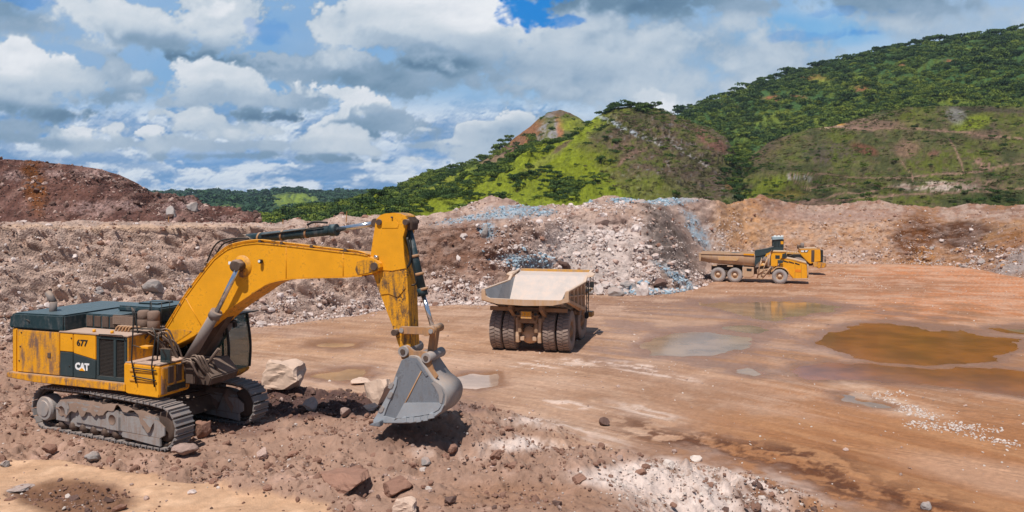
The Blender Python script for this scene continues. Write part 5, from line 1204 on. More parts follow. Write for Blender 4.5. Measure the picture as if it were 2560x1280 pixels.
# undercarriage turned a little from the house
def track_unit(yc, near):
    tr = bpy.data.objects.new('track', None); COL.objects.link(tr); tr.parent = X; tr.rotation_euler = (0, 0, R(-6)); 
    a, ra, rb, zc = 2.62, .50, .47, .70
    path = []
    L_ = [(-a, zc, ra), (a, zc, rb)]
    for k in range(13): t = R(270 - k * 15); path.append((-a + (ra + .14) * math.cos(t), zc + (ra + .14) * math.sin(t)))
    for k in range(1, 12): f = k / 12; path.append((-a + 2 * a * f, zc + ra + .14 + .07 * math.sin(f * 3.14) * (1 if f < .5 else .7)))
    for k in range(13): t = R(90 - k * 15); path.append((a + (rb + .14) * math.cos(t), zc + (rb + .14) * math.sin(t)))
    for k in range(1, 12): f = k / 12; path.append((a - 2 * a * f, zc - .62))
    seg = [0]; PP = path + [path[0]]
    for p, q in zip(PP[:-1], PP[1:]): seg.append(seg[-1] + math.hypot(q[0] - p[0], q[1] - p[1]))
    n = 54
    sh = MB().box(-.112, .112, -.33, .33, -.025, .015).box(-.098, -.062, -.33, .33, .012, .062).box(.066, .100, -.33, .33, .012, .050).mesh('track_shoe', M['track'])
    for i in range(n):
        d = seg[-1] * i / n; k = max(j for j in range(len(seg)) if seg[j] <= d); k = min(k, len(path) - 1); f = (d - seg[k]) / (seg[k + 1] - seg[k])
        p, q = PP[k], PP[k + 1]; x = p[0] + (q[0] - p[0]) * f; z = p[1] + (q[1] - p[1]) * f
        an = math.atan2(q[1] - p[1], q[0] - p[0])
        shared('track_shoe', sh, tr, (x, yc, z), (0, -an, 0))
    ch = MB()
    for s_ in (-.13, .13):
        inner = [(x * .955 if abs(x) < a else (abs(x) - .06) * (1 if x > 0 else -1), zc + (z - zc) * .88) for x, z in path]
        for p, q in zip(inner, inner[1:] + inner[:1]): ch.cyl((p[0], yc + s_, p[1]), (q[0], yc + s_, q[1]), .055, n=6)
    ch.part('track_chain', M['grime'], tr)
    o_ = -1 if near < 0 else -1            # the side turned to the camera
    # side frame
    ys = yc - .27
    fr = MB().prism([(-2.15, .36), (-2.0, 1.0), (-1.2, 1.08), (2.35, .98), (2.52, .55), (2.42, .22), (-1.6, .26)], ys, yc + .27, .03)
    fr.part('side_frame', M['frame'], tr)
    MB().prism([(-1.15, .42), (-1.15, .92), (2.50, .90), (2.78, .74), (2.78, .50), (2.60, .40)], ys - .05, ys - .001, .01).part('guard_plate', M['frame'], tr, 'scoured grey guard plate')
    MB().prism([(1.0, .24), (1.0, .40), (2.60, .40), (2.62, .16)], ys - .07, ys, .01).part('guard_plate', M['frame'], tr)
    for cx in (-1.75, 1.05 - .45):
        g = MB().prism([(cx - .27, .40), (cx - .30, .86), (cx - .12, 1.02), (cx + .20, 1.02), (cx + .30, .82), (cx + .30, .40)], ys - .10, ys - .02, .02); g.part('step_bracket', M['frame'], tr)
        MB().lathe([(.155, -.11), (.155, -.104), (.0, -.104)], cx, .72, ys, 20).part('bracket_recess', M['mud'], tr)
    MB().lathe([(0, -.13), (.24, -.13), (.26, -.10), (.36, -.10), (.40, -.04), (.41, .3)], -a, zc, ys, 36, False).part('final_drive', M['steel_tan'], tr)
    MB().lathe([(0, .10), (.30, .10), (.44, .12), (.46, .20), (.46, .34), (.44, .5), (0, .5)], a, zc, ys, 30).part('idler_wheel', M['grime'], tr)
    rl = MB().lathe([(0, -.06), (.10, -.06), (.12, 0), (.17, .02), (.17, .10), (.13, .12), (.13, .40), (.17, .42), (.17, .5), (0, .52)], 0, 0, 0, 16).mesh('track_roller', M['grime'])
    for k in range(9): shared('track_roller', rl, tr, (-1.85 + .5 * k, ys + .0, .27))
    crr = MB().lathe([(0, 0), (.12, 0), (.12, .4), (0, .4)], 0, 0, 0, 14).mesh('carrier_roller', M['grime'])
    for k in range(3): shared('carrier_roller', crr, tr, (-1.3 + 1.35 * k, ys + .05, 1.12))
    # packed mud on the frame
    g = np.linspace(-2.0, 2.35, 46); w_ = np.linspace(0, 1, 8); GG, WW = np.meshgrid(g, w_)
    hh = 1.04 + .10 * fbm(GG * 1.6 + yc * 3, WW * 2, 4, 55) + .08 * np.sin(np.pi * WW) - .12 * sst(np.abs(GG), 1.7, 2.35) - .42 * (1 - sst(WW, .02, .32)) * (.75 + 1.3 * fbm(GG * 2.2 + yc, GG * 0, 4, 66))
    me = grid_mesh('packed_mud', np.stack([GG, ys - .125 + WW * .60, hh], -1)); me.materials.append(M['mud']); shared('packed_mud', me, tr)
    return tr
track_unit(-1.55, -1); track_unit(1.55, 1)
uc = MB().box(-.9, .9, -1.35, 1.35, .55, 1.02, .05)
uc.prism([(-1.5, .5), (-1.3, .95), (-.6, 1.0), (-.5, .5)], -1.4, 1.4, .04).prism([(.5, .5), (.6, 1.0), (1.3, .92), (1.6, .45)], -1.4, 1.4, .04)
c_ = uc.part('car_body', M['grime'], X); c_.rotation_euler = (0, 0, R(-6))
MB().lathe([(0, -.0), (.95, 0), (.95, .30), (0, .30)], 0, 0, 0, 40).part('swing_bearing', M['grime'], X).matrix_local = Matrix.Translation((0, 0, 1.0)) @ Matrix.Rotation(R(90), 4, 'X')

# house: near side plane
YN = -1.78
def fl(p): return p
rear_x, _ = E_.pl(*z1(118, 400), YN); front_x, _ = E_.pl(*z1(885, 500), YN)
zb = E_.pl(*z1(115, 640), YN)[1]; zt = E_.pl(*z1(135, 345), YN)[1]
ztop = E_.pl(*z1(150, 232), YN)[1]
x415 = E_.pl(*z1(415, 500), YN)[0]; x508 = E_.pl(*z1(510, 500), YN)[0]; x665 = E_.pl(*z1(668, 500), YN)[0]
# deck slab and its proud lower lip
MB().prism([(rear_x - .35, zb - .16), (rear_x - .30, zb), (front_x + .05, zb), (front_x + .05, zb - .24), (rear_x + .9, zb - .24)], YN - .12, 1.78, .02).part('deck', M['yellow_stained'], X)
# core of the engine house
MB().box(rear_x + .02, front_x - .02, YN + .05, 1.70, zb, zt - .02).part('engine_bay', M['grime'], X)
# side panels, each with its own edges
def panel(name, x0, x1, za, zb_, mat, label=None, y=YN, th=.05, bev=.018): return MB().box(x0 + .008, x1 - .008, y, y + th, za, zb_, bev).part(name, mat, X, label)
panel('side_door', rear_x, x415, zb + .02, zt, M['yellow_stained'], 'rear door with brown scorched paint')
zm = E_.pl(*z1(460, 498), YN)[1]
panel('side_panel', x415, x508, zm, zt, M['yellow']); panel('side_panel', x415, x508, zb + .02, zm - .01, M['green_flat'], 'dark lower panel')
zs0 = E_.pl(*z1(510, 508), YN)[1]; zs1 = E_.pl(*z1(665, 556), YN)[1]
d = MB().prism([(x508 + .01, zs0), (x508 + .01, zt), (x665 - .01, zt), (x665 - .01, zs1)], YN, YN + .05, .015).part('side_door', M['yellow'], X, 'yellow door painted 677')
d2 = MB().prism([(x508 + .01, zb + .02), (x508 + .01, zs0 - .006), (x665 - .01, zs1 - .006), (x665 - .01, zb + .02)], YN, YN + .05, .015).part('side_door', M['green_flat'], X, 'dark lower half with white lettering')
xm = (x508 + x665) / 2
t1x, t1z = E_.pl(*z1(572, 440), YN); text_part('677', .27, M['black'], d, (t1x, YN - .004, t1z), (R(90), 0, 0), bold=.008, name='number', sx=1.1)
t2x, t2z = E_.pl(*z1(572, 605), YN); text_part('CAT', .285, M['white'], d2, (t2x, YN - .004, t2z), (R(90), 0, 0), bold=.016, name='lettering', sx=1.0)
tri = MB().prism([(t2x - .12, t2z - .118), (t2x, t2z - .02), (t2x + .12, t2z - .118)], YN - .016, YN - .002).part('emblem', M['yellow'], d2)
# recessed radiator grille
MB().box(x665 + .01, front_x - .01, YN, YN + .05, zt - .10, zt - .02, .01).part('grille_frame', M['green_flat'], X)
MB().box(x665 + .01, front_x - .01, YN, YN + .05, zb + .02, zb + .14, .01).part('grille_frame', M['green_flat'], X)
for k, xx in enumerate((x665 + .02, x665 + (front_x - x665) * .56, front_x - .12)): MB().box(xx, xx + .10, YN, YN + .05, zb + .14, zt - .10, .008).part('grille_frame', M['green_flat'], X)
sl = MB().box(x665 + .1, front_x - .1, YN + .03, YN + .045, 0, .018).mesh('grille_slat', M['black'])
for k in range(26): shared('grille_slat', sl, X, (0, 0, zb + .16 + k * (zt - zb - .30) / 26))
MB().box(x665 + .1, front_x - .1, YN + .05, YN + .06, zb + .14, zt - .1).part('grille_back', M['black'], X)
lk = E_.pl(*z1(343, 524), YN); MB().box(lk[0] - .07, lk[0] + .07, YN - .02, YN, lk[1] - .08, lk[1] + .08, .008).part('door_latch', M['grime'], X)
for (a_, b_) in ((150, 365), (142, 462), (135, 560), (498, 404), (485, 600)):
    q = E_.pl(*z1(a_, b_), YN); MB().cyl((q[0], YN - .02, q[1]), (q[0], YN, q[1]), .022, n=8).part('bolt', M['black'], X)
# end wall and walkway decks
MB().box(front_x - .0, front_x + .05, YN, -.75, zb, zt, .01).part('end_panel', M['yellow_stained'], X)
MB().box(x415 - .02, front_x + .06, YN - .02, -.95, zt + .005, zt + .05, .012).part('walkway', M['dust'], X)
# counterweight with rounded corners at the back
nseg = 10; cw = []
for k in range(nseg + 1):
    t = math.pi / 2 * k / nseg; cw.append((rear_x - .03 - .62 * math.sin(t), YN + .02 + .75 * (1 - math.cos(t))))
def slab(pts, z0, z1_, bev=.02):
    b = MB(); bm = bmesh.new(); n = len(pts)
    A_ = [bm.verts.new((p[0], p[1], z0)) for p in pts]; B_ = [bm.verts.new((p[0], p[1], z1_)) for p in pts]
    bm.faces.new(A_); bm.faces.new(B_[::-1])
    for i in range(n): bm.faces.new((A_[i], B_[i], B_[(i + 1) % n], A_[(i + 1) % n]))
    bmesh.ops.recalc_face_normals(bm, faces=bm.faces)
    bmesh.ops.bevel(bm, geom=[e for e in bm.edges if e.calc_face_angle(0) > .6], offset=bev, segments=2, affect='EDGES')
    b._take(bm); return b
mir = [(x, -y) for x, y in cw[::-1]]
slab(cw + mir + [(rear_x - .03, 1.76)] [:0], zb - .12, zt + .02, .03).part('counterweight', M['yellow'], X)
cwh = [(x * 1.0 + .05 * 0, y) for x, y in cw]
# green hood: full width at the back, stepped in over the walkway
x440 = E_.pl(*z1(440, 300), YN)[0]
hood_r = MB().prism([(rear_x - .42, zt + .03), (rear_x - .34, ztop - .10), (rear_x - .18, ztop), (x440, ztop + .02), (x440, zt + .03)], YN + .02, 1.70, .05)
hood_r.part('engine_hood', M['green'], X)
xh = E_.pl(*z1(830, 300), -.95)[0]
MB().prism([(x440 - .02, zt + .04), (x440 - .02, ztop - .02), (xh, ztop - .02), (xh, zt + .04)], -.95, 1.66, .03).part('engine_hood', M['green'], X)
bx = MB()
for k in range(4): bx.box(x440 + .06 + k * (xh - x440 - .1) / 4, x440 + (k + 1) * (xh - x440 - .1) / 4, -.975, -.948, zt + .10, ztop - .08, .01)
bx.part('hood_side_panel', M['grime'], X)
MB().box(x440 + .55, xh + .9, -.2, 1.5, ztop - .02, ztop + .17, .05).part('hood_cover', M['green'], X)
MB().box(x440 + .85, xh + .3, .35, 1.1, ztop + .16, ztop + .22, .03).part('hood_cover', M['green'], X)
q = E_.pl(*z1(185, 290), YN); MB().prism([(q[0] - .06, q[1] + .08), (q[0] + .12, q[1] + .02), (q[0] + .12, q[1] - .06)], YN + .005, YN + .03).part('hood_vent', M['black'], X)
# exhaust
q = E_.pl(*z1(368, 225), -1.1); q1 = E_.pl(*z1(372, 150), -1.1); q2 = E_.pl(*z1(340, 95), -1.1)
b = MB(); b.cyl((q[0], -1.1, q[1] - .1), (q1[0], -1.1, q1[1]), .115, n=20); b.cyl((q1[0], -1.1, q1[1] - .02), (q2[0] - .05, -1.1, q2[1] + .04), .112, .10, n=20); b.part('exhaust_pipe', M['pipe'], X)
# pre-cleaner canisters and the grille box on the deck
for (a_, c0, c1, yy) in ((1000, 325, 210, -.55), (1070, 340, 215, -.75)):
    q = E_.pl(*z1(a_, c0), yy); q1 = E_.pl(*z1(a_, c1), yy)
    MB().lathe([(0, 0), (.17, 0), (.19, .04), (.19, .30), (.175, .32), (.19, .34), (.19, .60), (.14, .66), (0, .66)], 0, 0, 0, 20).part('air_canister', M['mud'], X).matrix_local = Matrix.Translation((q[0], yy, q[1])) @ Matrix.Scale((q1[1] - q[1]) / .66, 4, (0, 0, 1)) @ Matrix.Rotation(R(90), 4, 'X')
q = E_.pl(*z1(790, 240), -1.0); q1 = E_.pl(*z1(940, 320), -1.0)
MB().box(q[0], q1[0], -1.05, -.98, q1[1], q[1], .02).part('cooler_guard', M['grime'], X)
sl = MB().box(q[0] + .03, q1[0] - .03, -1.065, -1.05, 0, .012).mesh('guard_bar', M['dust'])
for k in range(8): shared('guard_bar', sl, X, (0, 0, q1[1] + .04 + k * (q[1] - q1[1] - .06) / 8))
b = MB()
for k in range(5): b.tube([(E_.pl(*z1(805 + 22 * k, 352), -1.2)[0], -1.2, zt + .05), (E_.pl(*z1(815 + 22 * k, 318), -1.2)[0], -1.15, zt + .20), (E_.pl(*z1(850 + 22 * k, 322), -1.2)[0], -.95, zt + .18)], .035, 8)
b.part('hose_bundle', M['tan'], X)
MB().box(E_.pl(*z1(905, 300), -1.3)[0], E_.pl(*z1(1010, 300), -1.3)[0], -1.25, -.2, zt + .05, zt + .12, .01).part('service_deck', M['grime'], X)
b = MB()
b.box(E_.pl(*z1(950, 300), -.6)[0], E_.pl(*z1(1120, 300), -.6)[0], -.9, .2, zt - .02, zt + .03, .01); b.part('service_deck', M['dust'], X)
# front tank box with steps
tb0 = E_.pl(*z1(878, 600), YN); tb1 = E_.pl(*z1(1128, 760), YN)
ttop = E_.pl(*z1(1000, 590), YN)[1]
tx1 = tb1[0]
tk = MB().prism([(tb0[0], zb - .20), (tb0[0] - .0, ttop + .03), (tx1, ttop), (tx1, zb - .22), (tx1 - .06, zb - .34), (tb0[0] + .12, zb - .30)], YN - .10, -.62, .03).part('fuel_tank', M['yellow'], X)
MB().box(tb0[0] + .03, tx1 - .03, YN - .07, -.66, ttop + .02, ttop + .06, .01).part('tank_top', M['dust'], X)
st = MB().box(tb0[0] + .25, tx1 - .22, YN - .135, YN - .10, 0, .05, .008).mesh('step', M['yellow_stained'])
for zz in (-.02, -.30): shared('step', st, X, (0, 0, ttop - .18 + zz))
MB().box(tx1 - .03, tx1 + .06, YN - .04, -.70, zb - .25, ttop - .05, .02).part('tank_end', M['yellow_stained'], X)
for k in range(3): MB().box(tx1 + .05, tx1 + .10, -1.62 + .33 * k, -1.40 + .33 * k, zb + .05, ttop - .03, .015).part('hinge_block', M['grime'], X)
MB().box(tx1 + .05, tx1 + .09, -1.65, -.9, zb - .2, zb - .02, .01).part('step_recess', M['black'], X)
# ladder rails, handrails and mirror
rail = MB()
def rl3(pts, y=YN - .16, r=.022): rail.tube([(E_.pl(*z1(a_, b_), y)[0], y, E_.pl(*z1(a_, b_), y)[1]) for a_, b_ in pts], r, 6, smooth=1)
rl3([(948, 720), (915, 560), (930, 250), (915, 190)]); rl3([(1075, 745), (1055, 600), (1075, 440), (1085, 380), (1060, 330)])
rl3([(975, 560), (958, 360), (940, 230), (920, 195)], -1.3); rl3([(1092, 580), (1105, 380)], -1.3)
rl3([(918, 610), (1085, 632)]); rl3([(920, 668), (1082, 700)]); rl3([(925, 455), (980, 470)], r=.014); rl3([(925, 335), (1120, 345), (1125, 400)], -1.3)
rl3([(1040, 340), (1045, 150), (1180, 150), (1182, 240)], -.6, .014); rl3([(1052, 155), (1060, 330)], -.6, .014); rl3([(1125, 152), (1122, 330)], -.6, .012); rl3([(690, 395), (690, 378), (850, 385), (868, 410)], YN - .05, .016)
rail.part('handrails', M['black'], X)
MB().box(E_.pl(*z1(960, 475), YN)[0], E_.pl(*z1(1020, 475), YN)[0], YN + .05, YN + .30, E_.pl(*z1(960, 478), YN)[1], E_.pl(*z1(960, 462), YN)[1], .01).part('step', M['yellow'], X)
mq0 = E_.pl(*z1(1118, 472), -1.5); mq1 = E_.pl(*z1(1193, 582), -1.5)
mr = MB().box(mq0[0], mq1[0], -1.53, -1.47, mq1[1], mq0[1], .02).part('mirror', M['grime'], X); MB().box(mq0[0] + .025, mq1[0] - .025, -1.538, -1.531, mq1[1] + .025, mq0[1] - .025).part('glass', M['glassd'], mr)
b = MB()
for (a_, b_) in ((655, 375), (780, 378)): q = E_.pl(*z1(a_, b_), YN + .2); b.cyl((q[0], YN + .2, zt + .04), (q[0], YN + .2, zt + .14), .05, n=12)
b.part('filler_cap', M['yellow'], X)
# main frame ahead of the tank, hose clutter at the boom foot
MB().prism([(tx1 - .4, zb - .15), (tx1 - .4, zb + .45), (tx1 + .5, zb + .55), (tx1 + .9, zb + .1), (tx1 + .8, zb - .15)], -.72, .55, .03).part('main_frame', M['grime'], X)
MB().prism([(.1, zb), (.1, zb + 1.0), (.75, zb + 1.05), (1.1, zb + .3), (1.1, zb)], -.62, -.54, .02).part('boom_bracket', M['grime'], X)
MB().prism([(.1, zb), (.1, zb + 1.0), (.75, zb + 1.05), (1.1, zb + .3), (1.1, zb)], .54, .62, .02).part('boom_bracket', M['grime'], X)
hz = MB(); rg = np.random.default_rng(3)
for k in range(16):
    y0 = rg.uniform(-1.2, -.5); x0 = E_.pl(*z1(1030 + 8 * k, 400), y0)[0]
    hz.tube([(x0 - .2, y0, zt - .02 + rg.uniform(-.3, .1)), (x0 + .1, y0 + .1, zt + rg.uniform(-.25, .18)), (x0 + .3, y0 + .2, zt - rg.uniform(.3, .6)), (x0 + .5, y0 + .25, zb + rg.uniform(.2, .5))], .028, 6)
for k in range(9):
    y0 = rg.uniform(-1.1, -.3); x0 = tx1 + rg.uniform(0, .4)
    hz.tube([(x0 - .1, y0, ttop - .02), (x0 + .25, y0 - .05, ttop + rg.uniform(0, .2)), (x0 + .5, y0, ttop - rg.uniform(.2, .4)), (x0 + .55, y0 + .2, zb + .1)], .035, 6)
hz.part('hydraulic_hoses', M['grime'], X)
# cab on the far side
cf = E_.pl(*z1(1592, 500), .62); cb = E_.pl(*z1(1440, 500), .62); ct = E_.pl(*z1(1640, 262), .62)[1]; cz0 = E_.pl(*z1(1560, 640), .62)[1]; czb = E_.pl(*z1(1560, 712), .62)[1]
cx0, cx1 = cf[0] - 1.75, cf[0]
MB().prism([(cx0, czb + .03), (cx0, cz0), (cx1 - .02, cz0), (cx1 - .05, cz0 - .12), (cx1 - .42, czb)], .60, 1.72, .03).part('cab_base', M['yellow_stained'], X)
MB().box(cx0, cx1 - .12, .58, 1.74, ct - .03, ct + .06, .03).part('cab_roof', M['black'], X)
vis = MB().box(cx1 - .45, cx1 + .30, .55, 1.76, ct + .07, ct + .11, .01); vis.part('cab_visor', M['black'], X)
pil = MB()
for y in (.62, 1.70):
    pil.tube([(cx0 + .04, y, cz0), (cx0 + .04, y, ct)], .045, 6, 1); pil.tube([(cx0 + .62, y, cz0), (cx0 + .60, y, ct)], .035, 6, 1)
    pil.tube([(cx1 - .04, y, cz0), (cx1, y, cz0 + .5), (cx1 - .02, y, cz0 + 1.0), (cx1 - .15, y, ct)], .045, 6, 3)
pil.part('cab_pillars', M['black'], X)
g = MB(); g.box(cx0 + .05, cx0 + .6, .63, .645, cz0, ct - .03); g.box(cx0 + .64, cx1 - .06, .63, .645, cz0, ct - .05); g.part('side_window', M['glass'], X)
g = MB(); g.box(cx0 + .05, cx0 + .6, 1.68, 1.695, cz0, ct - .03); g.box(cx0 + .64, cx1 - .06, 1.68, 1.695, cz0, ct - .05); g.part('side_window', M['glass'], X)
MB().prism([(cx1 - .05, cz0), (cx1 - .01, cz0 + .5), (cx1 - .03, cz0 + 1.0), (cx1 - .16, ct - .02), (cx1 - .18, ct - .02), (cx1 - .05, cz0 + 1.0), (cx1 - .03, cz0 + .5), (cx1 - .07, cz0)], .66, 1.66).part('windscreen', M['glass'], X)
MB().prism([(cx0 + .35, cz0 - .0), (cx0 + .3, cz0 + .9), (cx0 + .45, cz0 + .92), (cx0 + .55, cz0 + .35), (cx0 + .95, cz0 + .32), (cx0 + .95, cz0)], .95, 1.4, .04).part('driver_seat', M['black'], X)
b = MB(); b.tube([(cx1 + .02, .62, ct + .02), (cx1 + .22, .55, ct - .06), (cx1 + .34, .55, ct - .08)], .02, 6); b.box(cx1 + .12, cx1 + .22, .48, .60, ct - .16, ct - .04, .02); b.box(cx1 + .26, cx1 + .36, .46, .6, ct - .3, ct - .12, .02); b.part('lamp_bracket', M['black'], X)
MB().box(cx1 - .12, cx1 - .02, .50, .58, ct - .05, ct + .05, .02).part('headlight', M['lamp'], X)
mm = MB().box(cx1 - .14, cx1 - .09, .50, .52, ct - .62, ct - .25, .01).part('mirror', M['black'], X)
MB().prism([(cx0 + .1, cz0 - .2), (cx0 + .1, cz0 + .9), (cx0 + .2, ct - .2), (cx0 - .5, ct - .25), (cx0 - .9, cz0)], .5, .6, .02).part('cab_screen', M['glassd'], X)

# boom: box section with proud side plates
bw = .46
top_e = [(40, 745), (100, 655), (180, 520), (240, 438), (300, 360), (335, 318), (370, 290), (400, 268), (430, 255), (490, 240), (560, 232), (700, 245), (850, 262), (1000, 280), (1100, 290), (1150, 300), (1190, 318), (1212, 338), (1218, 358), (1206, 378)]
bot_e = [(1170, 395), (1120, 402), (1030, 408), (850, 412), (740, 417), (680, 425), (640, 435), (600, 450), (540, 490), (450, 550), (380, 600), (290, 680), (190, 738), (90, 785), (55, 812), (20, 800)]
poly = Q2(top_e + bot_e, -bw)
MB().prism(poly, -bw + .03, bw - .03).part('boom', M['yellow'], X)
for y0 in (-bw, bw - .03): MB().prism(poly, y0, y0 + .029, .006).part('boom_side_plate', M['yellow'], X)
# flanges, weld seams and grease-dark tip
def ribbon(pts2, l0, l1, th, name, mat, off=0.0):
    P2 = Q2(pts2, -bw); b = MB(); bm = bmesh.new(); vs = []
    for i, p in enumerate(P2):
        a_ = Vector(P2[max(i - 1, 0)]); c_ = Vector(P2[min(i + 1, len(P2) - 1)]); d_ = (c_ - a_).normalized(); n_ = Vector((-d_.y, d_.x)) 
        vs.append([bm.verts.new((p[0] + n_.x * o, y, p[1] + n_.y * o)) for y in (l0, l1) for o in (off, off + th)])
    for A_, B_ in zip(vs[:-1], vs[1:]):
        for (i, j) in ((0, 1), (1, 3), (3, 2), (2, 0)): bm.faces.new((A_[i], A_[j], B_[j], B_[i]))
    bm.faces.new([vs[0][k] for k in (0, 1, 3, 2)]); bm.faces.new([vs[-1][k] for k in (0, 1, 3, 2)])
    bmesh.ops.recalc_face_normals(bm, faces=bm.faces); b._take(bm); return b.part(name, mat, X)
ribbon(top_e[:16], -bw - .02, bw + .02, .035, 'boom_flange', M['yellow_worn']); ribbon(bot_e[1:14], -bw - .02, bw + .02, .035, 'boom_flange', M['yellow_worn'])
for pts in ([(178, 520), (262, 668)], [(716, 250), (716, 418)], [(1020, 284), (1020, 408)], [(150, 560), (300, 640)][:0]):
    if pts: MB().tube([(E_.pl(*z2(a_, b_), -bw)[0], -bw - .004, E_.pl(*z2(a_, b_), -bw)[1]) for a_, b_ in pts], .012, 5, 1).part('weld_seam', M['yellow_worn'], X)
MB().prism(Q2([(1095, 330), (1130, 318), (1185, 325), (1210, 342), (1214, 360), (1200, 376), (1150, 390), (1098, 398), (1085, 372)], -bw), -bw - .016, -bw - .002, .004).part('wear_plate', M['scuffed'], X, 'grease-darkened plate at the boom tip')
q = Q2([(1188, 353)], -bw)[0]; MB().cyl((q[0], -bw - .07, q[1]), (q[0], bw + .07, q[1]), .11, n=20).part('boom_tip_pin', M['grime'], X)
MB().prism(Q2([(60, 700), (150, 690), (215, 700), (150, 745), (90, 782), (60, 790), (45, 760)], -bw), -bw - .012, -bw - .002, .003).part('wear_plate', M['yellow_stained'], X)
q = Q2([(468, 350)], -bw)[0]; pinx, pinz = q
MB().lathe([(0, -.001), (.34, -.001), (.34, .012), (0, .012)], pinx + .10, pinz - .02, -bw - .012, 28).part('pin_boss', M['yellow_stained'], X)
MB().lathe([(0, -.30), (.10, -.30), (.15, -.28), (.19, -.22), (.20, 0), (0, 0)], pinx, pinz, -bw, 24).part('pin_boss', M['grime'], X)
for (a_, b_) in ((1062, 350),): q = Q2([(a_, b_)], -bw)[0]
q = Q2([(415, 336)], -bw)[0]; MB().box(q[0] - .05, q[0] + .05, -bw - .006, -bw - .001, q[1] - .045, q[1] + .045).part('sticker', M['white'], X)
q = Q2([(588, 325)], -bw)[0]; l_ = MB().box(q[0] - .06, q[0] + .06, -bw - .14, -bw - .02, q[1] - .07, q[1] + .05, .02).part('work_lamp', M['black'], X); MB().cyl((q[0], -bw - .155, q[1]), (q[0], -bw - .141, q[1]), .04, n=14).part('lens', M['lamp'], l_)
# hydraulic lines along the top of the boom
b = MB()
for k, off in enumerate((0, 9, 18)):
    pts = [(x_ + off * .5, y_ + off * .55) for x_, y_ in ((60, 700), (180, 505), (300, 345), (370, 275), (430, 240), (560, 218), (700, 232), (850, 250), (1000, 268), (1090, 276), (1160, 298))]
    b.tube([(E_.pl(*z2(a_, b_), -bw + .02 + .07 * k)[0], -bw + .02 + .07 * k, E_.pl(*z2(a_, b_), -bw)[1] + .03) for a_, b_ in pts], .022, 6, 4)
b.part('hydraulic_pipes', M['yellow_worn'], X)
b = MB()
for a_, b_ in ((265, 385), (285, 350), (575, 228), (690, 238), (850, 256), (1030, 276), (150, 565), (210, 470)):
    q = Q2([(a_, b_)], -bw)[0]; b.box(q[0] - .05, q[0] + .05, -bw - .02, -bw + .22, q[1] - .0, q[1] + .09, .01)
b.part('pipe_clamps', M['grime'], X)
def cylinder(a_, c_, d_, y, r, rod, names=('hydraulic_cylinder',), mat='green', y2=None, eye=.16, rodmat='chrome'):
    """barrel from a to c, rod from c to d (chart points of the arm)"""
    A_, C_, D_ = Q2([a_, c_, d_], y); y2 = y if y2 is None else y2
    o = MB().cyl((A_[0], y, A_[1]), (C_[0], y, C_[1]), r, n=24).part(names[0], M[mat], X)
    dv = Vector((C_[0] - A_[0], 0, C_[1] - A_[1])).normalized()
    MB().cyl((C_[0] - dv.x * .12, y, C_[1] - dv.z * .12), (C_[0] + dv.x * .10, y, C_[1] + dv.z * .10), r * 1.18, n=24).part('gland', M[mat], o)
    MB().cyl((C_[0] + dv.x * .08, y, C_[1] + dv.z * .08), (D_[0], y2, D_[1]), rod, n=20).part('rod', M[rodmat], o)
    MB().cyl((D_[0], y2 - eye, D_[1]), (D_[0], y2 + eye, D_[1]), rod * 1.7, n=20).part('rod_eye', M['grime'], o)
    MB().cyl((A_[0] - dv.x * .1, y - eye, A_[1] - dv.z * .1), (A_[0] - dv.x * .1, y + eye, A_[1] - dv.z * .1), r * 1.05, n=20).part('barrel_eye', M['grime'], o)
    return o
sc = cylinder((510, 207), (972, 160), (1204, 122), 0, .150, .078)
q0, q1 = Q2([(600, 196), (930, 160)], 0)
b = MB(); b.tube([(q0[0], -.17, q0[1] + .05), (q1[0], -.17, q1[1] + .10)], .025, 6, 1); b.tube([(q1[0] - .6, -.1, q1[1] + .15), (q1[0] - .35, -.1, q1[1] + .24), (q1[0] + .1, -.1, q1[1] + .22)], .035, 6); b.part('feed_pipe', M['black'], sc)
for f in (.15, .42, .7): 
    a0, c0 = Q2([(510, 207)], 0)[0], Q2([(972, 160)], 0)[0]; px, pz = a0[0] + (c0[0] - a0[0]) * f, a0[1] + (c0[1] - a0[1]) * f
    MB().cyl((px - .03, 0, pz), (px + .03, 0, pz - .008), .168, n=20).part('clamp_band', M['tan'], sc)
MB().prism(Q2([(420, 262), (440, 215), (500, 190), (530, 205), (540, 236)], -.15), -.22, .22, .02).part('cylinder_bracket', M['grime'], X)
b = MB()
for k, pts in enumerate([[(300, 330), (330, 260), (370, 218), (440, 205), (520, 205)], [(330, 300), (365, 245), (400, 222), (470, 206), (540, 214)], [(370, 285), (420, 235), (470, 215)]]):
    b.tube([(Q2([p], -.25)[0][0], -.30 + .1 * k, Q2([p], -.25)[0][1]) for p in pts], .026, 6, 4)
b.part('hydraulic_hoses', M['black'], X)
for y, aa, cc in ((-.72, (196, 850), (338, 608)), (.72, (225, 925), (385, 650))):
    if y < 0: cylinder(aa, cc, (465, 352), y, .155, .078, mat='pipe', eye=.14)
    else:
        A_, C_, D_ = Q2([(262, 905), (420, 640), (520, 430)], y); o = MB().cyl((A_[0], y, A_[1]), (C_[0], y, C_[1]), .155, n=24).part('hydraulic_cylinder', M['pipe'], X); MB().cyl((C_[0], y, C_[1]), (D_[0], y, D_[1]), .078, n=18).part('rod', M['chrome'], o)
b = MB(); b.prism(Q2([(395, 590), (435, 590), (300, 800), (215, 960), (180, 955), (250, 790)], .1), -.05, .35, .03); b.part('cylinder_guard', M['grime'], X)
b = MB()
for (p, q) in (((190, 850), (262, 848)), ((230, 945), (330, 800)), ((260, 850), (240, 950))):
    A_, C_ = Q2([p, q], -.72); b.cyl((A_[0], -.6, A_[1]), (C_[0], -.5, C_[1]), .05, n=8)
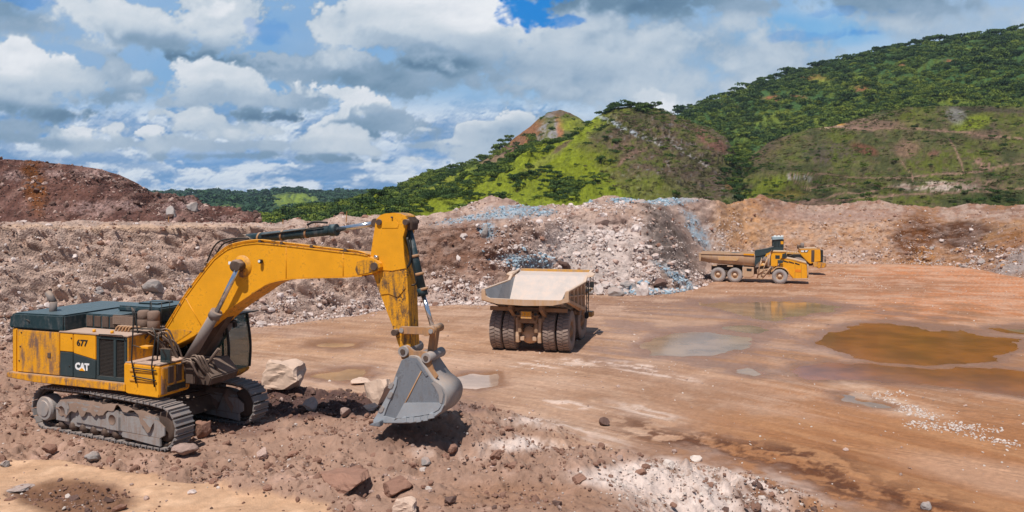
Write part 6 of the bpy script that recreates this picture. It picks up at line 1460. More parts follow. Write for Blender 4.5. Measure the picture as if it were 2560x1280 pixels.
b.box(Q2([(180, 870)], -.7)[0][0], Q2([(250, 870)], -.7)[0][0], -.92, -.50, zb - .1, Q2([(180, 850)], -.7)[0][1], .03); b.part('cylinder_mount', M['grime'], X)

# stick
sw = .30
spoly = Q2([(1190, 130), (1198, 100), (1215, 82), (1240, 73), (1290, 68), (1325, 72), (1352, 84), (1362, 110), (1338, 200), (1345, 300), (1358, 400), (1366, 520), (1372, 690), (1378, 800), (1352, 812), (1325, 800), (1312, 770), (1280, 672), (1245, 580), (1215, 500), (1190, 430), (1172, 385), (1166, 290), (1178, 210)], -sw)
MB().prism(spoly, -sw + .02, sw - .02).part('stick', M['scuffed'], X)
up_ = [p for p in Q2([(1190, 130), (1198, 100), (1215, 82), (1240, 73), (1290, 68), (1325, 72), (1352, 84), (1362, 110), (1338, 200), (1345, 300), (1352, 365), (1280, 378), (1172, 372), (1166, 290), (1178, 210)], -sw)]
MB().prism(up_, -sw, -sw + .019, .004).part('stick_side_plate', M['yellow'], X); MB().prism(up_, sw - .019, sw, .004).part('stick_side_plate', M['yellow'], X)
MB().prism(Q2([(1175, 385), (1345, 385), (1352, 470), (1310, 520), (1262, 500), (1222, 505), (1200, 450)], -sw), -sw - .004, -sw + .018, .003).part('wear_plate', M['scuffed'], X, 'scuffed dark patch below the boom joint')
MB().prism(Q2([(1228, 130), (1245, 112), (1300, 112), (1318, 128), (1312, 150), (1225, 150)], -sw), -sw - .012, -sw - .001, .004).part('stiffener', M['yellow'], X)
for (a_, b_, r_) in ((1213, 118, .085), (1355, 118, .085), (1282, 92, .025)):
    q = Q2([(a_, b_)], -sw)[0]; MB().cyl((q[0], -sw - .06, q[1]), (q[0], sw + .06, q[1]), r_, n=18).part('pin', M['grime'], X)
MB().prism(Q2([(1330, 95), (1375, 90), (1388, 120), (1385, 160), (1345, 165), (1325, 130)], -.2), -.2, .2, .02).part('cylinder_bracket', M['grime'], X)
bc = cylinder((1362, 140), (1443, 492), (1500, 690), 0, .125, .066)
b = MB(); b.tube([(Q2([p], -.2)[0][0], -.2, Q2([p], -.2)[0][1]) for p in ((1190, 300), (1225, 315), (1275, 365), (1330, 378), (1372, 345), (1378, 290), (1360, 200))], .035, 8, 5)
b.tube([(Q2([p], -.12)[0][0], -.12, Q2([p], -.12)[0][1]) for p in ((1372, 170), (1385, 260), (1392, 350), (1410, 440), (1385, 455))], .022, 6, 4); b.part('hydraulic_hoses', M['black'], X)
q = Q2([(1186, 302), (1206, 306)], -.34); MB().cyl((q[0][0], -.34, q[0][1]), (q[1][0], -.34, q[1][1]), .05, n=12).part('hose_fitting', M['chrome'], X)
for (a_, b_) in ((1400, 300), (1425, 395), (1447, 475)): q = Q2([(a_, b_)], 0)[0]; MB().cyl((q[0] - .01, 0, q[1] + .04), (q[0] + .01, 0, q[1] - .04), .142, n=20).part('clamp_band', M['tan'], bc)
# bucket linkage
def link(p, q, y0, y1, r, name='link', mat='tan'):
    A_, C_ = Q2([p, q], y0); d_ = Vector((C_[0] - A_[0], C_[1] - A_[1])).normalized(); n_ = Vector((-d_.y, d_.x)); pts = []
    for k in range(9): t = R(90 + k * 22.5); pts.append((A_[0] + r * (d_.x * math.cos(t) + n_.x * math.sin(t)), A_[1] + r * (d_.y * math.cos(t) + n_.y * math.sin(t))))
    for k in range(9): t = R(-90 + k * 22.5); pts.append((C_[0] + r * (d_.x * math.cos(t) + n_.x * math.sin(t)), C_[1] + r * (d_.y * math.cos(t) + n_.y * math.sin(t))))
    b = MB().prism(pts, y0, y1, .012)
    o = b.part(name, M[mat], X)
    for c in (A_, C_): MB().cyl((c[0], y0 - .035, c[1]), (c[0], y0 - .001, c[1]), r * .62, n=16).part('pin_cap', M['steel_tan'], o)
    return o
link((1332, 695), (1488, 700), -.46, -.36, .105); link((1332, 695), (1488, 700), .36, .46, .105)
link((1500, 690), (1480, 840), -.13, .13, .095, 'power_link')
q = Q2([(1500, 690)], 0)[0]; MB().cyl((q[0], -.48, q[1]), (q[0], .48, q[1]), .12, n=22).part('link_pin', M['tan'], X)
q = Q2([(1332, 695)], 0)[0]; MB().cyl((q[0], -.48, q[1]), (q[0], .48, q[1]), .09, n=18).part('link_pin', M['grime'], X)

# bucket: side plates, curved shell, lip, teeth
BW = .56
Bk = bpy.data.objects.new('bucket', None); COL.objects.link(Bk); Bk.parent = X
side = Q2([(1330, 855), (1300, 930), (1280, 990), (1258, 1035), (1235, 1078), (1205, 1135), (1183, 1172), (1184, 1187), (1290, 1187), (1345, 1187), (1420, 1180), (1500, 1158), (1545, 1118), (1562, 1080), (1565, 1040), (1545, 1000), (1500, 965), (1470, 925), (1440, 880), (1412, 842), (1370, 838)], -BW)
for y0 in (-BW, BW - .05): MB().prism(side, y0, y0 + .05, .01).part('side_plate', M['steel'], Bk)
# shell wraps from the upper front edge round the back to the lip
sh_idx = [20, 19, 18, 17, 16, 15, 14, 13, 12, 11, 10, 9, 8, 7]
sh_p = [side[i] for i in sh_idx]
cxb = sum(p[0] for p in side) / len(side); czb_ = sum(p[1] for p in side) / len(side)
bm = bmesh.new(); ro, ri = [], []
nP = 3; dense = []
for i in range(len(sh_p) - 1):
    for k in range(nP):
        t = k / nP; p0, p1, p2, p3 = [Vector(sh_p[min(max(j, 0), len(sh_p) - 1)]) for j in (i - 1, i, i + 1, i + 2)]
        dense.append(.5 * ((2 * p1) + (-p0 + p2) * t + (2 * p0 - 5 * p1 + 4 * p2 - p3) * t * t + (-p0 + 3 * p1 - 3 * p2 + p3) * t ** 3))
dense.append(Vector(sh_p[-1]))
for p in dense:
    d_ = (p - Vector((cxb, czb_))).normalized()
    ro.append([bm.verts.new((p.x + d_.x * .03, y, p.y + d_.y * .03)) for y in (-BW + .001, BW - .001)]); ri.append([bm.verts.new((p.x - d_.x * .04, y, p.y - d_.y * .04)) for y in (-BW + .001, BW - .001)])
for i in range(len(dense) - 1):
    for a_, f_ in ((ro, 1), (ri, 0)):
        f = bm.faces.new((a_[i][0], a_[i][1], a_[i + 1][1], a_[i + 1][0])); f.smooth = True
    for s_ in (0, 1): bm.faces.new((ro[i][s_], ri[i][s_], ri[i + 1][s_], ro[i + 1][s_]))
bmesh.ops.recalc_face_normals(bm, faces=bm.faces); b = MB(); b._take(bm); b.part('shell', M['steel_tan'], Bk)
# wear strips on the side plate
def bp(pts, th, name, mat, l=-BW): return MB().prism(Q2(pts, l), l - th, l - .001, .006).part(name, M[mat], Bk)
bp([(1302, 1165), (1345, 1085), (1352, 1080), (1530, 1080), (1548, 1092), (1530, 1118), (1490, 1140), (1420, 1152), (1330, 1162)], .03, 'wear_plate', 'steel_bright')
bp([(1283, 1186), (1312, 1165), (1330, 1164), (1420, 1156), (1492, 1144), (1535, 1120), (1552, 1090), (1562, 1092), (1545, 1128), (1502, 1160), (1420, 1180), (1345, 1187)], .05, 'edge_plate', 'steel_bright')
MB().tube([(Q2([p], -BW)[0][0], -BW - .008, Q2([p], -BW)[0][1]) for p in ((1438, 912), (1355, 1075), (1300, 1180))], .020, 5, 1).part('weld_seam', M['tan'], Bk)
bp([(1490, 975), (1500, 970), (1545, 1000), (1556, 1040), (1548, 1085), (1535, 1085), (1530, 1040), (1510, 1000)], .02, 'wear_plate', 'steel_tan')
bp([(1410, 865), (1425, 860), (1475, 935), (1462, 942)], .025, 'wear_strip', 'steel')
for k, (a_, b_) in enumerate(((1350, 1172), (1388, 1172), (1426, 1170), (1462, 1163), (1496, 1150))):
    bp([(a_ - 12, b_ - 14), (a_ + 12, b_ - 17), (a_ + 14, b_ + 10), (a_ - 10, b_ + 14)], .07, 'wear_block', 'steel_bright')
# side cutters with their hooked lugs and the cutting lip
bp([(1302, 940), (1283, 992), (1258, 1040), (1236, 1080), (1206, 1137), (1183, 1172), (1184, 1187), (1290, 1187), (1300, 1165), (1240, 1150), (1262, 1090), (1290, 1030), (1306, 990), (1312, 950)], .035, 'side_cutter', 'steel_bright')
for (a_, b_) in ((1283, 985), (1278, 1035), (1232, 1112)):
    for l in (-BW, BW): MB().prism(Q2([(a_ - 22, b_ + 14), (a_ - 12, b_ - 4), (a_ + 2, b_ - 16), (a_ + 12, b_ - 6), (a_ + 4, b_ + 16), (a_ - 8, b_ + 22)], -BW), l - .06 if l < 0 else l - .02, l + .04, .01).part('side_lug', M['steel_tan'], Bk)
lipo = Q2([(1183, 1168), (1180, 1190), (1290, 1192), (1290, 1176)], -BW)
MB().prism(lipo, -BW - .02, BW + .02, .02).part('cutting_lip', M['steel'], Bk)
q = Q2([(1183, 1180)], -BW)[0]; th = MB().prism([(q[0] + .02, q[1] + .09), (q[0] - .30, q[1] - .02), (q[0] - .32, q[1] - .05), (q[0] + .02, q[1] - .07)], -.11, .11, .02).mesh('tooth', M['steel'])
for k in range(5): shared('tooth', th, Bk, (.32, -.72 + .36 * k, -.0))
# ears that hold the pins
for y in (-.44, .36):
    MB().prism(Q2([(1322, 808), (1326, 786), (1344, 776), (1364, 782), (1400, 806), (1440, 806), (1470, 812), (1490, 836), (1486, 862), (1500, 905), (1525, 940), (1505, 968), (1440, 890), (1370, 850), (1330, 850)], y), y, y + .08, .015).part('bucket_ear', M['tan'], Bk)
for (a_, b_, r_) in ((1345, 806, .15), (1467, 840, .14)):
    q = Q2([(a_, b_)], -.44)[0]; MB().cyl((q[0], -.52, q[1]), (q[0], .50, q[1]), r_, n=24).part('bucket_pin', M['steel_tan'], Bk); MB().cyl((q[0], -.545, q[1]), (q[0], -.521, q[1]), r_ * .5, n=16).part('pin_cap', M['grime'], Bk)
# ------------------------------------------------------------------ wheels
def tyre_meshes(key, Rr, w, rim, mat, rimmat, lugs=30, n=48, hubd=.1):
    prof = [(rim, -w / 2 + .06), (rim + .04, -w / 2 + .01), (rim + (Rr - rim) * .45, -w / 2 - .015), (Rr * .90, -w / 2), (Rr * .955, -w / 2 + .05), (Rr * .965, -w / 2 + .10), (Rr * .965, w / 2 - .10), (Rr * .955, w / 2 - .05), (Rr * .90, w / 2), (rim + (Rr - rim) * .45, w / 2 + .015), (rim + .04, w / 2 - .01), (rim, w / 2 - .06)]
    t = MB().lathe(prof, 0, 0, 0, n); me_t = t.mesh('tyre', mat)
    b = MB(); bm = bmesh.new()
    for i in range(lugs):
        for s in (-1, 1):
            a0 = 6.28319 * (i + (.5 if s > 0 else 0)) / lugs; hw = .34 * 6.283 / lugs; sk = .22 * 6.283 / lugs
            vs = []
            for rr in (Rr * .955, Rr):
                for (yy, da) in ((s * w * .03, -hw + sk), (s * w * .03, hw + sk), (s * (w / 2 - .03), hw - sk), (s * (w / 2 - .03), -hw - sk)):
                    vs.append(bm.verts.new((rr * math.cos(a0 + da), yy, rr * math.sin(a0 + da))))
            for q in ((4, 5, 6, 7), (0, 1, 5, 4), (1, 2, 6, 5), (2, 3, 7, 6), (3, 0, 4, 7)): bm.faces.new([vs[k] for k in q])
    bmesh.ops.recalc_face_normals(bm, faces=bm.faces); b._take(bm); me_l = b.mesh('tread_lugs', mat)
    r = MB().lathe([(rim + .01, -w / 2 + .05), (rim - .03, -w / 2 + .04), (rim - .06, -w / 2 + hubd + .10), (rim * .62, -w / 2 + hubd + .12), (rim * .58, -w / 2 + hubd), (rim * .34, -w / 2 + hubd - .03), (rim * .30, -w / 2 + hubd - .10), (0, -w / 2 + hubd - .10)], 0, 0, 0, 32)
    for k in range(10): a0 = .6283 * k; r.cyl((rim * .72 * math.cos(a0), -w / 2 + hubd + .05, rim * .72 * math.sin(a0)), (rim * .72 * math.cos(a0), -w / 2 + hubd + .13, rim * .72 * math.sin(a0)), .03, n=6)
    r.lathe([(rim, w / 2 - .05), (rim * .6, w / 2 - .25), (0, w / 2 - .25)], 0, 0, 0, 24)
    me_r = r.mesh('rim', rimmat)
    def make(parent, x, y, z, flip=False, steer=0.0):
        e = bpy.data.objects.new('wheel', None); COL.objects.link(e); e.parent = parent; e.location = (x, y, z)
        e.rotation_euler = (0, 0, (math.pi if flip else 0) + steer)
        a = shared('tyre', me_t, e); shared('rim', me_r, e); shared('tread', me_l, e, rot=(0, .1 * x, 0)); return e
    return make

# ------------------------------------------------------------------ rigid dump truck seen from behind
T_ = Fr((1.28, 49.35), 75, 0.0, 'dump_truck', 'big dusty dump truck seen from behind with its empty bed', 'dump truck')
T = T_.root
wheel = tyre_meshes('a', 1.25, .74, .62, M['tyre'], M['beige_dark'], 34)
for y in (2.10, 1.24): wheel(T, 0, y, 1.25, flip=True)
for y in (-1.24, -2.10): wheel(T, 0, y, 1.25)
wheel(T, 4.7, -1.95, 1.25, steer=R(-4)); wheel(T, 4.7, 1.95, 1.25, flip=True, steer=R(-4))
# chassis
MB().box(-1.3, 7.2, .40, .62, 1.25, 1.85, .03).part('frame_rail', M['beige_dark'], T); MB().box(-1.3, 7.2, -.62, -.40, 1.25, 1.85, .03).part('frame_rail', M['beige_dark'], T)
MB().box(-1.45, -1.25, -.60, .60, 1.85, 2.25, .03).part('rear_crossmember', M['beige_dark'], T)
ax = MB().lathe([(0, -1.6), (.34, -1.6), (.36, -.8), (.62, -.5), (.74, -.15), (.74, .15), (.62, .5), (.36, .8), (.34, 1.6), (0, 1.6)], 0, 1.22, 0, 28); ax.part('rear_axle', M['beige'], T)
MB().lathe([(0, 0), (.16, .02), (.46, .12), (.60, .30), (.62, .62)], 0, 0, 0, 28).part('differential_cover', M['beige'], T, 'round tan differential cover').matrix_local = Matrix.Translation((-1.02, 0, 1.12)) @ Matrix.Rotation(R(-90), 4, 'Z')
for s in (-1, 1):
    MB().prism([(-1.15, .62), (-1.20, 1.0), (-1.05, 2.1), (-.7, 2.25), (-.6, 1.1), (-.7, .6)], s * .68 - .11, s * .68 + .11, .03).part('suspension_bracket', M['beige'], T)
    MB().cyl((-.75, s * .80, 1.1), (-.95, s * .86, 2.3), .13, n=16).part('suspension_strut', M['beige_dark'], T)
    MB().box(-1.45, -1.1, s * .50 - .13, s * .50 + .13, 2.0, 2.55, .03).part('body_pivot', M['beige_dark'], T)
    MB().cyl((1.2, s * .95, 1.3), (3.0, s * .95, 2.6), .16, n=16).part('hoist_cylinder', M['beige_dark'], T)
    MB().box(-.05, .05, s * 1.67 - .05, s * 1.67 + .05, 2.3, 3.0, .01).part('rock_ejector', M['beige_dark'], T)
    MB().box(-1.15, -.95, s * .38 - .12, s * .38 + .12, .75, 1.0, .02).part('tow_bracket', M['beige'], T)
np_ = MB().box(-1.72, -1.66, -.33, .33, 2.16, 2.60, .015).part('number_plate', M['yellow_dusty'], T)
text_part('330', .34, M['yellow'], np_, (-1.728, 0.0, 2.43), (R(90), 0, R(-90)), bold=.016, name='number')
for s in (-1, 1): MB().cyl((-1.66, s * .55, 2.42), (-1.58, s * .55, 2.42), .08, n=14).part('tail_lamp', M['black'], T)
MB().box(-1.6, -1.3, -.75, .75, 2.30, 2.36, .01).part('plate_bracket', M['beige_dark'], T)
MB().tube([(-1.2, -.3, 1.6), (-1.35, -.1, 1.75), (-1.3, .2, 1.55), (-1.1, .3, 1.3)], .04, 8).part('brake_hose', M['black'], T)
# bed
sx = [(-2.02, 2.62, 3.30, 3.86), (-.2, 2.60, 2.90, 3.87), (1.5, 2.58, 2.50, 3.87), (3.75, 2.56, 2.12, 3.88)]
def quadface(bm, pts): return bm.faces.new([bm.verts.new(p) for p in pts])
def shell(name, faces, th, mat, label=None, bev=.0):
    """thin plate work: each face list of points given a thickness"""
    bm = bmesh.new()
    for pts in faces: bm.faces.new([bm.verts.new(p) for p in pts])
    bmesh.ops.remove_doubles(bm, verts=bm.verts, dist=.002); bmesh.ops.recalc_face_normals(bm, faces=bm.faces)
    bmesh.ops.solidify(bm, geom=bm.faces[:], thickness=th)
    b = MB(); b._take(bm); return b.part(name, mat, T, label)
fl_z = lambda x: 3.36 - (x + 2.02) * .155 if x < 2.9 else 2.6
FW = 2.12
# floor rising to the tail, and the sloping front wall with its canopy
shell('bed_floor', [[(-2.0, -FW - .15, 3.34), (-2.0, FW + .15, 3.34), (-.9, FW, 2.96), (-.9, -FW, 2.96)], [(-.9, -FW, 2.96), (-.9, FW, 2.96), (1.9, FW, 2.30), (1.9, -FW, 2.30)]], .06, M['bed'], 'scoured pale bed floor')
shell('front_wall', [[(1.9, -FW, 2.30), (1.9, FW, 2.30), (5.0, 2.42, 4.10), (5.0, -2.42, 4.10)]], .06, M['bed'], 'pale sloping front wall of the bed')
shell('canopy', [[(5.0, -2.42, 4.10), (5.0, 2.42, 4.10), (6.65, 2.46, 4.30), (6.65, -2.46, 4.30)], ], .06, M['bed'])
MB().box(6.60, 6.80, -2.46, 2.46, 4.26, 4.46, .03).part('canopy_lip', M['yellow_dusty'], T, 'yellow lip along the canopy')
for s in (-1, 1):
    # inner wall, top rail, sloping outer side with ribs
    shell('side_wall', [[(-2.0, s * (FW + .15), 3.34), (-2.0, s * 2.50, 3.84), (-.9, s * 2.50, 3.84), (-.9, s * FW, 2.96)], [(-.9, s * FW, 2.96), (-.9, s * 2.50, 3.84), (1.9, s * 2.50, 3.84), (1.9, s * FW, 2.30)], [(1.9, s * FW, 2.30), (1.9, s * 2.50, 3.84), (3.9, s * 2.50, 3.86), (3.9, s * 2.33, 3.45)], [(3.9, s * 2.33, 3.45), (3.9, s * 2.50, 3.86), (4.6, s * 2.50, 4.02), (4.9, s * 2.42, 4.06)]], .05, M['bed_grey'], 'grey inner side of the bed')
    b = MB(); b.prism([(-2.04, 3.78), (-2.04, 3.90), (3.85, 3.93), (4.5, 4.22), (6.6, 4.46), (6.6, 4.36), (4.55, 4.10), (3.9, 3.80)], s * 2.48, s * 2.66, .02); b.part('top_rail', M['beige'], T)
    b = MB(); b.prism([(4.35, 4.10), (4.55, 4.26), (5.9, 4.40), (6.3, 4.38), (5.6, 4.22)], s * 2.55, s * 3.0, .02, top=[(4.75, 4.16), (4.80, 4.24), (5.5, 4.32), (5.7, 4.30), (5.4, 4.22)]); b.part('canopy_wing', M['beige'], T)
    b = MB(); b.prism([(-2.03, 3.24), (-2.03, 3.80), (3.9, 3.82), (4.6, 4.05), (4.6, 3.3), (3.5, 2.06), (2.0, 2.26)], s * 2.46, s * 2.52, .01); b.part('side_plate', M['beige'], T)
    for (xa, xb) in ((-.55, -.35), (.75, .95), (2.0, 2.2), (3.2, 3.4)):
        zb_ = 3.28 - (xa + 2.03) * .255
        MB().box(xa, xb, min(s * 2.50, s * 2.68), max(s * 2.50, s * 2.68), zb_ + .05, 3.80, .02).part('side_rib', M['beige'], T)
    MB().prism([(-2.03, 3.22), (-2.03, 3.42), (3.55, 2.26), (3.5, 2.04)], s * 2.46, s * 2.69, .02).part('bottom_rail', M['beige'], T)
    MB().prism([(-2.0, 3.52), (-2.0, 3.62), (3.6, 3.12), (3.6, 3.02)], s * 2.50, s * 2.64, .01).part('side_rib', M['beige'], T)
# tail edge: a wide shallow trough with upturned corners
tail = [(-2.66, 3.86), (-2.66, 3.28), (-1.7, 3.04), (0, 2.98), (1.7, 3.04), (2.66, 3.28), (2.66, 3.86), (2.44, 3.84), (2.40, 3.50), (2.16, 3.36), (0, 3.33), (-2.16, 3.36), (-2.40, 3.50), (-2.44, 3.84)]
b = MB(); bm = bmesh.new(); A_ = [bm.verts.new((-2.12, y, z)) for y, z in tail]; B_ = [bm.verts.new((-1.92, y, z)) for y, z in tail]; n = len(tail); h_ = n // 2
for L_, fl_ in ((A_, 0), (B_, 1)):
    for i in range(6): bm.faces.new((L_[i], L_[i + 1], L_[n - 2 - i], L_[n - 1 - i]))
for i in range(n): bm.faces.new((A_[i], B_[i], B_[(i + 1) % n], A_[(i + 1) % n]))
bmesh.ops.recalc_face_normals(bm, faces=bm.faces); b._take(bm); b.part('tail_edge', M['beige'], T, 'bowed tan tail edge of the bed')
# under-floor: longitudinal and cross beams
b = MB()
for s in (-1, 1): b.prism([(-1.9, 2.70), (-1.9, 3.02), (3.4, 2.12), (3.4, 1.85), (-.5, 1.95)], s * .95 - .12, s * .95 + .12, .02)
for x_ in (-1.1, .2, 1.6, 3.0): b.box(x_ - .1, x_ + .1, -2.4, 2.4, 2.86 - (x_ + 1.9) * .17 - .2, 2.90 - (x_ + 1.9) * .17, .02)
b.part('floor_beams', M['beige_dark'], T)
# front end beyond the bed: engine deck, cab, radiator, ladders
MB().box(4.6, 7.9, -1.2, 1.2, 1.6, 3.0, .06).part('engine_deck', M['yellow_dusty'], T)
MB().box(7.85, 8.0, -1.0, 1.0, 1.3, 2.9, .04).part('radiator', M['black'], T)
MB().box(7.4, 8.2, -2.5, 2.5, 1.1, 1.45, .04).part('bumper', M['yellow_dusty'], T)
MB().box(5.0, 8.0, -2.45, 2.45, 2.95, 3.08, .03).part('front_deck', M['yellow_dusty'], T)
cabt = MB().box(5.4, 7.3, .9, 2.4, 3.08, 4.05, .08).part('cab', M['yellow_dusty'], T); MB().box(5.6, 7.1, 2.38, 2.42, 3.45, 3.95, .02).part('window', M['glassd'], cabt)
b = MB()
for (xa, ya) in ((4.35, -2.62), (4.75, -2.66)): b.tube([(xa, ya, 1.5), (xa, ya, 3.9)], .03, 6, 1)
for k in range(6): b.tube([(4.35, -2.62, 1.7 + .36 * k), (4.75, -2.66, 1.7 + .36 * k)], .022, 6, 1)
b.tube([(4.2, -2.6, 4.0), (4.3, -2.75, 3.5), (4.3, -2.75, 2.6)], .03, 6); b.tube([(5.2, -2.75, 3.1), (5.2, -2.75, 4.1), (6.2, -2.75, 4.1), (6.2, -2.75, 3.1)], .025, 6, 1)
b.part('access_ladder', M['black'], T)
MB().box(4.55, 4.75, -3.05, -2.80, 3.45, 3.85, .03).part('mirror', M['black'], T); MB().box(4.15, 4.4, -2.75, -2.5, 1.45, 1.85, .04).part('work_lamp', M['black'], T)

# ------------------------------------------------------------------ articulated truck
LA = (math.sin(R(20)), math.cos(R(20)))
A_T = Fr((30.15 + 1.5 * LA[0], 90 + 1.5 * LA[1]), -20, 0.0, 'articulated_truck', 'yellow six wheeled articulated truck facing right beside the rubble slope', 'dump truck')
A = A_T.root
def Q4(pts, l=-1.5): return [A_T.pl(1720 + x * .14844, 570 + y * .14844, l) for x, y in pts]
wheel2 = tyre_meshes('b', .84, .62, .40, M['tyre_grey'], M['beige'], 24, 36)
fx = Q4([(1545, 830)])[0][0]; r1 = Q4([(505, 765)])[0][0]; r2 = Q4([(787, 785)])[0][0]
for x_ in (fx, r2, r1):
    wheel2(A, x_, -1.25, .84); wheel2(A, x_, 1.25, .84, flip=True)
def side(name, pts, l0, l1, mat, label=None, bev=.03, top=None, parent=None): return MB().prism(Q4(pts), l0, l1, bev, top).part(name, mat, parent or A, label)
# dump body as a tapering trough with rounded belly
bp_ = Q4([(190, 428), (1112, 462), (1112, 560), (1060, 655), (905, 652), (560, 605), (380, 590), (215, 560), (185, 520)])
cxs = np.linspace(bp_[0][0], Q4([(1130, 470)])[0][0], 12)
ztop_ = Q4([(640, 440)])[0][1]
bm = bmesh.new(); rows = []
for i, xx in enumerate(cxs):
    f = i / 11; zbm = (1 - f) * Q4([(200, 565)])[0][1] + f * Q4([(1060, 655)])[0][1] if True else 0
    zbm = np.interp(f, [0, .2, .45, 1], [Q4([(200, 560)])[0][1], Q4([(400, 595)])[0][1], Q4([(600, 615)])[0][1], Q4([(1060, 655)])[0][1]])
    prof = [(-1.50, ztop_), (-1.50, ztop_ - .35), (-1.42, zbm + .42), (-1.15, zbm + .10), (-.7, zbm), (.7, zbm), (1.15, zbm + .10), (1.42, zbm + .42), (1.50, ztop_ - .35), (1.50, ztop_)]
    rows.append([bm.verts.new((float(xx), y, float(z))) for y, z in prof])
for a_, b_ in zip(rows[:-1], rows[1:]):
    for k in range(9): bm.faces.new((a_[k], a_[k + 1], b_[k + 1], b_[k])).smooth = True
bm.faces.new(rows[0]); bm.faces.new(rows[-1])
bmesh.ops.recalc_face_normals(bm, faces=bm.faces); bmesh.ops.solidify(bm, geom=bm.faces[:], thickness=.05)
b = MB(); b._take(bm); b.part('dump_body', M['yellow_dusty'] if False else M['beige'], A, 'dust-caked dump body with faded yellow paint')
b = MB(); b.prism(Q4([(500, 478), (860, 486), (850, 530), (820, 552), (640, 545), (510, 540)]), -1.52, -1.499, .003); b.part('faded_panel', paint('faded_yellow', (.60, .33, .10), dirt=(.50, .35, .25), amount=.85, gr=.5, grime=(.30, .17, .08), s=3, top=.2), A)
for s in (-1, 1):
    side('top_rail', [(185, 412), (1115, 425), (1115, 462), (190, 440)], s * 1.50 - .09, s * 1.50 + .09, M['beige'])
    side('tail_plate', [(178, 425), (225, 430), (215, 560), (185, 560), (190, 500)], s * 1.50 - .06, s * 1.50 + .06, M['beige'])
b = MB(); b.prism(Q4([(1120, 375), (1210, 365), (1330, 345), (1430, 318), (1428, 350), (1370, 410), (1260, 460), (1130, 480)]), -1.56, -1.5, .01); b.prism(Q4([(1130, 470), (1260, 455), (1300, 470), (1120, 650)]), -1.48, 1.48, .02)
b.part('front_guard', M['green_flat'], A, 'dark rubber guard at the front of the body')
side('front_guard', [(1120, 385), (1210, 372), (1330, 350), (1430, 322), (1425, 335), (1330, 368), (1210, 392), (1120, 405)], -1.5, 1.5, M['black'])
side('rim_strip', [(935, 428), (1118, 434), (1118, 462), (935, 452)], -1.61, -1.595, M['yellow'])
# load: dark rock
xs_ = np.linspace(bp_[0][0] + .5, Q4([(1100, 470)])[0][0], 40); ys_ = np.linspace(-1.38, 1.38, 20); XX, YY = np.meshgrid(xs_, ys_)
f_ = (XX - xs_[0]) / (xs_[-1] - xs_[0]); ZZ = ztop_ - .45 + .62 * np.exp(-((f_ - .62) / .26) ** 2 - (YY / 1.1) ** 2) + .10 * fbm(XX * 2, YY * 2, 4, 88) + .08 * billow(XX * 3, YY * 3, 3, 89)
me = grid_mesh('rock_load', np.stack([XX, YY, ZZ], -1), smooth=False); m_ = paint('dark_load', (.10, .095, .09), dirt=(.17, .15, .14), amount=.5, rough=.95, top=.3, dust=(.15, .14, .135)); me.materials.append(m_); lo_ = shared('rock_load', me, None); lo_.matrix_world = Matrix.Translation((A_T.C[0], A_T.C[1], 0)) @ Matrix.Rotation(R(-20), 4, 'Z'); setp(lo_, 'heap of dark broken rock carried in the articulated truck', 'rock load')
# chassis
side('rear_frame', [(380, 640), (900, 640), (900, 760), (380, 720)], -.55, .55, M['grime'], bev=.02)
side('mudguard', [(410, 622), (485, 622), (485, 640), (410, 640)], -1.5, -.9, M['beige'], bev=.005); side('mudguard', [(660, 632), (755, 632), (755, 655), (660, 650)], -1.5, -.9, M['beige'], bev=.005)
side('bogie_beam', [(480, 720), (800, 730), (800, 800), (480, 790)], -.9, .9, M['grime'], bev=.03)
# hitch and tank between the halves
side('fuel_tank', [(915, 655), (1110, 665), (1105, 810), (1060, 835), (930, 830), (915, 800)], -1.45, -.7, M['beige'], bev=.05); side('tank_recess', [(985, 680), (1075, 685), (1070, 730), (990, 725)], -1.47, -1.452, M['black'], bev=.002)
side('fuel_tank', [(915, 655), (1110, 665), (1105, 810), (1060, 835), (930, 830), (915, 800)], .7, 1.45, M['beige'], bev=.05)
side('hitch', [(1100, 690), (1330, 640), (1400, 700), (1380, 800), (1120, 790)], -.5, .5, M['beige_dark'], bev=.03)
b = MB()
def stair(p, q, r=.045, y=-1.45): A4, B4 = Q4([p, q]); b.tube([(A4[0], y, A4[1]), (B4[0], y, B4[1])], r, 6, 1)
for (p, q) in (((1160, 850), (1240, 500)), ((1250, 850), (1390, 660)), ((1230, 800), (1330, 520)), ((1290, 640), (1370, 470)), ((1330, 640), (1345, 450)), ((1370, 660), (1380, 430)), ((1160, 780), (1290, 700)), ((1190, 850), (1260, 850)), ((1180, 700), (1240, 560))): stair(p, q)
for k in range(5): stair((1195 + 36 * k, 840 - 50 * k), (1255 + 36 * k, 845 - 50 * k), .035)
b.part('access_steps', M['beige'], A)
side('step_housing', [(1160, 700), (1330, 690), (1385, 655), (1400, 700), (1270, 850), (1170, 850)], -1.35, -1.0, M['beige'], bev=.03)
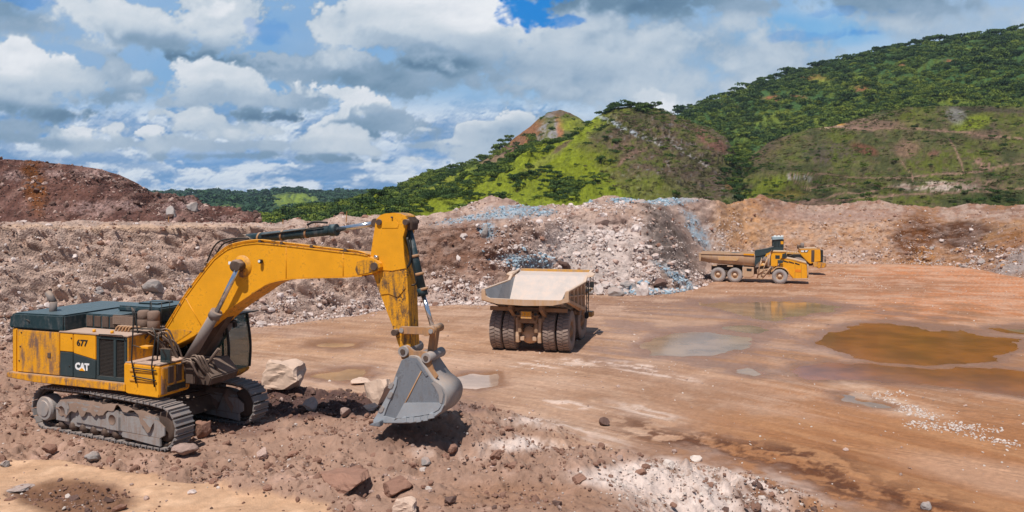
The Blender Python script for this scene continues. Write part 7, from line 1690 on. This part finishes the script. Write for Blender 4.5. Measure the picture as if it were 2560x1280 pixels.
# cab and bonnet
cz_ = Q4([(1400, 400), (1660, 400)])
cabp = side('cab', [(1395, 405), (1640, 402), (1650, 430), (1600, 500), (1570, 520), (1500, 650), (1395, 650)], -1.28, 1.0, M['yellow'], bev=.06)
side('window', [(1468, 460), (1545, 462), (1545, 520), (1470, 520)], -1.30, -1.282, M['glassd'], bev=.004, parent=cabp)
side('windscreen', [(1588, 438), (1650, 425), (1660, 470), (1612, 505), (1580, 505)], -1.30, 1.0, M['glassd'], bev=.01, parent=cabp)
side('cab_roof', [(1400, 392), (1650, 396), (1655, 412), (1398, 412)], -1.34, 1.06, M['yellow_dusty'], bev=.02)
side('door_post', [(1376, 470), (1394, 470), (1394, 650), (1376, 650)], -1.32, -1.2, M['black'], bev=.005)
side('bonnet', [(1570, 505), (1760, 540), (1900, 585), (1985, 600), (2000, 640), (2010, 850), (1990, 862), (1770, 862), (1720, 800), (1640, 700), (1520, 660)], -1.15, 1.15, M['yellow'], bev=.07)
side('bonnet_top', [(1590, 496), (1760, 528), (1990, 590), (1985, 604), (1760, 548), (1580, 512)], -1.17, 1.17, M['yellow_dusty'], bev=.01)
for (p0, p1) in (((1600, 555), (1690, 575)), ((1695, 572), (1785, 592)), ((1800, 596), (1880, 614))): side('bonnet_vent', [(p0[0], p0[1] - 12), (p1[0], p1[1] - 4), (p1[0], p1[1] + 16), (p0[0], p0[1] + 10)], -1.175, -1.152, M['black'], bev=.002)
side('bonnet_panel', [(1800, 700), (1905, 705), (1905, 750), (1800, 745)], -1.17, -1.152, M['yellow_stained'] if False else paint('orange_panel', (.75, .22, .01), amount=.1, top=.1), bev=.004)
for xx in (1800, 1905): side('panel_seam', [(xx, 620), (xx + 4, 620), (xx + 4, 850), (xx, 850)], -1.158, -1.151, M['grime'], bev=0)
side('mirror', [(1505, 540), (1600, 545), (1600, 590), (1520, 600)], -1.5, -1.35, M['green_flat'], bev=.03); side('mirror_arm', [(1535, 600), (1550, 600), (1550, 640), (1535, 640)], -1.45, -1.40, M['black'], bev=0)
nx = Q4([(2003, 700)])[0][0]
gz0, gz1 = Q4([(2000, 840)])[0][1], Q4([(2000, 620)])[0][1]
g = MB().box(nx - .02, nx + .05, -.95, .95, gz0, gz1, .03).part('grille', M['black'], A); gs = MB().box(nx + .05, nx + .065, -.88, .88, 0, .03).mesh('grille_slat', M['grime'])
for k in range(10): shared('grille_slat', gs, g, (0, 0, gz0 + .08 + k * (gz1 - gz0 - .12) / 10))
side('bumper', [(1765, 855), (2020, 850), (2025, 800), (2008, 795), (2005, 640), (2030, 640), (2035, 860), (1990, 880), (1800, 880)], -1.2, 1.2, M['beige'], bev=.03)
MB().cyl((nx - .1, -.9, gz0 - .12), (nx + .08, -.9, gz0 - .12), .08, n=12).part('headlight', M['lamp'], A); MB().cyl((nx - .1, .9, gz0 - .12), (nx + .08, .9, gz0 - .12), .08, n=12).part('headlight', M['lamp'], A)
# arched wing over the front wheel
cc_ = Q4([(1545, 830)])[0]; pts_o, pts_i = [], []
for k in range(9): t = R(150 - k * 17); pts_o.append((cc_[0] + 1.10 * math.cos(t), .84 + 1.08 * math.sin(t))); pts_i.append((cc_[0] + 1.02 * math.cos(t), .84 + 1.0 * math.sin(t)))
MB().prism(pts_o + pts_i[::-1], -1.55, -.85, .0).part('wing', M['yellow_dusty'], A); MB().prism(pts_o + pts_i[::-1], .85, 1.55, .0).part('wing', M['yellow_dusty'], A)
side('front_axle', [(1450, 760), (1640, 760), (1640, 850), (1450, 850)], -.95, .95, M['grime'], bev=.03)

# ------------------------------------------------------------------ wheel loader behind it
LC = Fr((36.3, 102.5), 166, 0.0, 'wheel_loader', 'yellow wheel loader working behind the articulated truck, dark cab up high', 'loader')
Lr = LC.root
def Q5(pts, l=1.3): return [LC.pl(1720 + x * .14844, 570 + y * .14844, l) for x, y in pts]
def Q6(pts, l=1.3): return [LC.pl(1990 + x * .0703, 590 + y * .0703, l) for x, y in pts]
def s5(name, pts, l0, l1, mat, label=None, bev=.03, parent=None, f=Q5): return MB().prism(f(pts), l0, l1, bev).part(name, mat, parent or Lr, label)
s5('engine_hood', [(150, 470), (850, 475), (870, 500), (880, 910), (700, 930), (500, 1000), (330, 850), (180, 690), (130, 620)], -1.2, 1.3, M['yellow'], bev=.06, f=Q6)
s5('hood_top', [(110, 440), (760, 435), (870, 480), (850, 500), (140, 480)], -1.15, 1.25, M['yellow_dusty'], bev=.03, f=Q6)
s5('hood_screen', [(545, 500), (660, 500), (650, 920), (540, 920)], 1.302, 1.33, M['grime'], bev=.004, f=Q6)
s5('hood_decal', [(160, 505), (455, 500), (400, 585), (165, 578)], 1.302, 1.318, M['green_flat'], bev=.002, f=Q6)
s5('hood_decal', [(175, 515), (285, 512), (283, 572), (178, 568)], 1.32, 1.33, M['white'], bev=.002, f=Q6); s5('hood_decal', [(320, 512), (425, 510), (385, 560), (330, 566)], 1.32, 1.33, M['white'], bev=.002, f=Q6)
s5('rear_grille', [(872, 500), (965, 505), (965, 920), (880, 915)], -1.15, 1.27, M['black'], bev=.02, f=Q6)
s5('counterweight', [(740, 925), (1070, 960), (1085, 1080), (1040, 1120), (780, 1150), (740, 1080)], -1.35, 1.42, M['yellow_stained'], bev=.05, f=Q6)
s5('step_box', [(600, 930), (745, 930), (745, 1090), (620, 1100)], .9, 1.5, M['yellow_dusty'], bev=.02, f=Q6)
for (pp) in ([(960, 700), (1050, 740), (1050, 940)], [(970, 740), (1000, 740), (1000, 930)]):
    MB().tube([(p[0], 1.2, p[1]) for p in Q6(pp, 1.2)], .035, 6, 1).part('handrail', M['black'], Lr)
q = Q6([(225, 440), (225, 240)], .4); MB().cyl((q[0][0], .4, q[0][1]), (q[1][0], .4, q[1][1]), .22, n=16).part('exhaust_stack', M['pipe'], Lr)
q = Q6([(110, 450), (110, 310)], .0); MB().cyl((q[0][0], 0, q[0][1]), (q[1][0], 0, q[1][1]), .25, n=16).part('air_intake', M['grime'], Lr)
cb_ = s5('cab', [(1432, 200), (1432, 385), (1615, 385), (1620, 200)], -.85, .85, M['green_flat'], bev=.05)
for (a_, b_) in ((1452, 1500), (1512, 1545), (1560, 1608)): s5('window', [(a_, 205), (b_, 205), (b_, 320), (a_, 320)], .852, .868, M['glassd'], bev=.004, parent=cb_)
s5('window', [(1565, 225), (1612, 225), (1612, 275), (1568, 275)], .872, .885, M['yellow'], bev=.003, parent=cb_, label='yellow warning panel on the cab')
s5('cab_roof', [(1425, 165), (1432, 150), (1600, 150), (1625, 190), (1425, 205)], -1.0, 1.0, paint('roof_grey', (.30, .38, .42), amount=.3, top=.6, dust=(.6, .6, .6)), bev=.04)
for k, xx in enumerate((1475, 1535, 1595)): s5('roof_lamp', [(xx - 22, 128), (xx + 22, 128), (xx + 22, 152), (xx - 22, 152)], .2, .6, M['lamp'], bev=.02)
s5('rear_frame', [(1640, 440), (2100, 440), (2200, 560), (2100, 640), (1640, 640)], -.8, .8, M['grime'], bev=.04)
s5('platform', [(1420, 385), (1900, 420), (1900, 455), (1420, 420)], -1.3, 1.25, M['yellow_dusty'], bev=.03)
for k in range(7): p_, q_ = Q5([(1630 + 40 * k, 420), (1630 + 40 * k, 360)], 1.2); MB().cyl((p_[0], 1.2, p_[1]), (q_[0], 1.2, q_[1]), .025, n=6).part('handrail', M['tan'], Lr)
s5('rear_wing', [(1640, 470), (1700, 470), (1780, 440), (1880, 440), (1990, 600), (2010, 660), (1960, 640), (1870, 500), (1760, 480)], .7, 1.6, M['black'], bev=.02)
wheel3 = tyre_meshes('c', 1.15, .85, .55, M['tyre'], M['yellow_dusty'], 24, 36)
wx_ = Q5([(1850, 600)])[0][0]
for xw in (wx_, wx_ + 4.2): wheel3(Lr, xw, 1.25, 1.15, flip=True); wheel3(Lr, xw, -1.25, 1.15)
# boom and bucket hidden in front of it
MB().prism([(wx_ + 3.2, 2.6), (wx_ + 3.4, 3.0), (wx_ + 6.6, 1.3), (wx_ + 6.5, .8)], .5, .8, .03).part('lift_arm', M['yellow'], Lr); MB().prism([(wx_ + 3.2, 2.6), (wx_ + 3.4, 3.0), (wx_ + 6.6, 1.3), (wx_ + 6.5, .8)], -.8, -.5, .03).part('lift_arm', M['yellow'], Lr)
MB().prism([(wx_ + 2.6, .8), (wx_ + 2.4, 2.2), (wx_ + 4.6, 2.3), (wx_ + 5.2, .8)], -.8, .8, .05).part('front_frame', M['yellow_stained'], Lr)
MB().prism([(wx_ + 6.4, .15), (wx_ + 6.2, 1.0), (wx_ + 6.6, 1.7), (wx_ + 7.0, 1.6), (wx_ + 6.7, .5), (wx_ + 8.1, .2), (wx_ + 8.1, .1)], -1.8, 1.8, .02).part('loader_bucket', M['steel'], Lr)

# ------------------------------------------------------------------ air
me = bpy.data.meshes.new('haze'); b_ = bmesh.new(); bmesh.ops.create_cube(b_, size=1)
for v_ in b_.verts: v_.co = Vector((v_.co.x * 9000, 2150 + v_.co.y * 4700, 145 + v_.co.z * 310))
b_.to_mesh(me); b_.free()
m = bpy.data.materials.new('air'); m.use_nodes = True; N.nt = m.node_tree; N.nt.nodes.clear()
pv = N.new('ShaderNodeVolumePrincipled'); pv.inputs['Color'].default_value = (.62, .80, 1.0, 1); pv.inputs['Density'].default_value = 0.00007; pv.inputs['Anisotropy'].default_value = .1
o_ = N.new('ShaderNodeOutputMaterial'); N.nt.links.new(pv.outputs[0], o_.inputs['Volume'])
m.cycles.homogeneous_volume = True
add_obj('haze', me, m, kind='stuff')
